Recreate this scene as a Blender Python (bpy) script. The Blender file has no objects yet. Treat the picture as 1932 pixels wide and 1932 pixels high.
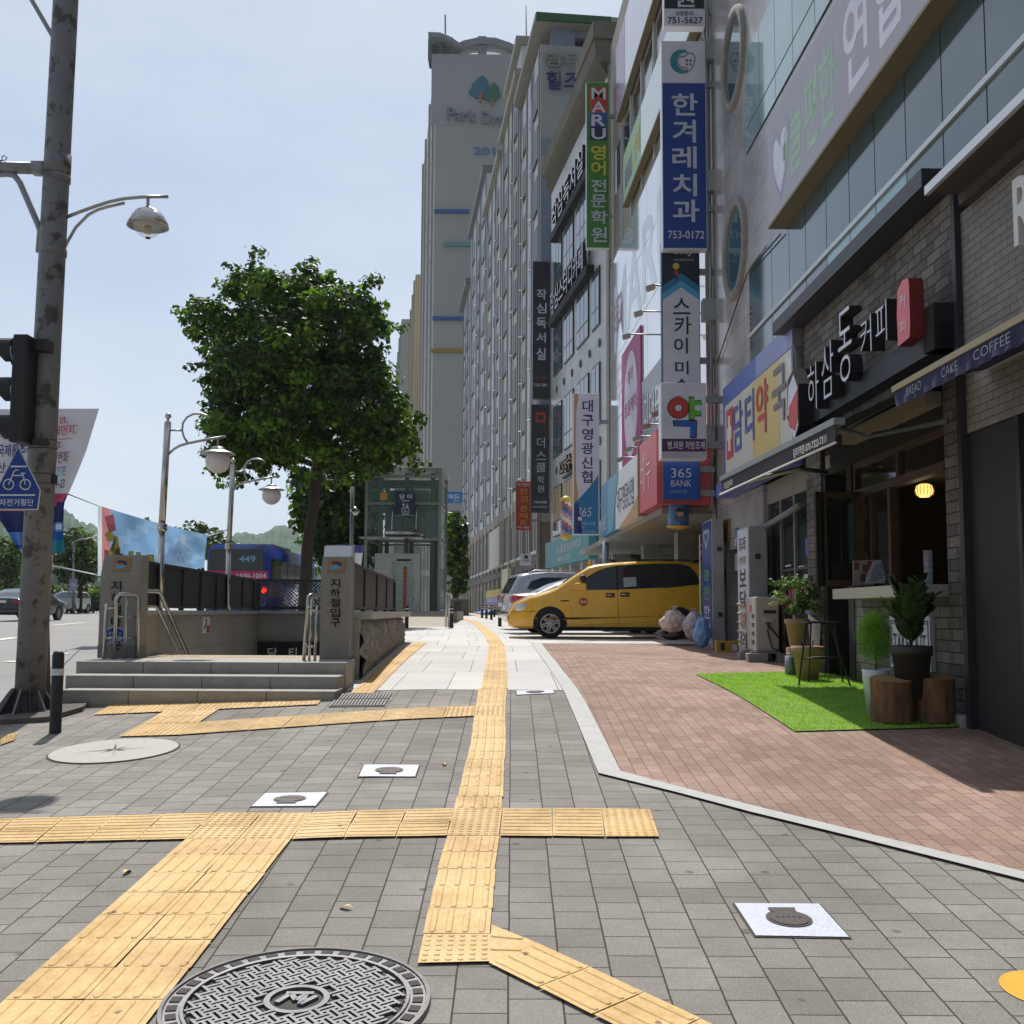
import bpy, bmesh, math, random
from mathutils import Vector as V, Matrix
R = math.radians
random.seed(7)
sc = bpy.context.scene
col = sc.collection

# ------------------------------------------------------------------ camera
FL = 2085.0            # focal length in units of a 1932 wide picture
EYE = 1.75
cam = bpy.data.cameras.new('Camera'); cam.sensor_width = 36.0; cam.lens = 36.0 * FL / 1932.0
cam.clip_start = 0.05; cam.clip_end = 5000
co = bpy.data.objects.new('Camera', cam); col.objects.link(co)
CR = Matrix.Rotation(R(90 + 5.18), 3, 'X') @ Matrix.Rotation(R(0.3), 3, 'Z')
co.matrix_world = Matrix.Translation((0, 0, EYE)) @ CR.to_4x4()
sc.camera = co
# ------------------------------------------------------------------ light
SUN_EL, SUN_AZ = 54.0, -9.0          # azimuth measured from +Y towards +X
w = bpy.data.worlds.new('World'); sc.world = w; w.use_nodes = True
nt = w.node_tree; bg = nt.nodes['Background']
sky = nt.nodes.new('ShaderNodeTexSky'); sky.sky_type = 'NISHITA'; sky.sun_disc = False
sky.sun_elevation = R(SUN_EL); sky.sun_rotation = R(SUN_AZ % 360)
sky.air_density = 1.0; sky.dust_density = .5; sky.ozone_density = 2.0; sky.altitude = 50
# thin bright summer haze with faint cloud veils over the clear sky
tcw = nt.nodes.new('ShaderNodeTexCoord'); cn = nt.nodes.new('ShaderNodeTexNoise'); cn.inputs['Scale'].default_value = 2.2; cn.inputs['Detail'].default_value = 6; cn.inputs['Roughness'].default_value = .55
mpw = nt.nodes.new('ShaderNodeMapping'); mpw.inputs['Scale'].default_value = (1, 1, 2.6); nt.links.new(tcw.outputs['Generated'], mpw.inputs[0]); nt.links.new(mpw.outputs[0], cn.inputs['Vector'])
cr_ = nt.nodes.new('ShaderNodeValToRGB'); e_ = cr_.color_ramp.elements; e_[0].position = .40; e_[1].position = .66; e_[0].color = (2.75, 3.15, 3.8, 1); e_[1].color = (3.55, 3.75, 4.1, 1); nt.links.new(cn.outputs['Fac'], cr_.inputs[0])
mxw = nt.nodes.new('ShaderNodeMix'); mxw.data_type = 'RGBA'; mxw.inputs[0].default_value = .84
dt_ = nt.nodes.new('ShaderNodeVectorMath'); dt_.operation = 'DOT_PRODUCT'; nt.links.new(tcw.outputs['Generated'], dt_.inputs[0])
dt_.inputs[1].default_value = (math.sin(R(SUN_AZ)) * .9, math.cos(R(SUN_AZ)) * .9, .44)
mr_ = nt.nodes.new('ShaderNodeMapRange'); mr_.interpolation_type = 'SMOOTHSTEP'; mr_.inputs[1].default_value = -.6; mr_.inputs[2].default_value = .75; mr_.inputs[3].default_value = .36; mr_.inputs[4].default_value = 1.0
nt.links.new(dt_.outputs['Value'], mr_.inputs[0])
hz_ = nt.nodes.new('ShaderNodeVectorMath'); hz_.operation = 'SCALE'; nt.links.new(cr_.outputs[0], hz_.inputs[0]); nt.links.new(mr_.outputs[0], hz_.inputs['Scale'])
nt.links.new(sky.outputs[0], mxw.inputs[6]); nt.links.new(hz_.outputs[0], mxw.inputs[7])
nt.links.new(mxw.outputs[2], bg.inputs[0]); bg.inputs[1].default_value = 0.15
sl = bpy.data.lights.new('Sun', 'SUN'); sl.energy = 3.6; sl.angle = R(0.6); sl.color = (1.0, 0.96, 0.90)
so = bpy.data.objects.new('Sun', sl); col.objects.link(so)
sd = V((math.sin(R(SUN_AZ)) * math.cos(R(SUN_EL)), math.cos(R(SUN_AZ)) * math.cos(R(SUN_EL)), math.sin(R(SUN_EL))))
so.rotation_euler = sd.to_track_quat('Z', 'Y').to_euler(); so.location = (0, 0, 60)
sc.view_settings.view_transform = 'Standard'; sc.view_settings.look = 'None'
sc.view_settings.exposure = 0.35; sc.view_settings.gamma = 1.0
sc.render.engine = 'CYCLES'
try:
    sc.cycles.use_denoising = True; sc.cycles.max_bounces = 6; sc.cycles.transparent_max_bounces = 12
except Exception: pass

# ------------------------------------------------------------------ picture to world
def ray(px, py):
    return CR @ V(((px - 966) / FL, -(py - 966) / FL, -1.0))
def at(px, py, Y):
    d = ray(px, py); return V((0, 0, EYE)) + d * (Y / d.y)
KN = [(-60,-2.5),(-10,-2.25),(0,-1.80),(4.5,-1.44),(6.3,-1.285),(9.9,-1.02),(12,-.87),(16.7,-.72),(24.5,-.575),(35,-.5),(50,-.37),(80,-.12),(150,0),(5000,0)]
def lin(y):
    for (a, za), (b, zb) in zip(KN, KN[1:]):
        if y <= b: return za + (zb - za) * (y - a) / (b - a)
    return 0.0
def sm(a, b, x):
    t = min(1, max(0, (x - a) / (b - a))); return t * t * (3 - 2 * t)
def zg(x, y):
    z = sum(lin(y + k * .25) for k in range(-3, 4)) / 7
    return EYE + z - .03 * min(6, max(0, -1 - x)) * (1 - sm(11, 25, y))
def gnd(px, py, off=0):
    d = ray(px, py); lo, hi = 1.0, 400.0
    o = V((0, 0, EYE)); d = d / d.y
    t = 1.0
    while t < 400:
        p = o + d * t
        if p.z < zg(p.x, p.y): break
        t += .1 if t < 30 else .5
    a, b = t - .5, t
    for _ in range(24):
        m = (a + b) / 2; p = o + d * m
        if p.z < zg(p.x, p.y): b = m
        else: a = m
    p = o + d * b; return V((p.x, p.y, p.z + off))
def lerp(a, b, t): return a + (b - a) * t

# ------------------------------------------------------------------ materials
def lin1(c): return c / 12.92 if c <= .04045 else ((c + .055) / 1.055) ** 2.4
def hx(h):
    h = h.lstrip('#'); return tuple(lin1(int(h[i:i + 2], 16) / 255) for i in (0, 2, 4))
MC = {}
class NT:
    def __init__(s, name):
        s.m = bpy.data.materials.new(name); s.m.use_nodes = True; s.t = s.m.node_tree
        s.b = s.t.nodes['Principled BSDF']; s.out = s.t.nodes['Material Output']
    def n(s, k, **kw):
        x = s.t.nodes.new(k)
        for a, v in kw.items(): setattr(x, a, v)
        return x
    def l(s, a, b): s.t.links.new(a, b)
    def pos(s): return s.n('ShaderNodeNewGeometry').outputs['Position']
    def noise(s, sc_, det=3, rough=.55, vec=None):
        x = s.n('ShaderNodeTexNoise'); x.inputs['Scale'].default_value = sc_; x.inputs['Detail'].default_value = det
        x.inputs['Roughness'].default_value = rough; s.l(vec or s.pos(), x.inputs['Vector']); return x.outputs['Fac']
    def ramp(s, fac, a, b, lo=.3, hi=.7):
        r = s.n('ShaderNodeValToRGB'); e = r.color_ramp.elements
        e[0].position = lo; e[1].position = hi; e[0].color = (*a, 1); e[1].color = (*b, 1); s.l(fac, r.inputs[0]); return r.outputs[0]
    def mul(s, c1, c2, f=1.0, mode='MULTIPLY'):
        x = s.n('ShaderNodeMix', data_type='RGBA', blend_type=mode); x.inputs[0].default_value = f
        s.l(c1, x.inputs[6]); s.l(c2, x.inputs[7]); return x.outputs[2]
    def bump(s, h, st, dist=.01, prev=None):
        x = s.n('ShaderNodeBump'); x.inputs['Strength'].default_value = st; x.inputs['Distance'].default_value = dist
        s.l(h, x.inputs['Height'])
        if prev: s.l(prev, x.inputs['Normal'])
        return x.outputs[0]
    def spec(s, v): s.b.inputs['Specular IOR Level'].default_value = v
def mat(name, c, rough=.6, metal=0, var=.12, scale=3, bump=0, bscale=60, spec=.5, coat=0, emit=0, alpha=1):
    if name in MC: return MC[name]
    if isinstance(c, str): c = hx(c)
    k = NT(name); b = k.b
    if var:
        a = tuple(x * (1 - var) for x in c); d = tuple(min(1, x * (1 + var)) for x in c)
        f = k.noise(scale, 5, .65); k.l(k.ramp(f, a, d), b.inputs['Base Color'])
        rr = k.n('ShaderNodeMapRange'); rr.inputs[3].default_value = max(0, rough - .06); rr.inputs[4].default_value = min(1, rough + .08)
        k.l(f, rr.inputs[0]); k.l(rr.outputs[0], b.inputs['Roughness'])
    else:
        b.inputs['Base Color'].default_value = (*c, 1); b.inputs['Roughness'].default_value = rough
    b.inputs['Metallic'].default_value = metal; k.spec(spec)
    if coat: b.inputs['Coat Weight'].default_value = coat; b.inputs['Coat Roughness'].default_value = .05
    if bump: k.l(k.bump(k.noise(bscale, 4), bump), b.inputs['Normal'])
    if emit: b.inputs['Emission Color'].default_value = (*c, 1); b.inputs['Emission Strength'].default_value = emit
    MC[name] = k.m; return k.m
def glassmat(name, c, rough=.06, var=.25, scale=.7, alpha=1.0):
    """window glass seen from the street: dark behind, mirror-like in front"""
    if name in MC: return MC[name]
    if isinstance(c, str): c = hx(c)
    k = NT(name); b = k.b
    f = k.noise(scale, 3); k.l(k.ramp(f, tuple(x * (1 - var) for x in c), tuple(x * (1 + var) for x in c)), b.inputs['Base Color'])
    b.inputs['Roughness'].default_value = rough; k.spec(.8)
    if alpha < 1: b.inputs['Alpha'].default_value = alpha
    k.l(k.bump(k.noise(.8, 1), .03, .05), b.inputs['Normal'])
    MC[name] = k.m; return k.m
def brickmat(name, ax, w_, h_, c1, c2, mortar, ms=.006, off=.5, bump=.5, rough=.8, grain=.15, gscale=90, uv=False, spots=0, big=.12, gb=.25, freq=2, spec=.4, rot=0):
    if name in MC: return MC[name]
    c1, c2, mortar = [hx(c) if isinstance(c, str) else c for c in (c1, c2, mortar)]
    k = NT(name); b = k.b
    if uv: vec = k.n('ShaderNodeTexCoord').outputs['UV']
    else:
        sp = k.n('ShaderNodeSeparateXYZ'); k.l(k.pos(), sp.inputs[0]); cb = k.n('ShaderNodeCombineXYZ')
        k.l(sp.outputs[ax[0]], cb.inputs[0]); k.l(sp.outputs[ax[1]], cb.inputs[1]); vec = cb.outputs[0]
        if rot:
            mp = k.n('ShaderNodeMapping'); mp.inputs['Rotation'].default_value[2] = R(rot); k.l(vec, mp.inputs[0]); vec = mp.outputs[0]
    # slight waviness of the joints
    nz = k.n('ShaderNodeTexNoise'); nz.inputs['Scale'].default_value = 3.0; k.l(vec, nz.inputs['Vector'])
    vm = k.n('ShaderNodeVectorMath', operation='MULTIPLY_ADD'); k.l(nz.outputs['Color'], vm.inputs[0])
    vm.inputs[1].default_value = (ms * 2.0,) * 3; k.l(vec, vm.inputs[2]); vec = vm.outputs[0]
    t = k.n('ShaderNodeTexBrick'); t.offset = off; t.offset_frequency = freq
    k.l(vec, t.inputs['Vector']); t.inputs['Scale'].default_value = 1
    t.inputs['Brick Width'].default_value = w_; t.inputs['Row Height'].default_value = h_
    t.inputs['Mortar Size'].default_value = ms; t.inputs['Mortar Smooth'].default_value = .15; t.inputs['Bias'].default_value = 0
    t.inputs['Color1'].default_value = (*c1, 1); t.inputs['Color2'].default_value = (*c2, 1); t.inputs['Mortar'].default_value = (*mortar, 1)
    c = t.outputs['Color']
    g = k.ramp(k.noise(gscale, 3, .7), (1 - grain,) * 3, (1 + grain,) * 3, .3, .7); c = k.mul(c, g)
    if big: c = k.mul(c, k.ramp(k.noise(.9, 4), (1 - big,) * 3, (1 + big,) * 3, .3, .7))
    if big > .15:
        mp2 = k.noise(.35, 6, .75); c = k.mul(c, k.ramp(mp2, (.80, .78, .76), (1.06, 1.05, 1.04), .38, .6))
    if spots:
        v = k.n('ShaderNodeTexVoronoi'); v.inputs['Scale'].default_value = 3.2; k.l(k.pos(), v.inputs['Vector'])
        c = k.mul(c, k.ramp(v.outputs['Distance'], (1 - spots,) * 3, (1, 1, 1), .05, .09))
    k.l(c, b.inputs['Base Color']); b.inputs['Roughness'].default_value = rough; k.spec(spec)
    inv = k.n('ShaderNodeMath', operation='SUBTRACT'); inv.inputs[0].default_value = 1; k.l(t.outputs['Fac'], inv.inputs[1])
    n1 = k.bump(inv.outputs[0], bump, .006)
    k.l(k.bump(k.noise(gscale, 3, .7), gb, .004, n1), b.inputs['Normal'])
    MC[name] = k.m; return k.m
def leafmat(name, c1, c2, tr=.35, scale=1.2):
    if name in MC: return MC[name]
    c1, c2 = hx(c1) if isinstance(c1, str) else c1, hx(c2) if isinstance(c2, str) else c2
    k = NT(name); b = k.b
    c = k.ramp(k.noise(scale, 4), c1, c2, .35, .65); k.l(c, b.inputs['Base Color']); b.inputs['Roughness'].default_value = .45; k.spec(.35)
    t = k.n('ShaderNodeBsdfTranslucent'); k.l(k.mul(c, k.ramp(k.noise(.1), (1.6, 1.7, .5), (1.6, 1.7, .5))), t.inputs[0])
    mx = k.n('ShaderNodeMixShader'); mx.inputs[0].default_value = tr
    k.l(b.outputs[0], mx.inputs[1]); k.l(t.outputs[0], mx.inputs[2]); k.l(mx.outputs[0], k.out.inputs[0])
    MC[name] = k.m; return k.m
def clearmat(name, c, alpha=.25, rough=.05):
    if name in MC: return MC[name]
    if isinstance(c, str): c = hx(c)
    k = NT(name); b = k.b; b.inputs['Base Color'].default_value = (*c, 1); b.inputs['Roughness'].default_value = rough
    b.inputs['Alpha'].default_value = alpha; k.spec(.7); MC[name] = k.m; return k.m

# ------------------------------------------------------------------ meshes
TC = {}
def textgeo(s, bold=0.0, ext=0.0):
    key = (s, bold, ext)
    if key in TC: return TC[key]
    c = bpy.data.curves.new('lettering', 'FONT'); c.body = s; c.offset = bold; c.extrude = ext; c.resolution_u = 3
    o = bpy.data.objects.new('lettering', c); col.objects.link(o)
    bpy.context.view_layer.update()
    me = bpy.data.meshes.new_from_object(o.evaluated_get(bpy.context.evaluated_depsgraph_get()))
    vs = [v.co.copy() for v in me.vertices]; fs = [tuple(p.vertices) for p in me.polygons]
    bpy.data.objects.remove(o); bpy.data.curves.remove(c); bpy.data.meshes.remove(me)
    x0, x1 = min(v.x for v in vs), max(v.x for v in vs); y0, y1 = min(v.y for v in vs), max(v.y for v in vs)
    TC[key] = ([((v.x - x0) / (x1 - x0), (v.y - y0) / max(1e-6, y1 - y0), v.z) for v in vs], fs, (x1 - x0) / max(1e-6, y1 - y0))
    return TC[key]
class MB:
    def __init__(s): s.v = []; s.f = []; s.mi = []; s.sm = []; s.mats = []; s.uv = None
    def add(s, vs, fs, m, smooth=False):
        if m not in s.mats: s.mats.append(m)
        i = s.mats.index(m); b = len(s.v); s.v += [V(x) for x in vs]
        for f in fs: s.f.append(tuple(b + j for j in f)); s.mi.append(i); s.sm.append(smooth)
        return s
    def obox(s, c, u, v, w, m):
        c, u, v, w = V(c), V(u), V(v), V(w); p = []
        for k in (-1, 1):
            for j in (-1, 1):
                for i in (-1, 1): p.append(c + u * i + v * j + w * k)
        return s.add(p, [(0,2,3,1),(4,5,7,6),(0,1,5,4),(2,6,7,3),(0,4,6,2),(1,3,7,5)], m)
    def box(s, x0, x1, y0, y1, z0, z1, m):
        return s.obox(((x0+x1)/2,(y0+y1)/2,(z0+z1)/2), ((x1-x0)/2,0,0), (0,(y1-y0)/2,0), (0,0,(z1-z0)/2), m)
    def bbox(s, x0, x1, y0, y1, z0, z1, m, r=.01):
        "box with chamfered edges"
        c = [(x0+x1)/2,(y0+y1)/2,(z0+z1)/2]; h = [(x1-x0)/2,(y1-y0)/2,(z1-z0)/2]
        bm = bmesh.new(); bmesh.ops.create_cube(bm, size=2)
        for v in bm.verts: v.co = V((c[0]+v.co.x*h[0], c[1]+v.co.y*h[1], c[2]+v.co.z*h[2]))
        bmesh.ops.bevel(bm, geom=list(bm.edges), offset=r, segments=2, profile=.5, affect='EDGES')
        return s.bm(bm, m)
    def bm(s, bm, m, smooth=False):
        bm.verts.index_update(); s.add([v.co.copy() for v in bm.verts], [tuple(v.index for v in f.verts) for f in bm.faces], m, smooth); bm.free(); return s
    def poly(s, pts, m): return s.add(pts, [tuple(range(len(pts)))], m)
    def prism(s, pts, ext, m, m2=None, cap=True):
        pts = [V(p) for p in pts]; e = V(ext); n = len(pts)
        s.add(pts + [p + e for p in pts], ([tuple(range(n)), tuple(range(2*n-1, n-1, -1))] if cap else []), m)
        return s.add(pts + [p + e for p in pts], [(i, (i+1) % n, n + (i+1) % n, n + i) for i in range(n)], m2 or m)
    def tube(s, pts, r, m, n=8, cap=True):
        pts = [V(p) for p in pts]; rs = r if isinstance(r, (list, tuple)) else [r] * len(pts); vs = []; fs = []
        t0 = (pts[1] - pts[0]).normalized(); a = t0.orthogonal().normalized()
        for i, p in enumerate(pts):
            t = (pts[min(i+1, len(pts)-1)] - pts[max(i-1, 0)]).normalized()
            a = (a - t * a.dot(t)).normalized(); b = t.cross(a)
            for k in range(n): q = 2*math.pi*k/n; vs.append(p + (a*math.cos(q) + b*math.sin(q)) * rs[i])
        for i in range(len(pts)-1):
            for k in range(n): fs.append((i*n+k, i*n+(k+1) % n, (i+1)*n+(k+1) % n, (i+1)*n+k))
        s.add(vs, fs, m, True)
        if cap: s.add(vs[:n], [tuple(range(n))], m); s.add(vs[-n:], [tuple(range(n))], m)
        return s
    def lathe(s, c, prof, m, n=24, smooth=True, axis=None):
        c = V(c); vs = []; fs = []
        ax = (V((1,0,0)), V((0,1,0)), V((0,0,1))) if axis is None else axis
        for r, z in prof:
            for k in range(n): q = 2*math.pi*k/n; vs.append(c + ax[0]*(r*math.cos(q)) + ax[1]*(r*math.sin(q)) + ax[2]*z)
        for i in range(len(prof)-1):
            for k in range(n): fs.append((i*n+k, i*n+(k+1) % n, (i+1)*n+(k+1) % n, (i+1)*n+k))
        return s.add(vs, fs, m, smooth)
    def cyl(s, c, r, h, m, n=20, r2=None):
        r2 = r if r2 is None else r2
        s.lathe(c, [(r, 0), (r2, h)], m, n); s.lathe(c, [(0, 0), (r, 0)], m, n, False); return s.lathe(c, [(r2, h), (0, h)], m, n, False)
    def sphere(s, c, r, m, n=16, sc_=(1,1,1), jit=0):
        c = V(c); vs = []; fs = []; k2 = n // 2
        for i in range(k2 + 1):
            p = math.pi * i / k2
            for k in range(n):
                q = 2*math.pi*k/n; j = 1 + random.uniform(-jit, jit) if 0 < i < k2 else 1
                vs.append(c + V((math.sin(p)*math.cos(q)*sc_[0], math.sin(p)*math.sin(q)*sc_[1], math.cos(p)*sc_[2])) * r * j)
        for i in range(k2):
            for k in range(n): fs.append((i*n+k, i*n+(k+1) % n, (i+1)*n+(k+1) % n, (i+1)*n+k))
        return s.add(vs, fs, m, True)
    def text(s, t, BL, u, v, m, bold=.012, ext=0, slant=0):
        "lettering stretched over the parallelogram BL, BL+u, BL+v"
        bold = min(bold, .017); g, fs, asp = textgeo(t, bold, 0.05 if ext else 0)
        BL, u, v = V(BL), V(u), V(v); n = u.cross(v).normalized()
        return s.add([BL + u*(a + slant*b) + v*b + n*(ext*(z/.05)*.5 if ext else 0) for a, b, z in g], fs, m)
    def build(s, name, parent=None, loc=None, recalc=True):
        me = bpy.data.meshes.new(name)
        if parent is not None: base = V(parent['_w'])
        elif loc is not None: base = V(loc)
        else:
            base = V(((min(v.x for v in s.v)+max(v.x for v in s.v))/2, (min(v.y for v in s.v)+max(v.y for v in s.v))/2, min(v.z for v in s.v)))
        me.from_pydata([tuple(v - base) for v in s.v], [], s.f)
        for m in s.mats: me.materials.append(m)
        me.polygons.foreach_set('material_index', s.mi); me.polygons.foreach_set('use_smooth', s.sm)
        if s.uv:
            ul = me.uv_layers.new(name='UVMap')
            for lp in me.loops: ul.data[lp.index].uv = s.uv[lp.vertex_index]
        if recalc:
            b = bmesh.new(); b.from_mesh(me); bmesh.ops.remove_doubles(b, verts=b.verts, dist=1e-5) if not s.uv else None
            bmesh.ops.recalc_face_normals(b, faces=b.faces); b.to_mesh(me); b.free()
        me.update()
        o = bpy.data.objects.new(name, me); col.objects.link(o); o['_w'] = list(base)
        if parent is not None: o.parent = parent
        else: o.location = base
        return o
def tag(o, label=None, cat=None, group=None, kind=None):
    if label: o['label'] = label
    if cat: o['category'] = cat
    if group: o['group'] = group
    if kind: o['kind'] = kind
    return o
def thing(name, label, cat, loc, group=None):
    o = bpy.data.objects.new(name, None); col.objects.link(o); o.location = V(loc); o['_w'] = list(V(loc)); o.empty_display_size = .2
    return tag(o, label, cat, group)
def struct(o): o['kind'] = 'structure'; return o
def copy_tree(o, loc, parent=None, label=None):
    c = o.copy(); col.objects.link(c)
    if parent is None: c.location = loc
    else: c.parent = parent
    if label: c['label'] = label
    for ch in list(o.children): copy_tree(ch, None, c)
    return c
def plane_hit(px, py, p0, u):
    "the point of the upright plane through p0 along u that the picture shows at px, py"
    n = V((u.y, -u.x, 0)); d = ray(px, py); o = V((0, 0, EYE)); return o + d * ((V(p0) - o).dot(n) / d.dot(n))

# ------------------------------------------------------------------ ground sheets
def drape(mb, poly, off, m, step=.5):
    bm = bmesh.new(); vs = [bm.verts.new((x, y, 0)) for x, y in poly]; bm.faces.new(vs)
    xs = [p[0] for p in poly]; ys = [p[1] for p in poly]
    for ax, lo, hi in ((0, min(xs), max(xs)), (1, min(ys), max(ys))):
        k = math.floor(lo / step) + 1
        while k * step < hi:
            c = [0, 0, 0]; c[ax] = k * step; n = [0, 0, 0]; n[ax] = 1
            bmesh.ops.bisect_plane(bm, geom=bm.verts[:] + bm.edges[:] + bm.faces[:], dist=1e-5, plane_co=c, plane_no=n); k += 1
    bmesh.ops.triangulate(bm, faces=bm.faces[:])
    for v in bm.verts: v.co.z = zg(v.co.x, v.co.y) + off
    return mb.bm(bm, m)
def pxpoly(pts): return [tuple(gnd(x, y).xy) for x, y in pts]
# ------------------------------------------------------------------ paving materials
M = {}
M['paver'] = brickmat('concrete_pavers', (1, 0), .21, .205, '#8f8b84', '#7f7b74', '#38342f', .0042, .42, .5, .85, .26, 110, spots=.5, big=.17, gb=.7)
M['brick'] = brickmat('red_clay_pavers', (1, 0), .2, .1, '#a38a7b', '#917566', '#5f4d44', .0032, .5, .35, .85, .2, 90, spots=.25, big=.17)
M['granite'] = brickmat('pale_granite_slabs', (0, 1), .62, 2.2, '#c3c1bc', '#b6b4b0', '#6d6a66', .006, .3, .3, .7, .1, 150, uv=True, big=.1)
M['curbstone'] = mat('curb_granite', '#b4b3b0', .75, var=.1, scale=9, bump=.2, bscale=180)
M['gstone'] = mat('step_granite', '#9a978f', .75, var=.14, scale=5, bump=.25, bscale=160)
M['gstone2'] = mat('pale_granite', '#aaa79f', .7, var=.08, scale=14, bump=.2, bscale=200)
M['asphalt'] = mat('asphalt', '#8d8b88', .85, var=.12, scale=.6, bump=.5, bscale=180)
M['earth'] = mat('earth', '#5c5f4a', .95, var=.3, scale=.4)
M['white'] = mat('white_paint', '#d8d8d4', .6, var=.06)
M['roadwhite'] = mat('road_paint', '#cfcfca', .7, var=.15, scale=6)
def tactile_material():
    k = NT('yellow_tactile_tile'); b = k.b
    c = k.ramp(k.noise(2.2, 5, .6), hx('#c7a05c'), hx('#dab67a'), .3, .7)
    c = k.mul(c, k.ramp(k.noise(35, 5, .7), (.78,) * 3, (1.08,) * 3, .3, .62)); c = k.mul(c, k.ramp(k.noise(1.1, 5, .7), (.8, .77, .74), (1.03,) * 3, .34, .56))
    v = k.n('ShaderNodeTexVoronoi'); v.inputs['Scale'].default_value = 5.5; k.l(k.pos(), v.inputs['Vector'])
    wn = k.noise(60, 3)
    ad = k.n('ShaderNodeMath', operation='MULTIPLY_ADD'); k.l(wn, ad.inputs[0]); ad.inputs[1].default_value = .09; k.l(v.outputs['Distance'], ad.inputs[2])
    c = k.mul(c, k.ramp(ad.outputs[0], (.34, .3, .28), (1, 1, 1), .115, .13))
    k.l(c, b.inputs['Base Color']); b.inputs['Roughness'].default_value = .62; k.spec(.4)
    k.l(k.bump(k.noise(220, 3), .2, .003), b.inputs['Normal']); return k.m
M['yellow'] = tactile_material()
M['castiron'] = mat('cast_iron', '#6f6e70', .55, .5, var=.25, scale=8, bump=.2, bscale=120)
M['irondirt'] = mat('dirty_iron', '#45403b', .85, .1, var=.3, scale=20)
M['darkiron'] = mat('dark_cast_iron', '#45403c', .6, .5, var=.2, scale=20)
M['bluegranite'] = mat('bluish_granite', '#c3c5d6', .6, var=.18, scale=55, bump=.1)
M['yellowpaint'] = mat('yellow_road_paint', '#e0a520', .6, var=.1, scale=9, bump=.3, bscale=150)

# ------------------------------------------------------------------ ground
PIT = [(-4.56, 14.45), (-2.16, 14.45), (-2.46, 22.0), (-5.0, 22.0)]
def curbx(y):
    K = [(-20,-4.75),(10,-4.95),(14,-5.15),(28,-5.7),(40,-8.0),(60,-10.5),(90,-15),(160,-30),(400,-80)]
    for (a, xa), (b, xb) in zip(K, K[1:]):
        if y <= b: return xa + (xb - xa) * max(0, (y - a)) / (b - a)
    return K[-1][1]
def sheet(xs, ys, zf, m, name, hole=None):
    mb = MB(); n = len(xs); vs = [(x, y, zf(x, y)) for y in ys for x in xs]; fs = []
    for j in range(len(ys) - 1):
        for i in range(n - 1):
            if hole and hole[0] <= xs[i] and xs[i+1] <= hole[1] and hole[2] <= ys[j] and ys[j+1] <= hole[3]: continue
            fs.append((j*n+i, j*n+i+1, (j+1)*n+i+1, (j+1)*n+i))
    mb.add(vs, fs, m); return struct(mb.build(name, loc=(0, 0, 0)))
gx = [-3000,-800,-300,-120,-60,-40,-25,-15,-10,-7,-5.05,-4.8,-4,-3,-2.1,-1,0,2,4,6,10,20,60,300,3000]
gy = [-60,-30,-15,-8,-4,-2,0,1,2,3,4,5,6,7,8,9,10,11,12,13,14.4,16,18,20,22.1,24,27,30,34,38,42,46,50,55,60,70,80,100,120,150,200,300,500,900,1500,3500]
sheet(gx, gy, lambda x, y: zg(x, y) - .3, M['earth'], 'ground', (-5.05, -2.1, 14.4, 22.1))
rx = [-70, -55, -40, -30, -24, -18, -14]
mb = MB(); ys = [-12 + .8 * i for i in range(60)] + [37 + 2 * i for i in range(20)] + [80 + 5 * i for i in range(40)]
vs = []; fs = []
for y in ys:
    cx_ = curbx(y) - .02
    for f in (0, .12, .25, .4, .55, .7, .8, .88, .94, .97, 1): x = -75 + (cx_ + 75) * f; vs.append((x, y, zg(x, y) - .13))
for j in range(len(ys) - 1):
    for i in range(10): fs.append((j*11+i, j*11+i+1, j*11+12+i, j*11+11+i))
mb.add(vs, fs, M['asphalt']); struct(mb.build('road', loc=(0, 0, 0)))
# kerb along the road
mb = MB(); n = 4; vs = []; fs = []; cy = [-12 + .5 * i for i in range(110)] + [43 + 2 * i for i in range(60)]
for y in cy:
    x = curbx(y)
    for dx, dz in ((-.02, -.16), (0, .0), (.16, .004), (.16, -.1)): vs.append((x + dx, y, zg(x, y) + dz + .004))
for j in range(len(cy) - 1):
    for i in range(3): fs.append((j*4+i, j*4+i+1, j*4+5+i, j*4+4+i))
mb.add(vs, fs, M['curbstone']); struct(mb.build('kerb', loc=(0, 0, 0)))
# the grey paving near the camera
rowY = gnd(760, 1302).y
mb = MB()
L = [(curbx(y) + .1, y) for y in (-6, 0, 4, 8, 12.3)]
drape(mb, [L[0], (13, -6), (13, rowY), (-1.9, rowY), (-1.9, 12.3)] + L[:0:-1], 0, M['paver'], .4)
struct(mb.build('pavement', loc=(0, 0, 0)))
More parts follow.
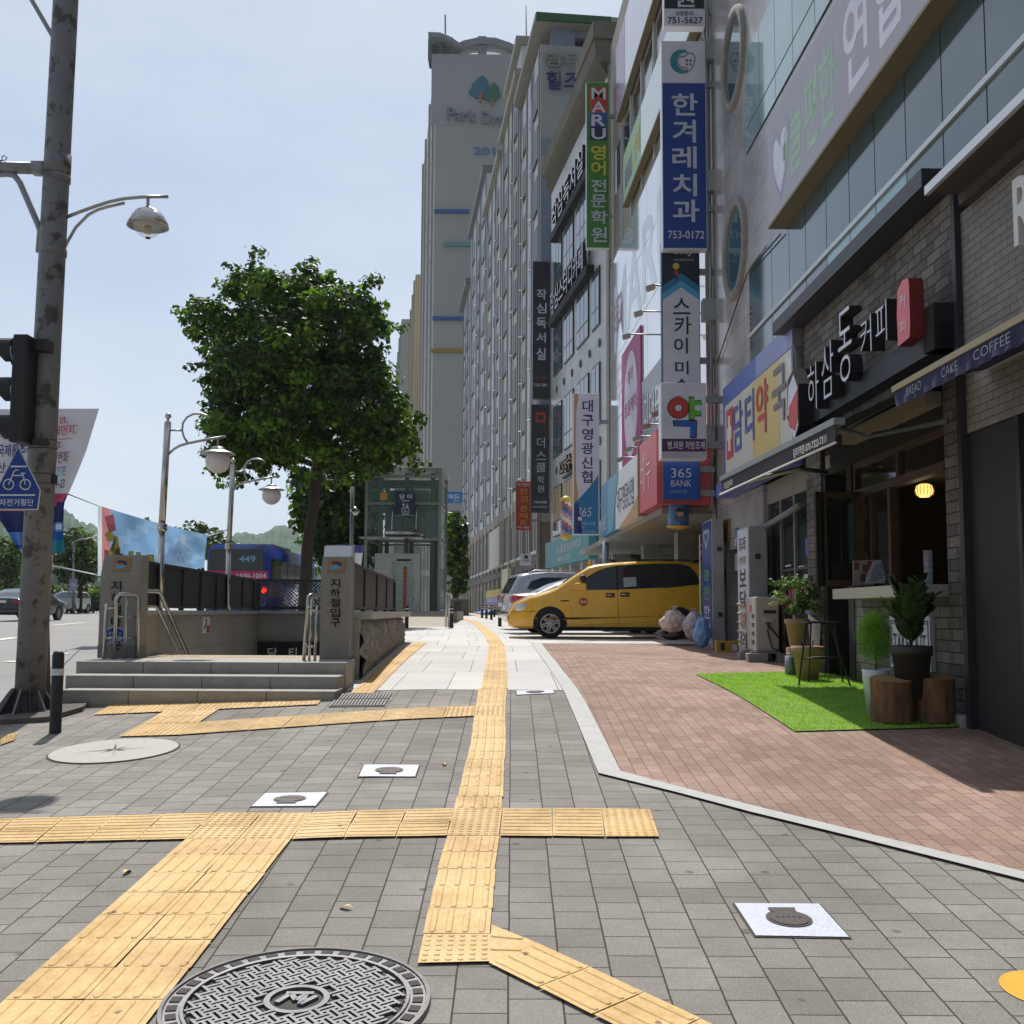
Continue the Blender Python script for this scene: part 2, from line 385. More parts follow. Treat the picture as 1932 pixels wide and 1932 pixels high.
# pale granite walk that curves off with the street
CPX = [(933,1301),(936,1262),(937.2,1235),(937.6,1218),(931,1208),(924.4,1197.6),(909,1184),(894,1173.8),(882,1169.6),(872,1167)]
CP = [gnd(*p) for p in CPX]
def cpx(y):
    if y <= CP[0].y: return CP[0].x
    for a, b in zip(CP, CP[1:]):
        if y <= b.y: return a.x + (b.x - a.x) * (y - a.y) / (b.y - a.y)
    a, b = CP[-2], CP[-1]; return b.x + (b.x - a.x) / (b.y - a.y) * (y - b.y) - .0016 * (y - b.y) ** 2
def rightx(y): return 9 if y < 19 else lerp(9, 6, min(1, (y - 19) / 30))
mb = MB(); vs = []; fs = []; uv = []; gy2 = [rowY + .35 * i for i in range(80)]; y = gy2[-1]
while y < 150: y += 1.2; gy2.append(y)
NX = 44
for y in gy2:
    lo = -1.93 - (y - 13.5) * .042 if y < 22.6 else max(curbx(y) + .15, -40); hi = rightx(y)
    if y > 45: hi = min(hi, 3.5 - (y - 45) * .1 + 4)
    for i in range(NX + 1):
        x = lo + (hi - lo) * i / NX; vs.append((x, y, zg(x, y) + .004)); uv.append((x - cpx(y) + 100.155, y - rowY))
for j in range(len(gy2) - 1):
    for i in range(NX): q = NX + 1; fs.append((j*q+i, j*q+i+1, (j+1)*q+i+1, (j+1)*q+i))
mb.add(vs, fs, M['granite']); mb.uv = uv; struct(mb.build('granite_path', loc=(0, 0, 0)))
# brick forecourt and its pale border band
D6 = lambda x, y: (575.1 + x / 2.69, 1214.1 + y / 2.69)
D7 = lambda x, y: (1214.1 + x / 2.69, 1214.1 + y / 2.69)
D5 = lambda x, y: (x / 2.69, 1214.1 + y / 2.69)
inner = [(1021,1214.5),(1040,1240),(1107,1331),(1171,1458.5),(1278,1487),(1420,1524),(1600,1568),(1932,1650)]
outer = [(1003,1213.5),(1020,1240),(1062,1303),(1129,1462),(1278,1499),(1420,1537),(1600,1581),(1932,1665)]
iw = pxpoly(inner); ow = pxpoly(outer)
def ext(a, b, k): return (b[0] + (b[0]-a[0]) * k, b[1] + (b[1]-a[1]) * k)
iw.append(ext(iw[-2], iw[-1], 1.2)); ow.append(ext(ow[-2], ow[-1], 1.2))
mb = MB(); drape(mb, iw + [(13, iw[-1][1]), (13, iw[0][1] + .2)], .010, M['brick'], .4); struct(mb.build('brick_forecourt', loc=(0, 0, 0)))
mb = MB(); drape(mb, ow + iw[::-1], .016, M['curbstone'], .4); struct(mb.build('border_band', loc=(0, 0, 0)))

# ------------------------------------------------------------------ tactile paving
def bil(q, u, v): return [(q[0][k]*(1-u)*(1-v) + q[1][k]*u*(1-v) + q[2][k]*u*v + q[3][k]*(1-u)*v) for k in (0, 1)]
YO = .012
def raised(mb, pts, h=.005, ins=.7):
    cx_ = sum(p[0] for p in pts) / len(pts); cy_ = sum(p[1] for p in pts) / len(pts)
    vs = [(x, y, zg(x, y) + YO) for x, y in pts] + [(cx_+(x-cx_)*ins, cy_+(y-cy_)*ins, zg(x, y) + YO + h) for x, y in pts]
    n = len(pts); mb.add(vs, [(i, (i+1) % n, n+(i+1) % n, n+i) for i in range(n)] + [tuple(range(n, 2*n))], M['yellow'])
def bar(mb, p, q, wd, h=.005):
    d = V((q[0]-p[0], q[1]-p[1], 0)).normalized(); s = V((-d.y, d.x, 0)); rings = []
    for r, hh in ((wd, 0), (wd * .62, h)):
        ring = []
        for e, c in ((p, -1), (q, 1)):
            for k in range(5):
                a = (-90 + 45 * k) * math.pi / 180
                o = d * (c * r * math.cos(a)) + s * (c * r * math.sin(a)); x, y = e[0] + o.x, e[1] + o.y
                ring.append((x, y, zg(x, y) + YO + hh))
        rings += ring
    mb.add(rings, [(i, (i+1) % 10, 10+(i+1) % 10, 10+i) for i in range(10)] + [tuple(range(10, 20))], M['yellow'])
def tile(mb, q, pat):
    c = [sum(p[k] for p in q) / 4 for k in (0, 1)]
    jx, jy, jr = random.uniform(-.003, .003), random.uniform(-.003, .003), random.uniform(-.012, .012)
    q = [(p[0]+jx-(p[1]-c[1])*jr, p[1]+jy+(p[0]-c[0])*jr) for p in q]
    qi = [(c[0]+(p[0]-c[0])*.982, c[1]+(p[1]-c[1])*.982) for p in q]
    mb.add([(*bil(qi, i/2, j/2), zg(*bil(qi, i/2, j/2)) + YO + random.uniform(0, .0015)) for j in range(3) for i in range(3)],
           [(j*3+i, j*3+i+1, j*3+i+4, j*3+i+3) for j in range(2) for i in range(2)], M['yellow'])
    ux = math.dist(q[0], q[1]); vy = math.dist(q[0], q[3])
    if pat == 'dots':
        nx = max(3, round(ux / .05)); ny = max(2, round(vy / .05))
        for i in range(nx):
            for j in range(ny):
                x, y = bil(qi, (i+.5)/nx, (j+.5)/ny); r = .0155
                raised(mb, [(x + r*math.cos(a*math.pi/4), y + r*math.sin(a*math.pi/4)) for a in range(8)], .005, .6)
    elif pat == 'u':
        n = max(2, round(vy / .075))
        for j in range(n): bar(mb, bil(qi, .07, (j+.5)/n), bil(qi, .93, (j+.5)/n), min(.017, vy/n*.3))
    elif pat == 'v':
        n = max(2, round(ux / .075))
        for i in range(n): bar(mb, bil(qi, (i+.5)/n, .07), bil(qi, (i+.5)/n, .93), min(.017, ux/n*.3))
def block(mb, q, nx, ny, pat):
    for i in range(nx):
        for j in range(ny):
            tile(mb, [bil(q, i/nx, j/ny), bil(q, (i+1)/nx, j/ny), bil(q, (i+1)/nx, (j+1)/ny), bil(q, i/nx, (j+1)/ny)], pat)
def auto(mb, px, pat, ny=None, nx=None):
    q = pxpoly(px); a = (math.dist(q[0], q[1]) + math.dist(q[2], q[3])) / 2; b = (math.dist(q[0], q[3]) + math.dist(q[1], q[2])) / 2
    block(mb, q, nx or max(1, round(a / .3)), ny or max(1, round(b / .3)), pat); return q
def tac(): return struct(mb.build('tactile_paving', loc=(0, 0, 0)))
# across the picture
mb = MB()
auto(mb, [D5(-330,1028), D5(940,1003), D5(1090,868), D5(-180,903)], 'u', 2)
auto(mb, [D5(940,1003), D5(1480,1003), D5(1570,868), D5(1090,868)], 'dots', 2, 2)
auto(mb, [D5(1480,1003), D6(722,985), D6(757,845), D5(1570,868)], 'u', 2)
auto(mb, [D6(722,985), D6(990,985), D6(1003,845), D6(757,845)], 'dots', 1, 1)
auto(mb, [D6(990,985), D6(1525,991), D6(1505,845), D6(1003,845)], 'u', 1, 2)
auto(mb, [D6(1525,991), D6(1800,991), D6(1752,850), D6(1505,845)], 'dots', 1, 1)
tac()
# diagonal double row at the left
q = pxpoly([D5(-105,1932), D5(755,1932), D5(1480,1003), D5(940,1003)])
q[0] = ext(q[3], q[0], .45); q[1] = ext(q[2], q[1], .45)
mb = MB(); block(mb, q, 2, max(6, round(math.dist(q[0], q[3]) / .3)), 'v'); tac()
# the row ahead
mb = MB()
rows = [(563,1637,938,1630),(600,1487,945,1487),(626,1358,953,1358),(652,1245,962,1245),(674,1155,968,1155),(697,1068,980,1068),(722,985,990,985)]
for k, (a, b) in enumerate(zip(rows, rows[1:])):
    q = pxpoly([D6(a[0],a[1]), D6(a[2],a[3]), D6(b[2],b[3]), D6(b[0],b[1])]); tile(mb, q, 'dots' if k == 0 else 'v')
auto(mb, [D6(757,845), D6(1003,845), D6(1020,520), D6(838,520)], 'v', None, 1)
auto(mb, [D6(838,520), D6(1020,520), D6(1020,373), D6(860,373)], 'v', None, 1)
auto(mb, [D6(860,373), D6(1020,373), D6(1020,322), D6(868,324)], 'dots', 2, 1)
auto(mb, [D6(868,324), D6(1020,322), D6(1026,232), D6(880,234)], 'v', None, 1)
tac()
mb = MB(); y = CP[0].y + .02
while y < 70:
    s = .3 if y < 24 else 1.2; hw = .152
    q = [(cpx(y)-hw, y), (cpx(y)+hw, y), (cpx(y+s)+hw, y+s), (cpx(y+s)-hw, y+s)]
    if y < 24: tile(mb, q, 'v')
    else: mb.add([(x, yy, zg(x, yy) + YO) for x, yy in q], [(0,1,2,3)], M['yellow'])
    y += s
tac()
# branch to the lower right
mb = MB(); P6 = lambda *p: pxpoly([D6(*x) for x in p])
t0 = P6((935,1632),(1185,1535),(948,1440)); mb.add([(x, y, zg(x, y)+YO) for x, y in t0], [(0,1,2)], M['yellow'])
bar(mb, lerp(V(t0[0]), V(t0[2]), .35) + (V(t0[1])-V(t0[2]))*.06, lerp(V(t0[0]), V(t0[1]), .62), .016); bar(mb, lerp(V(t0[0]), V(t0[2]), .7) + (V(t0[1])-V(t0[2]))*.06, lerp(V(t0[2]), V(t0[1]), .62) - (V(t0[2])-V(t0[0]))*.08, .016)
for p in (((930,1635),(1185,1760),(1450,1655),(1185,1535)), ((1185,1760),(1460,1900),(1725,1785),(1450,1655)), ((1460,1900),(1745,2045),(2010,1920),(1725,1785)), ((1745,2045),(2040,2195),(2305,2060),(2010,1920))): tile(mb, P6(*p), 'u')
tac()
# rows in front of the station steps
mb = MB()
auto(mb, [D5(470,368), D5(1610,315), D5(1655,270), D5(560,318)], 'dots', 1)
auto(mb, [D5(720,415), D5(1010,405), D5(1110,339), D5(830,349)], 'v')
auto(mb, [D5(600,478), D5(905,470), D5(1010,405), D5(720,415)], 'dots', 1)
auto(mb, [D5(905,470), D6(700,381), D6(722,326), D5(1010,405)], 'u', 1)
auto(mb, [D6(700,381), D6(858,374), D6(866,323), D6(722,326)], 'dots', 1, 1)
tac()
mb = MB(); auto(mb, [(661,1310), (705,1310), (805.5,1213), (777.5,1214)], 'v', None, 1); tac()
mb = MB(); auto(mb, [(908,1166),(925,1166),(884,1157.5),(872,1157.5)], '', 4, 1); tac()
mb = MB(); auto(mb, [(0,1408),(26,1399),(34,1384),(0,1390)], 'dots', 1); tac()
# painted yellow disc at the right edge
c = gnd(1975, 1868); r = abs(gnd(1891, 1866).x - c.x)
mb = MB(); drape(mb, [(c.x + r*math.cos(k*math.pi/24), c.y + r*1.05*math.sin(k*math.pi/24)) for k in range(48)], .004, M['yellowpaint'], .3); struct(mb.build('painted_disc', loc=(0,0,0)))
# lane lines
mb = MB()
def lane(px, wd=.14):
    a, b = [gnd(*p) for p in px]; a.z = b.z = 0; d = (b - a).normalized(); s = V((-d.y, d.x, 0)) * wd
    drape(mb, [tuple((a+s).xy), tuple((b+s).xy), tuple((b-s).xy), tuple((a-s).xy)], -.12, M['roadwhite'], 1)
for p in ([(97,1173.5),(161,1169)], [(-20,1199),(33,1193)], [(15,1235),(32,1233.5)], [(97,1222.5),(127,1219.5)], [(150,1157.5),(184,1156.6)], [(-30,1340),(4,1318)]): lane(p)
struct(mb.build('road_marking', loc=(0,0,0)))

# ------------------------------------------------------------------ covers in the paving
def manhole():
    c = gnd(560, 1893); R0 = abs(gnd(813, 1893).x - gnd(312, 1893).x) / 2
    sx = (zg(c.x + .3, c.y) - zg(c.x - .3, c.y)) / .6; sy = (zg(c.x, c.y + .3) - zg(c.x, c.y - .3)) / .6
    X = V((1, 0, sx)).normalized(); Y = V((0, 1, sy)).normalized(); Z = X.cross(Y)
    t = thing('manhole_cover', 'large round cast iron manhole cover with basket-weave ribs and a ring of slots', 'manhole cover', c)
    ax = (X, Y, Z); o = c + Z * .004
    mb = MB(); mb.lathe(o, [(0, .004), (R0*.80, .004)], M['irondirt'], 64, False, ax); mb.build('lid_plate', t)
    mb = MB(); mb.lathe(o, [(R0*.82, .0), (R0*.82, .014), (R0*.845, .016), (R0*.85, .008), (R0*.965, .008), (R0*.97, .016), (R0, .014), (R0*1.01, -.02)], M['castiron'], 72, False, ax)
    mb.build('rim', t)
    mb = MB()
    for k in range(38):
        a = 2*math.pi*k/38; d = X*math.cos(a) + Y*math.sin(a); s = Y*math.cos(a) - X*math.sin(a)
        mb.obox(o + d*R0*.907 + Z*.009, d*R0*.038, s*R0*.046, Z*.003, M['irondirt'])
    mb.build('slots', t)
    mb = MB(); st = R0 * .098; a45 = R(38); U = X*math.cos(a45) + Y*math.sin(a45); W = Y*math.cos(a45) - X*math.sin(a45); N = 10
    for i in range(-N, N+1):
        for j in range(-N, N+1):
            for k in range(2):
                hor = (i + j) % 2 == 0
                p = U*(i*st) + W*(j*st) + (W if hor else U)*((k-.5)*st*.5)
                rr = p.length
                if rr < R0*.27 or rr > R0*.775: continue
                mb.obox(o + p + Z*.009, (U if hor else W)*st*.62, (W if hor else U)*st*.125, Z*.006, M['castiron'])
    mb.build('weave_ribs', t)
    mb = MB(); mb.lathe(o, [(R0*.20, .004), (R0*.20, .015), (R0*.245, .015), (R0*.245, .004)], M['castiron'], 48, False, ax)
    for x0, y0, x1, y1 in ((-.14,-.06,-.06,.09),(-.06,.09,-.005,-.02),(-.005,-.02,.055,.07),(.055,.07,.04,-.09),(.04,-.09,.14,.05),(-.1,.1,.11,.1)):
        a = X*x0*R0 + Y*y0*R0; b = X*x1*R0 + Y*y1*R0; d = (b-a); s = Z.cross(d.normalized())
        mb.obox(o + (a+b)/2 + Z*.009, d/2, s*R0*.022, Z*.006, M['castiron'])
    mb.build('emblem', t)
manhole()
def cover(px, label, flip):
    q = pxpoly(px); c = V((sum(p[0] for p in q)/4, sum(p[1] for p in q)/4, 0)); c.z = zg(c.x, c.y)
    t = thing('utility_cover', label, 'utility cover', c, 'square utility covers set in the grey paving')
    mb = MB(); k = 8
    for i in range(k):
        for j in range(k):
            pts = [bil(q, a/k, b/k) for a, b in ((i,j),(i+1,j),(i+1,j+1),(i,j+1))]
            mb.add([(x, y, zg(x, y)+.008) for x, y in pts], [(0,1,2,3)], M['bluegranite'])
    mb.build('surround', t)
    big = [(c.x+(p[0]-c.x)*1.05, c.y+(p[1]-c.y)*1.05) for p in q]
    mb = MB(); mb.add([(x, y, zg(x, y)+.004) for x, y in big], [(0,1,2,3)], M['irondirt']); mb.build('joint', t)
    r = .255; pts = [bil(q, .5 + r*math.cos(a*math.pi/20), .5 + r*math.sin(a*math.pi/20)) for a in range(40)]
    mb = MB(); mb.add([(x, y, zg(x, y)+.012) for x, y in pts], [tuple(range(40))], M['darkiron'])
    pts2 = [bil(q, .5 + r*.86*math.cos(a*math.pi/20), .5 + r*.86*math.sin(a*math.pi/20)) for a in range(40)]
    mb.add([(x, y, zg(x, y)+.015) for x, y in pts2], [tuple(range(40))], M['darkiron'])
    for i in range(-2, 3): mb.add([(x, y, zg(x, y)+.017) for x, y in (bil(q, .5+i*.06-.015, .5), bil(q, .5+i*.06+.015, .5), bil(q, .5+i*.06+.015, .54), bil(q, .5+i*.06-.015, .54))], [(0,1,2,3)], M['irondirt'])
    s = 1 if flip else -1
    mb.add([(x, y, zg(x, y)+.014) for x, y in (bil(q, .36, .5+s*.2), bil(q, .64, .5+s*.2), bil(q, .66, .5+s*.33), bil(q, .34, .5+s*.33))], [(0,1,2,3)], M['darkiron'])
    mb.build('lid', t)
cover([(1426,1768),(1602,1771),(1545,1708),(1386,1707)], 'square pale blue granite cover with round lid nearest the camera at right', True)
cover([(677,1467),(783,1467),(790.7,1445),(686.6,1444.6)], 'square pale cover with round lid just left of the yellow row ahead', False)
cover([(474,1523.4),(594.8,1522.6),(617,1496.6),(500,1498.5)], 'square pale cover with round lid right above the dotted yellow block', False)
cover([(975.3,1312),(1046,1309),(1042.8,1302),(974,1304)], 'small square pale cover at the edge where the pale granite walk begins', False)
# round carved granite disc
c = gnd(216, 1417); r = (gnd(340, 1409).x - gnd(92, 1424).x) / 2
t = thing('granite_disc', 'large round pale granite disc with carved star lines by the station steps', 'paving disc', c)
mb = MB(); pts = [(c.x + r*math.cos(k*math.pi/32), c.y + r*math.sin(k*math.pi/32)) for k in range(64)]; drape(mb, pts, .010, M['gstone2'], .35); mb.build('slab', t)
mb = MB(); drape(mb, [(c.x+(x-c.x)*1.03, c.y+(y-c.y)*1.03) for x, y in pts], .005, M['irondirt'], .35); mb.build('joint', t)
mb = MB()
for k in range(8):
    a = k*math.pi/4 + .3; l = r*(.6 if k % 2 == 0 else .3); s = .006; d = (math.cos(a), math.sin(a))
    mb.add([(x, y, zg(x, y)+.0135) for x, y in ((c.x-d[1]*s*2, c.y+d[0]*s*2), (c.x+d[0]*l, c.y+d[1]*l), (c.x+d[1]*s*2, c.y-d[0]*s*2))], [(0,1,2)], M['irondirt'] if k % 3 else mat('brass_inlay', '#8f8778', .5, .1))
mb.build('star_inlay', t)
# drain grate
q = pxpoly([D6(120,325), D6(405,322), D6(445,256), D6(175,258)]); cc = [sum(p[k] for p in q)/4 for k in (0,1)]
t = thing('drain_grate', 'slotted iron drain grate in the paving beside the station steps', 'drain', (*cc, zg(*cc)))
mb = MB(); mb.add([(x, y, zg(x, y)+.005) for x, y in q], [(0,1,2,3)], M['irondirt']); mb.build('frame', t)
mb = MB()
for i in range(17):
    for j in (0, 1):
        a = bil(q, (i+.25)/17, .04 + j*.5); b = bil(q, (i+.7)/17, .04 + j*.5); e = bil(q, (i+.7)/17, .46 + j*.5); f = bil(q, (i+.25)/17, .46 + j*.5)
        mb.add([(x, y, zg(x, y)+.014) for x, y in (a, b, e, f)], [(0,1,2,3)], M['castiron'])
mb.build('bars', t)
# fallen leaves
for (px, py, s, lab) in ((240,1647,.05,'curled yellow fallen leaf left of the diagonal tactile row'), (650,1715,.045,'small pale fallen leaf between the two tactile rows'), (838,1444,.04,'small yellowed fallen leaf near the square cover')):
    c = gnd(px, py); mb = MB(); a = random.uniform(0, 3); vs = []
    for k in range(9):
        u = k/8; wv = math.sin(u*math.pi)*.34
        for sgn in (-1, 1):
            x, y = (u-.5)*2*s, sgn*wv*s; vs.append((c.x + x*math.cos(a)-y*math.sin(a), c.y + x*math.sin(a)+y*math.cos(a), zg(c.x, c.y) + .006 + .012*math.sin(u*5) + .008*abs(sgn)*wv))
    mb.add(vs, [(2*k, 2*k+1, 2*k+3, 2*k+2) for k in range(8)], mat('dry_leaf', '#d9c077', .6, var=.2, scale=40)); tag(mb.build('fallen_leaf'), lab, 'leaf', 'fallen leaves on the paving')
# ------------------------------------------------------------------ left side: pole, signals, banners
M['polepaint'] = None
def pole_material():
    k = NT('peeling_grey_paint'); b = k.b
    f = k.noise(4.5, 6, .62); c = k.ramp(f, hx('#4a4743'), hx('#77777a'), .40, .47)
    c = k.mul(c, k.ramp(k.noise(1.1, 3), (.8,) * 3, (1.05,) * 3)); k.l(c, b.inputs['Base Color'])
    b.inputs['Roughness'].default_value = .5; b.inputs['Metallic'].default_value = .15
    k.l(k.bump(f, .3, .004), b.inputs['Normal']); return k.m
M['polepaint'] = pole_material()
M['black'] = mat('black_paint', '#1f1f21', .55, var=.2, scale=12)
M['blackmat'] = mat('matt_black', '#19191a', .8, var=.2, scale=6)
M['steel'] = mat('stainless_steel', '#b9b6b0', .22, 1.0, var=.06, scale=8)
M['brushed'] = mat('brushed_steel', '#a9a8a4', .38, .9, var=.1, scale=4)
M['galv'] = mat('galvanised_steel', '#8f9296', .45, .5, var=.12, scale=5)
M['blue'] = mat('sign_blue', '#1d4fa3', .4, var=.05)
M['lampglass'] = mat('opal_glass', '#d8d3d2', .35, var=.06, scale=8)
M['navy'] = mat('navy', '#1d2a55', .5, var=.08)
M['cloth'] = mat('white_banner_cloth', '#dfdfe6', .75, var=.04, scale=3)
PY = gnd(60, 1348).y
def pp(px, py, dy=0): return at(px, py, PY + dy)
s = PY / FL
t = thing('signal_pole', 'tall grey roadside pole with peeling paint at the left edge', 'pole', pp(57, 1345))
mb = MB(); mb.tube([pp(55, 1345), pp(90, 640), pp(124, 0), pp(146, -420)], [27.5*s, 25*s, 23.6*s, 21*s], M['polepaint'], 28); mb.build('shaft', t)
for cpts in ([pp(107.1, 343), pp(107.7, 331)], [pp(99.8, 482), pp(100.4, 470)], [pp(107.2, 330), pp(109.6, 292)]):
    mb = MB(); mb.tube(cpts, 25.4*s, M['polepaint'], 28); mb.build('collar', t)
b0 = pp(50, 1348); mb = MB(); mb.lathe(b0, [(.33, -.06), (.33, .0), (.30, .015), (.2, .03), (.135, .23)], M['darkiron'], 20)
for k in range(12):
    a = 2*math.pi*k/12; d = V((math.cos(a), math.sin(a), 0)); sd_ = V((-d.y, d.x, 0))*.006
    p = [b0+d*.12+V((0,0,.26)), b0+d*.155+V((0,0,.26)), b0+d*.315+V((0,0,.02)), b0+d*.12+V((0,0,.02))]; mb.prism([q-sd_ for q in p], sd_*2, M['galv'] if k % 2 else M['darkiron'])
mb.build('base_flange', t)
mb = MB(); mb.tube([pp(74, 318), pp(-120, 312)], 11.5*s, M['galv'], 14); mb.tube([pp(88, 318.5), pp(62, 318)], 16*s, M['galv'], 4); mb.tube([pp(4, 316), pp(-8, 316)], 15*s, M['galv'], 14)
for k in range(14): pass
mb.build('signal_arm', t)
mb = MB(); mb.tube([pp(8+4.4*math.cos(a*.449), 298+4.4*math.sin(a*.449)) for a in range(15)], 1.1*s, M['galv'], 6, False); mb.build('eye_bolt', t)
mb = MB(); mb.tube([pp(-40, 330), pp(14, 328), pp(27, 331), pp(38, 345), pp(72, 424), pp(76, 436), pp(73, 476)], 6*s, M['galv'], 10); mb.build('arm_brace', t)
mb = MB(); mb.tube([pp(40, -38), pp(60, 0), pp(98, 66), pp(103, 76)], 4.6*s, M['galv'], 10); mb.build('upper_brace', t)
mb = MB(); mb.tube([pp(122, 411), pp(150, 400), pp(179, 389.5), pp(205, 381), pp(232, 375), pp(268, 371.5), pp(317, 371)], 3.4*s, M['brushed'], 10)
mb.tube([pp(124, 465), pp(128, 455), pp(143, 429), pp(167, 405), pp(184, 396), pp(202, 390.5), pp(235, 383)], 3.0*s, M['brushed'], 10)
mb.tube([pp(279, 371), pp(279, 394)], 3*s, M['brushed'], 10); la = mb.build('lamp_arm', t)
lc = pp(279, 428); mb = MB()
mb.lathe(lc, [(39.5*s, 0), (38*s, 7*s), (33*s, 16*s), (30.5*s, 22*s), (29*s, 23*s), (24*s, 30*s), (14*s, 35.5*s), (9*s, 36.5*s), (8*s, 39*s), (0, 39.5*s)], M['steel'], 40)
mb.lathe(lc, [(39.5*s, 0), (30*s, 12*s), (10*s, 24*s), (0, 25*s)], M['brushed'], 40); mb.build('lamp_shade', t)
mb = MB(); mb.sphere(pp(279, 423), 27*s, clearmat('clear_globe', '#e6ecf2', .22), 28); gl = mb.build('lamp_globe', t)
mb = MB(); mb.cyl(pp(279, 440), 7*s, 14*s, mat('lamp_socket', '#b89a72', .5), 14); mb.cyl(pp(279, 450), 5*s, 2*s, M['darkiron'], 12); mb.build('lamp_socket', t)
mb = MB(); mb.tube([pp(88, 1322, .3), pp(86, 1180, .3), pp(94, 1046, .3)], [8*s, 7*s, 6*s], mat('conduit_brown', '#6b5e50', .7, var=.2, scale=3), 12); mb.build('conduit', t)
for py in (832, 848, 896, 914): mb = MB(); mb.tube([pp(55+(1345-py)*.0485, py+.8), pp(55+(1345-py)*.0485, py-.8)], 26.6*s, M['darkiron'], 24); mb.build('strap', t)
mb = MB(); mb.box(*sorted((pp(99, 900).x, pp(105, 900).x)), PY-.05, PY+.05, pp(100, 914).z, pp(100, 896).z, M['black']); mb.build('strap_buckle', t)
# dark plinth the pole stands on
pad = [(curbx(PY-.9)+.03, PY-.62), (b0.x+.42, PY-.5), (b0.x+.52, PY+.1), (b0.x+.42, PY+.55), (curbx(PY+.6)+.03, PY+.6)]
mb = MB(); mb.prism([(x, y, zg(x, y)-.1) for x, y in pad], (0, 0, .15), mat('stained_concrete', '#5d5850', .9, var=.25, scale=5, bump=.4))
tag(mb.build('pole_plinth'), 'low stained concrete pad under the tall roadside pole', 'plinth')
# traffic light, seen from its side, facing left
Yt = PY - .22; s2 = Yt / FL; q = lambda x, y, d=0: at(x, y, Yt + d)
t = thing('traffic_light', 'black three-lamp traffic light seen from the side on the tall pole', 'traffic light', q(47, 837))
mb = MB(); a, b = q(28, 838), q(66, 637); mb.bbox(a.x, b.x, Yt-.16, Yt+.16, a.z, b.z, M['black'], .02); mb.build('housing', t)
for cy_ in (663, 737, 808):
    c = q(28, cy_); mb = MB(); vs = []; fs = []; N = 20; r = .135
    for i in range(N + 1):
        th = -math.pi*.85 + 2*math.pi*.85*i/N; l = .05 + .20*(.5 + .5*math.cos(th))
        for rr in (r, r - .008):
            for xx in (0, -l): vs.append((c.x + xx, c.y + rr*math.sin(th), c.z + rr*math.cos(th)))
    for i in range(N):
        k = i*4; fs += [(k, k+1, k+5, k+4), (k+2, k+3, k+7, k+6), (k+1, k+3, k+7, k+5)]
    mb.add(vs, fs, M['black']); mb.build('visor', t)
    mb = MB(); mb.lathe(c, [(0, .012), (.11, .002), (.125, -.02)], mat('dark_lens', '#2b3330', .2), 20, True, (V((0,1,0)), V((0,0,1)), V((-1,0,0)))); mb.build('lens', t)
mb = MB(); mb.box(q(64, 650).x, q(92, 650).x, Yt-.04, Yt+.12, q(66, 662).z, q(66, 641).z, M['black']); mb.build('bracket', t); mb = MB(); mb.box(q(64, 833).x, q(84, 833).x, Yt-.04, Yt+.12, q(66, 838).z, q(66, 828).z, M['black']); mb.build('bracket', t)
# bicycle crossing sign
Yb = PY - .3; q = lambda x, y: at(x, y, Yb); ev = V((0, .012, 0))
t = thing('bicycle_crossing_sign', 'blue pentagonal bicycle crossing sign strapped to the tall pole', 'road sign', q(34, 962))
pent = [(34.5, 842), (76.5, 925), (71.5, 962), (-4, 962), (-8, 925)]
mb = MB(); mb.prism([q(*p) for p in pent], ev, M['roadwhite']); mb.build('plate_edge', t)
cx0, cy0 = 34.3, 920; mb = MB(); mb.prism([q(cx0+(x-cx0)*.955, cy0+(y-cy0)*.955) - ev*.3 for x, y in pent], ev*.2, mat('sign_blue_deep', '#17398c', .4, var=.05)); mb.build('plate_face', t)
wm = mat('sign_white', '#cfd2d8', .5, var=.04); qq = lambda x, y: at(x, y, Yb - .012); sb = Yb/FL
mb = MB()
for cxw in (16.3, 47.8): mb.tube([qq(cxw + 9.6*math.cos(k*math.pi/12), 914 + 9.6*math.sin(k*math.pi/12)) for k in range(25)], 1.25*sb, wm, 6, False)
for pts in ([(16.3, 914), (27, 889), (30, 887), (35, 887)], [(24.5, 897), (45, 897)], [(47.8, 914), (44, 897), (42, 894)], [(39, 893), (48, 893)]): mb.tube([qq(*p) for p in pts], 1.25*sb, wm, 6)
mb.build('bicycle_symbol', t)
mb = MB()
for x0, x1, y in ((20, 50.5, 880), (0, 66, 934)): mb.prism([qq(x0, y-1.4), qq(x1, y-1.4), qq(x1, y+1.4), qq(x0, y+1.4)], (0, .002, 0), wm)
mb.build('stripe', t)
mb = MB(); mb.text('자전거횡단', qq(-1, 954.5), qq(63.5, 954.5) - qq(-1, 954.5), qq(-1, 941) - qq(-1, 954.5), wm, .01); mb.build('lettering', t)

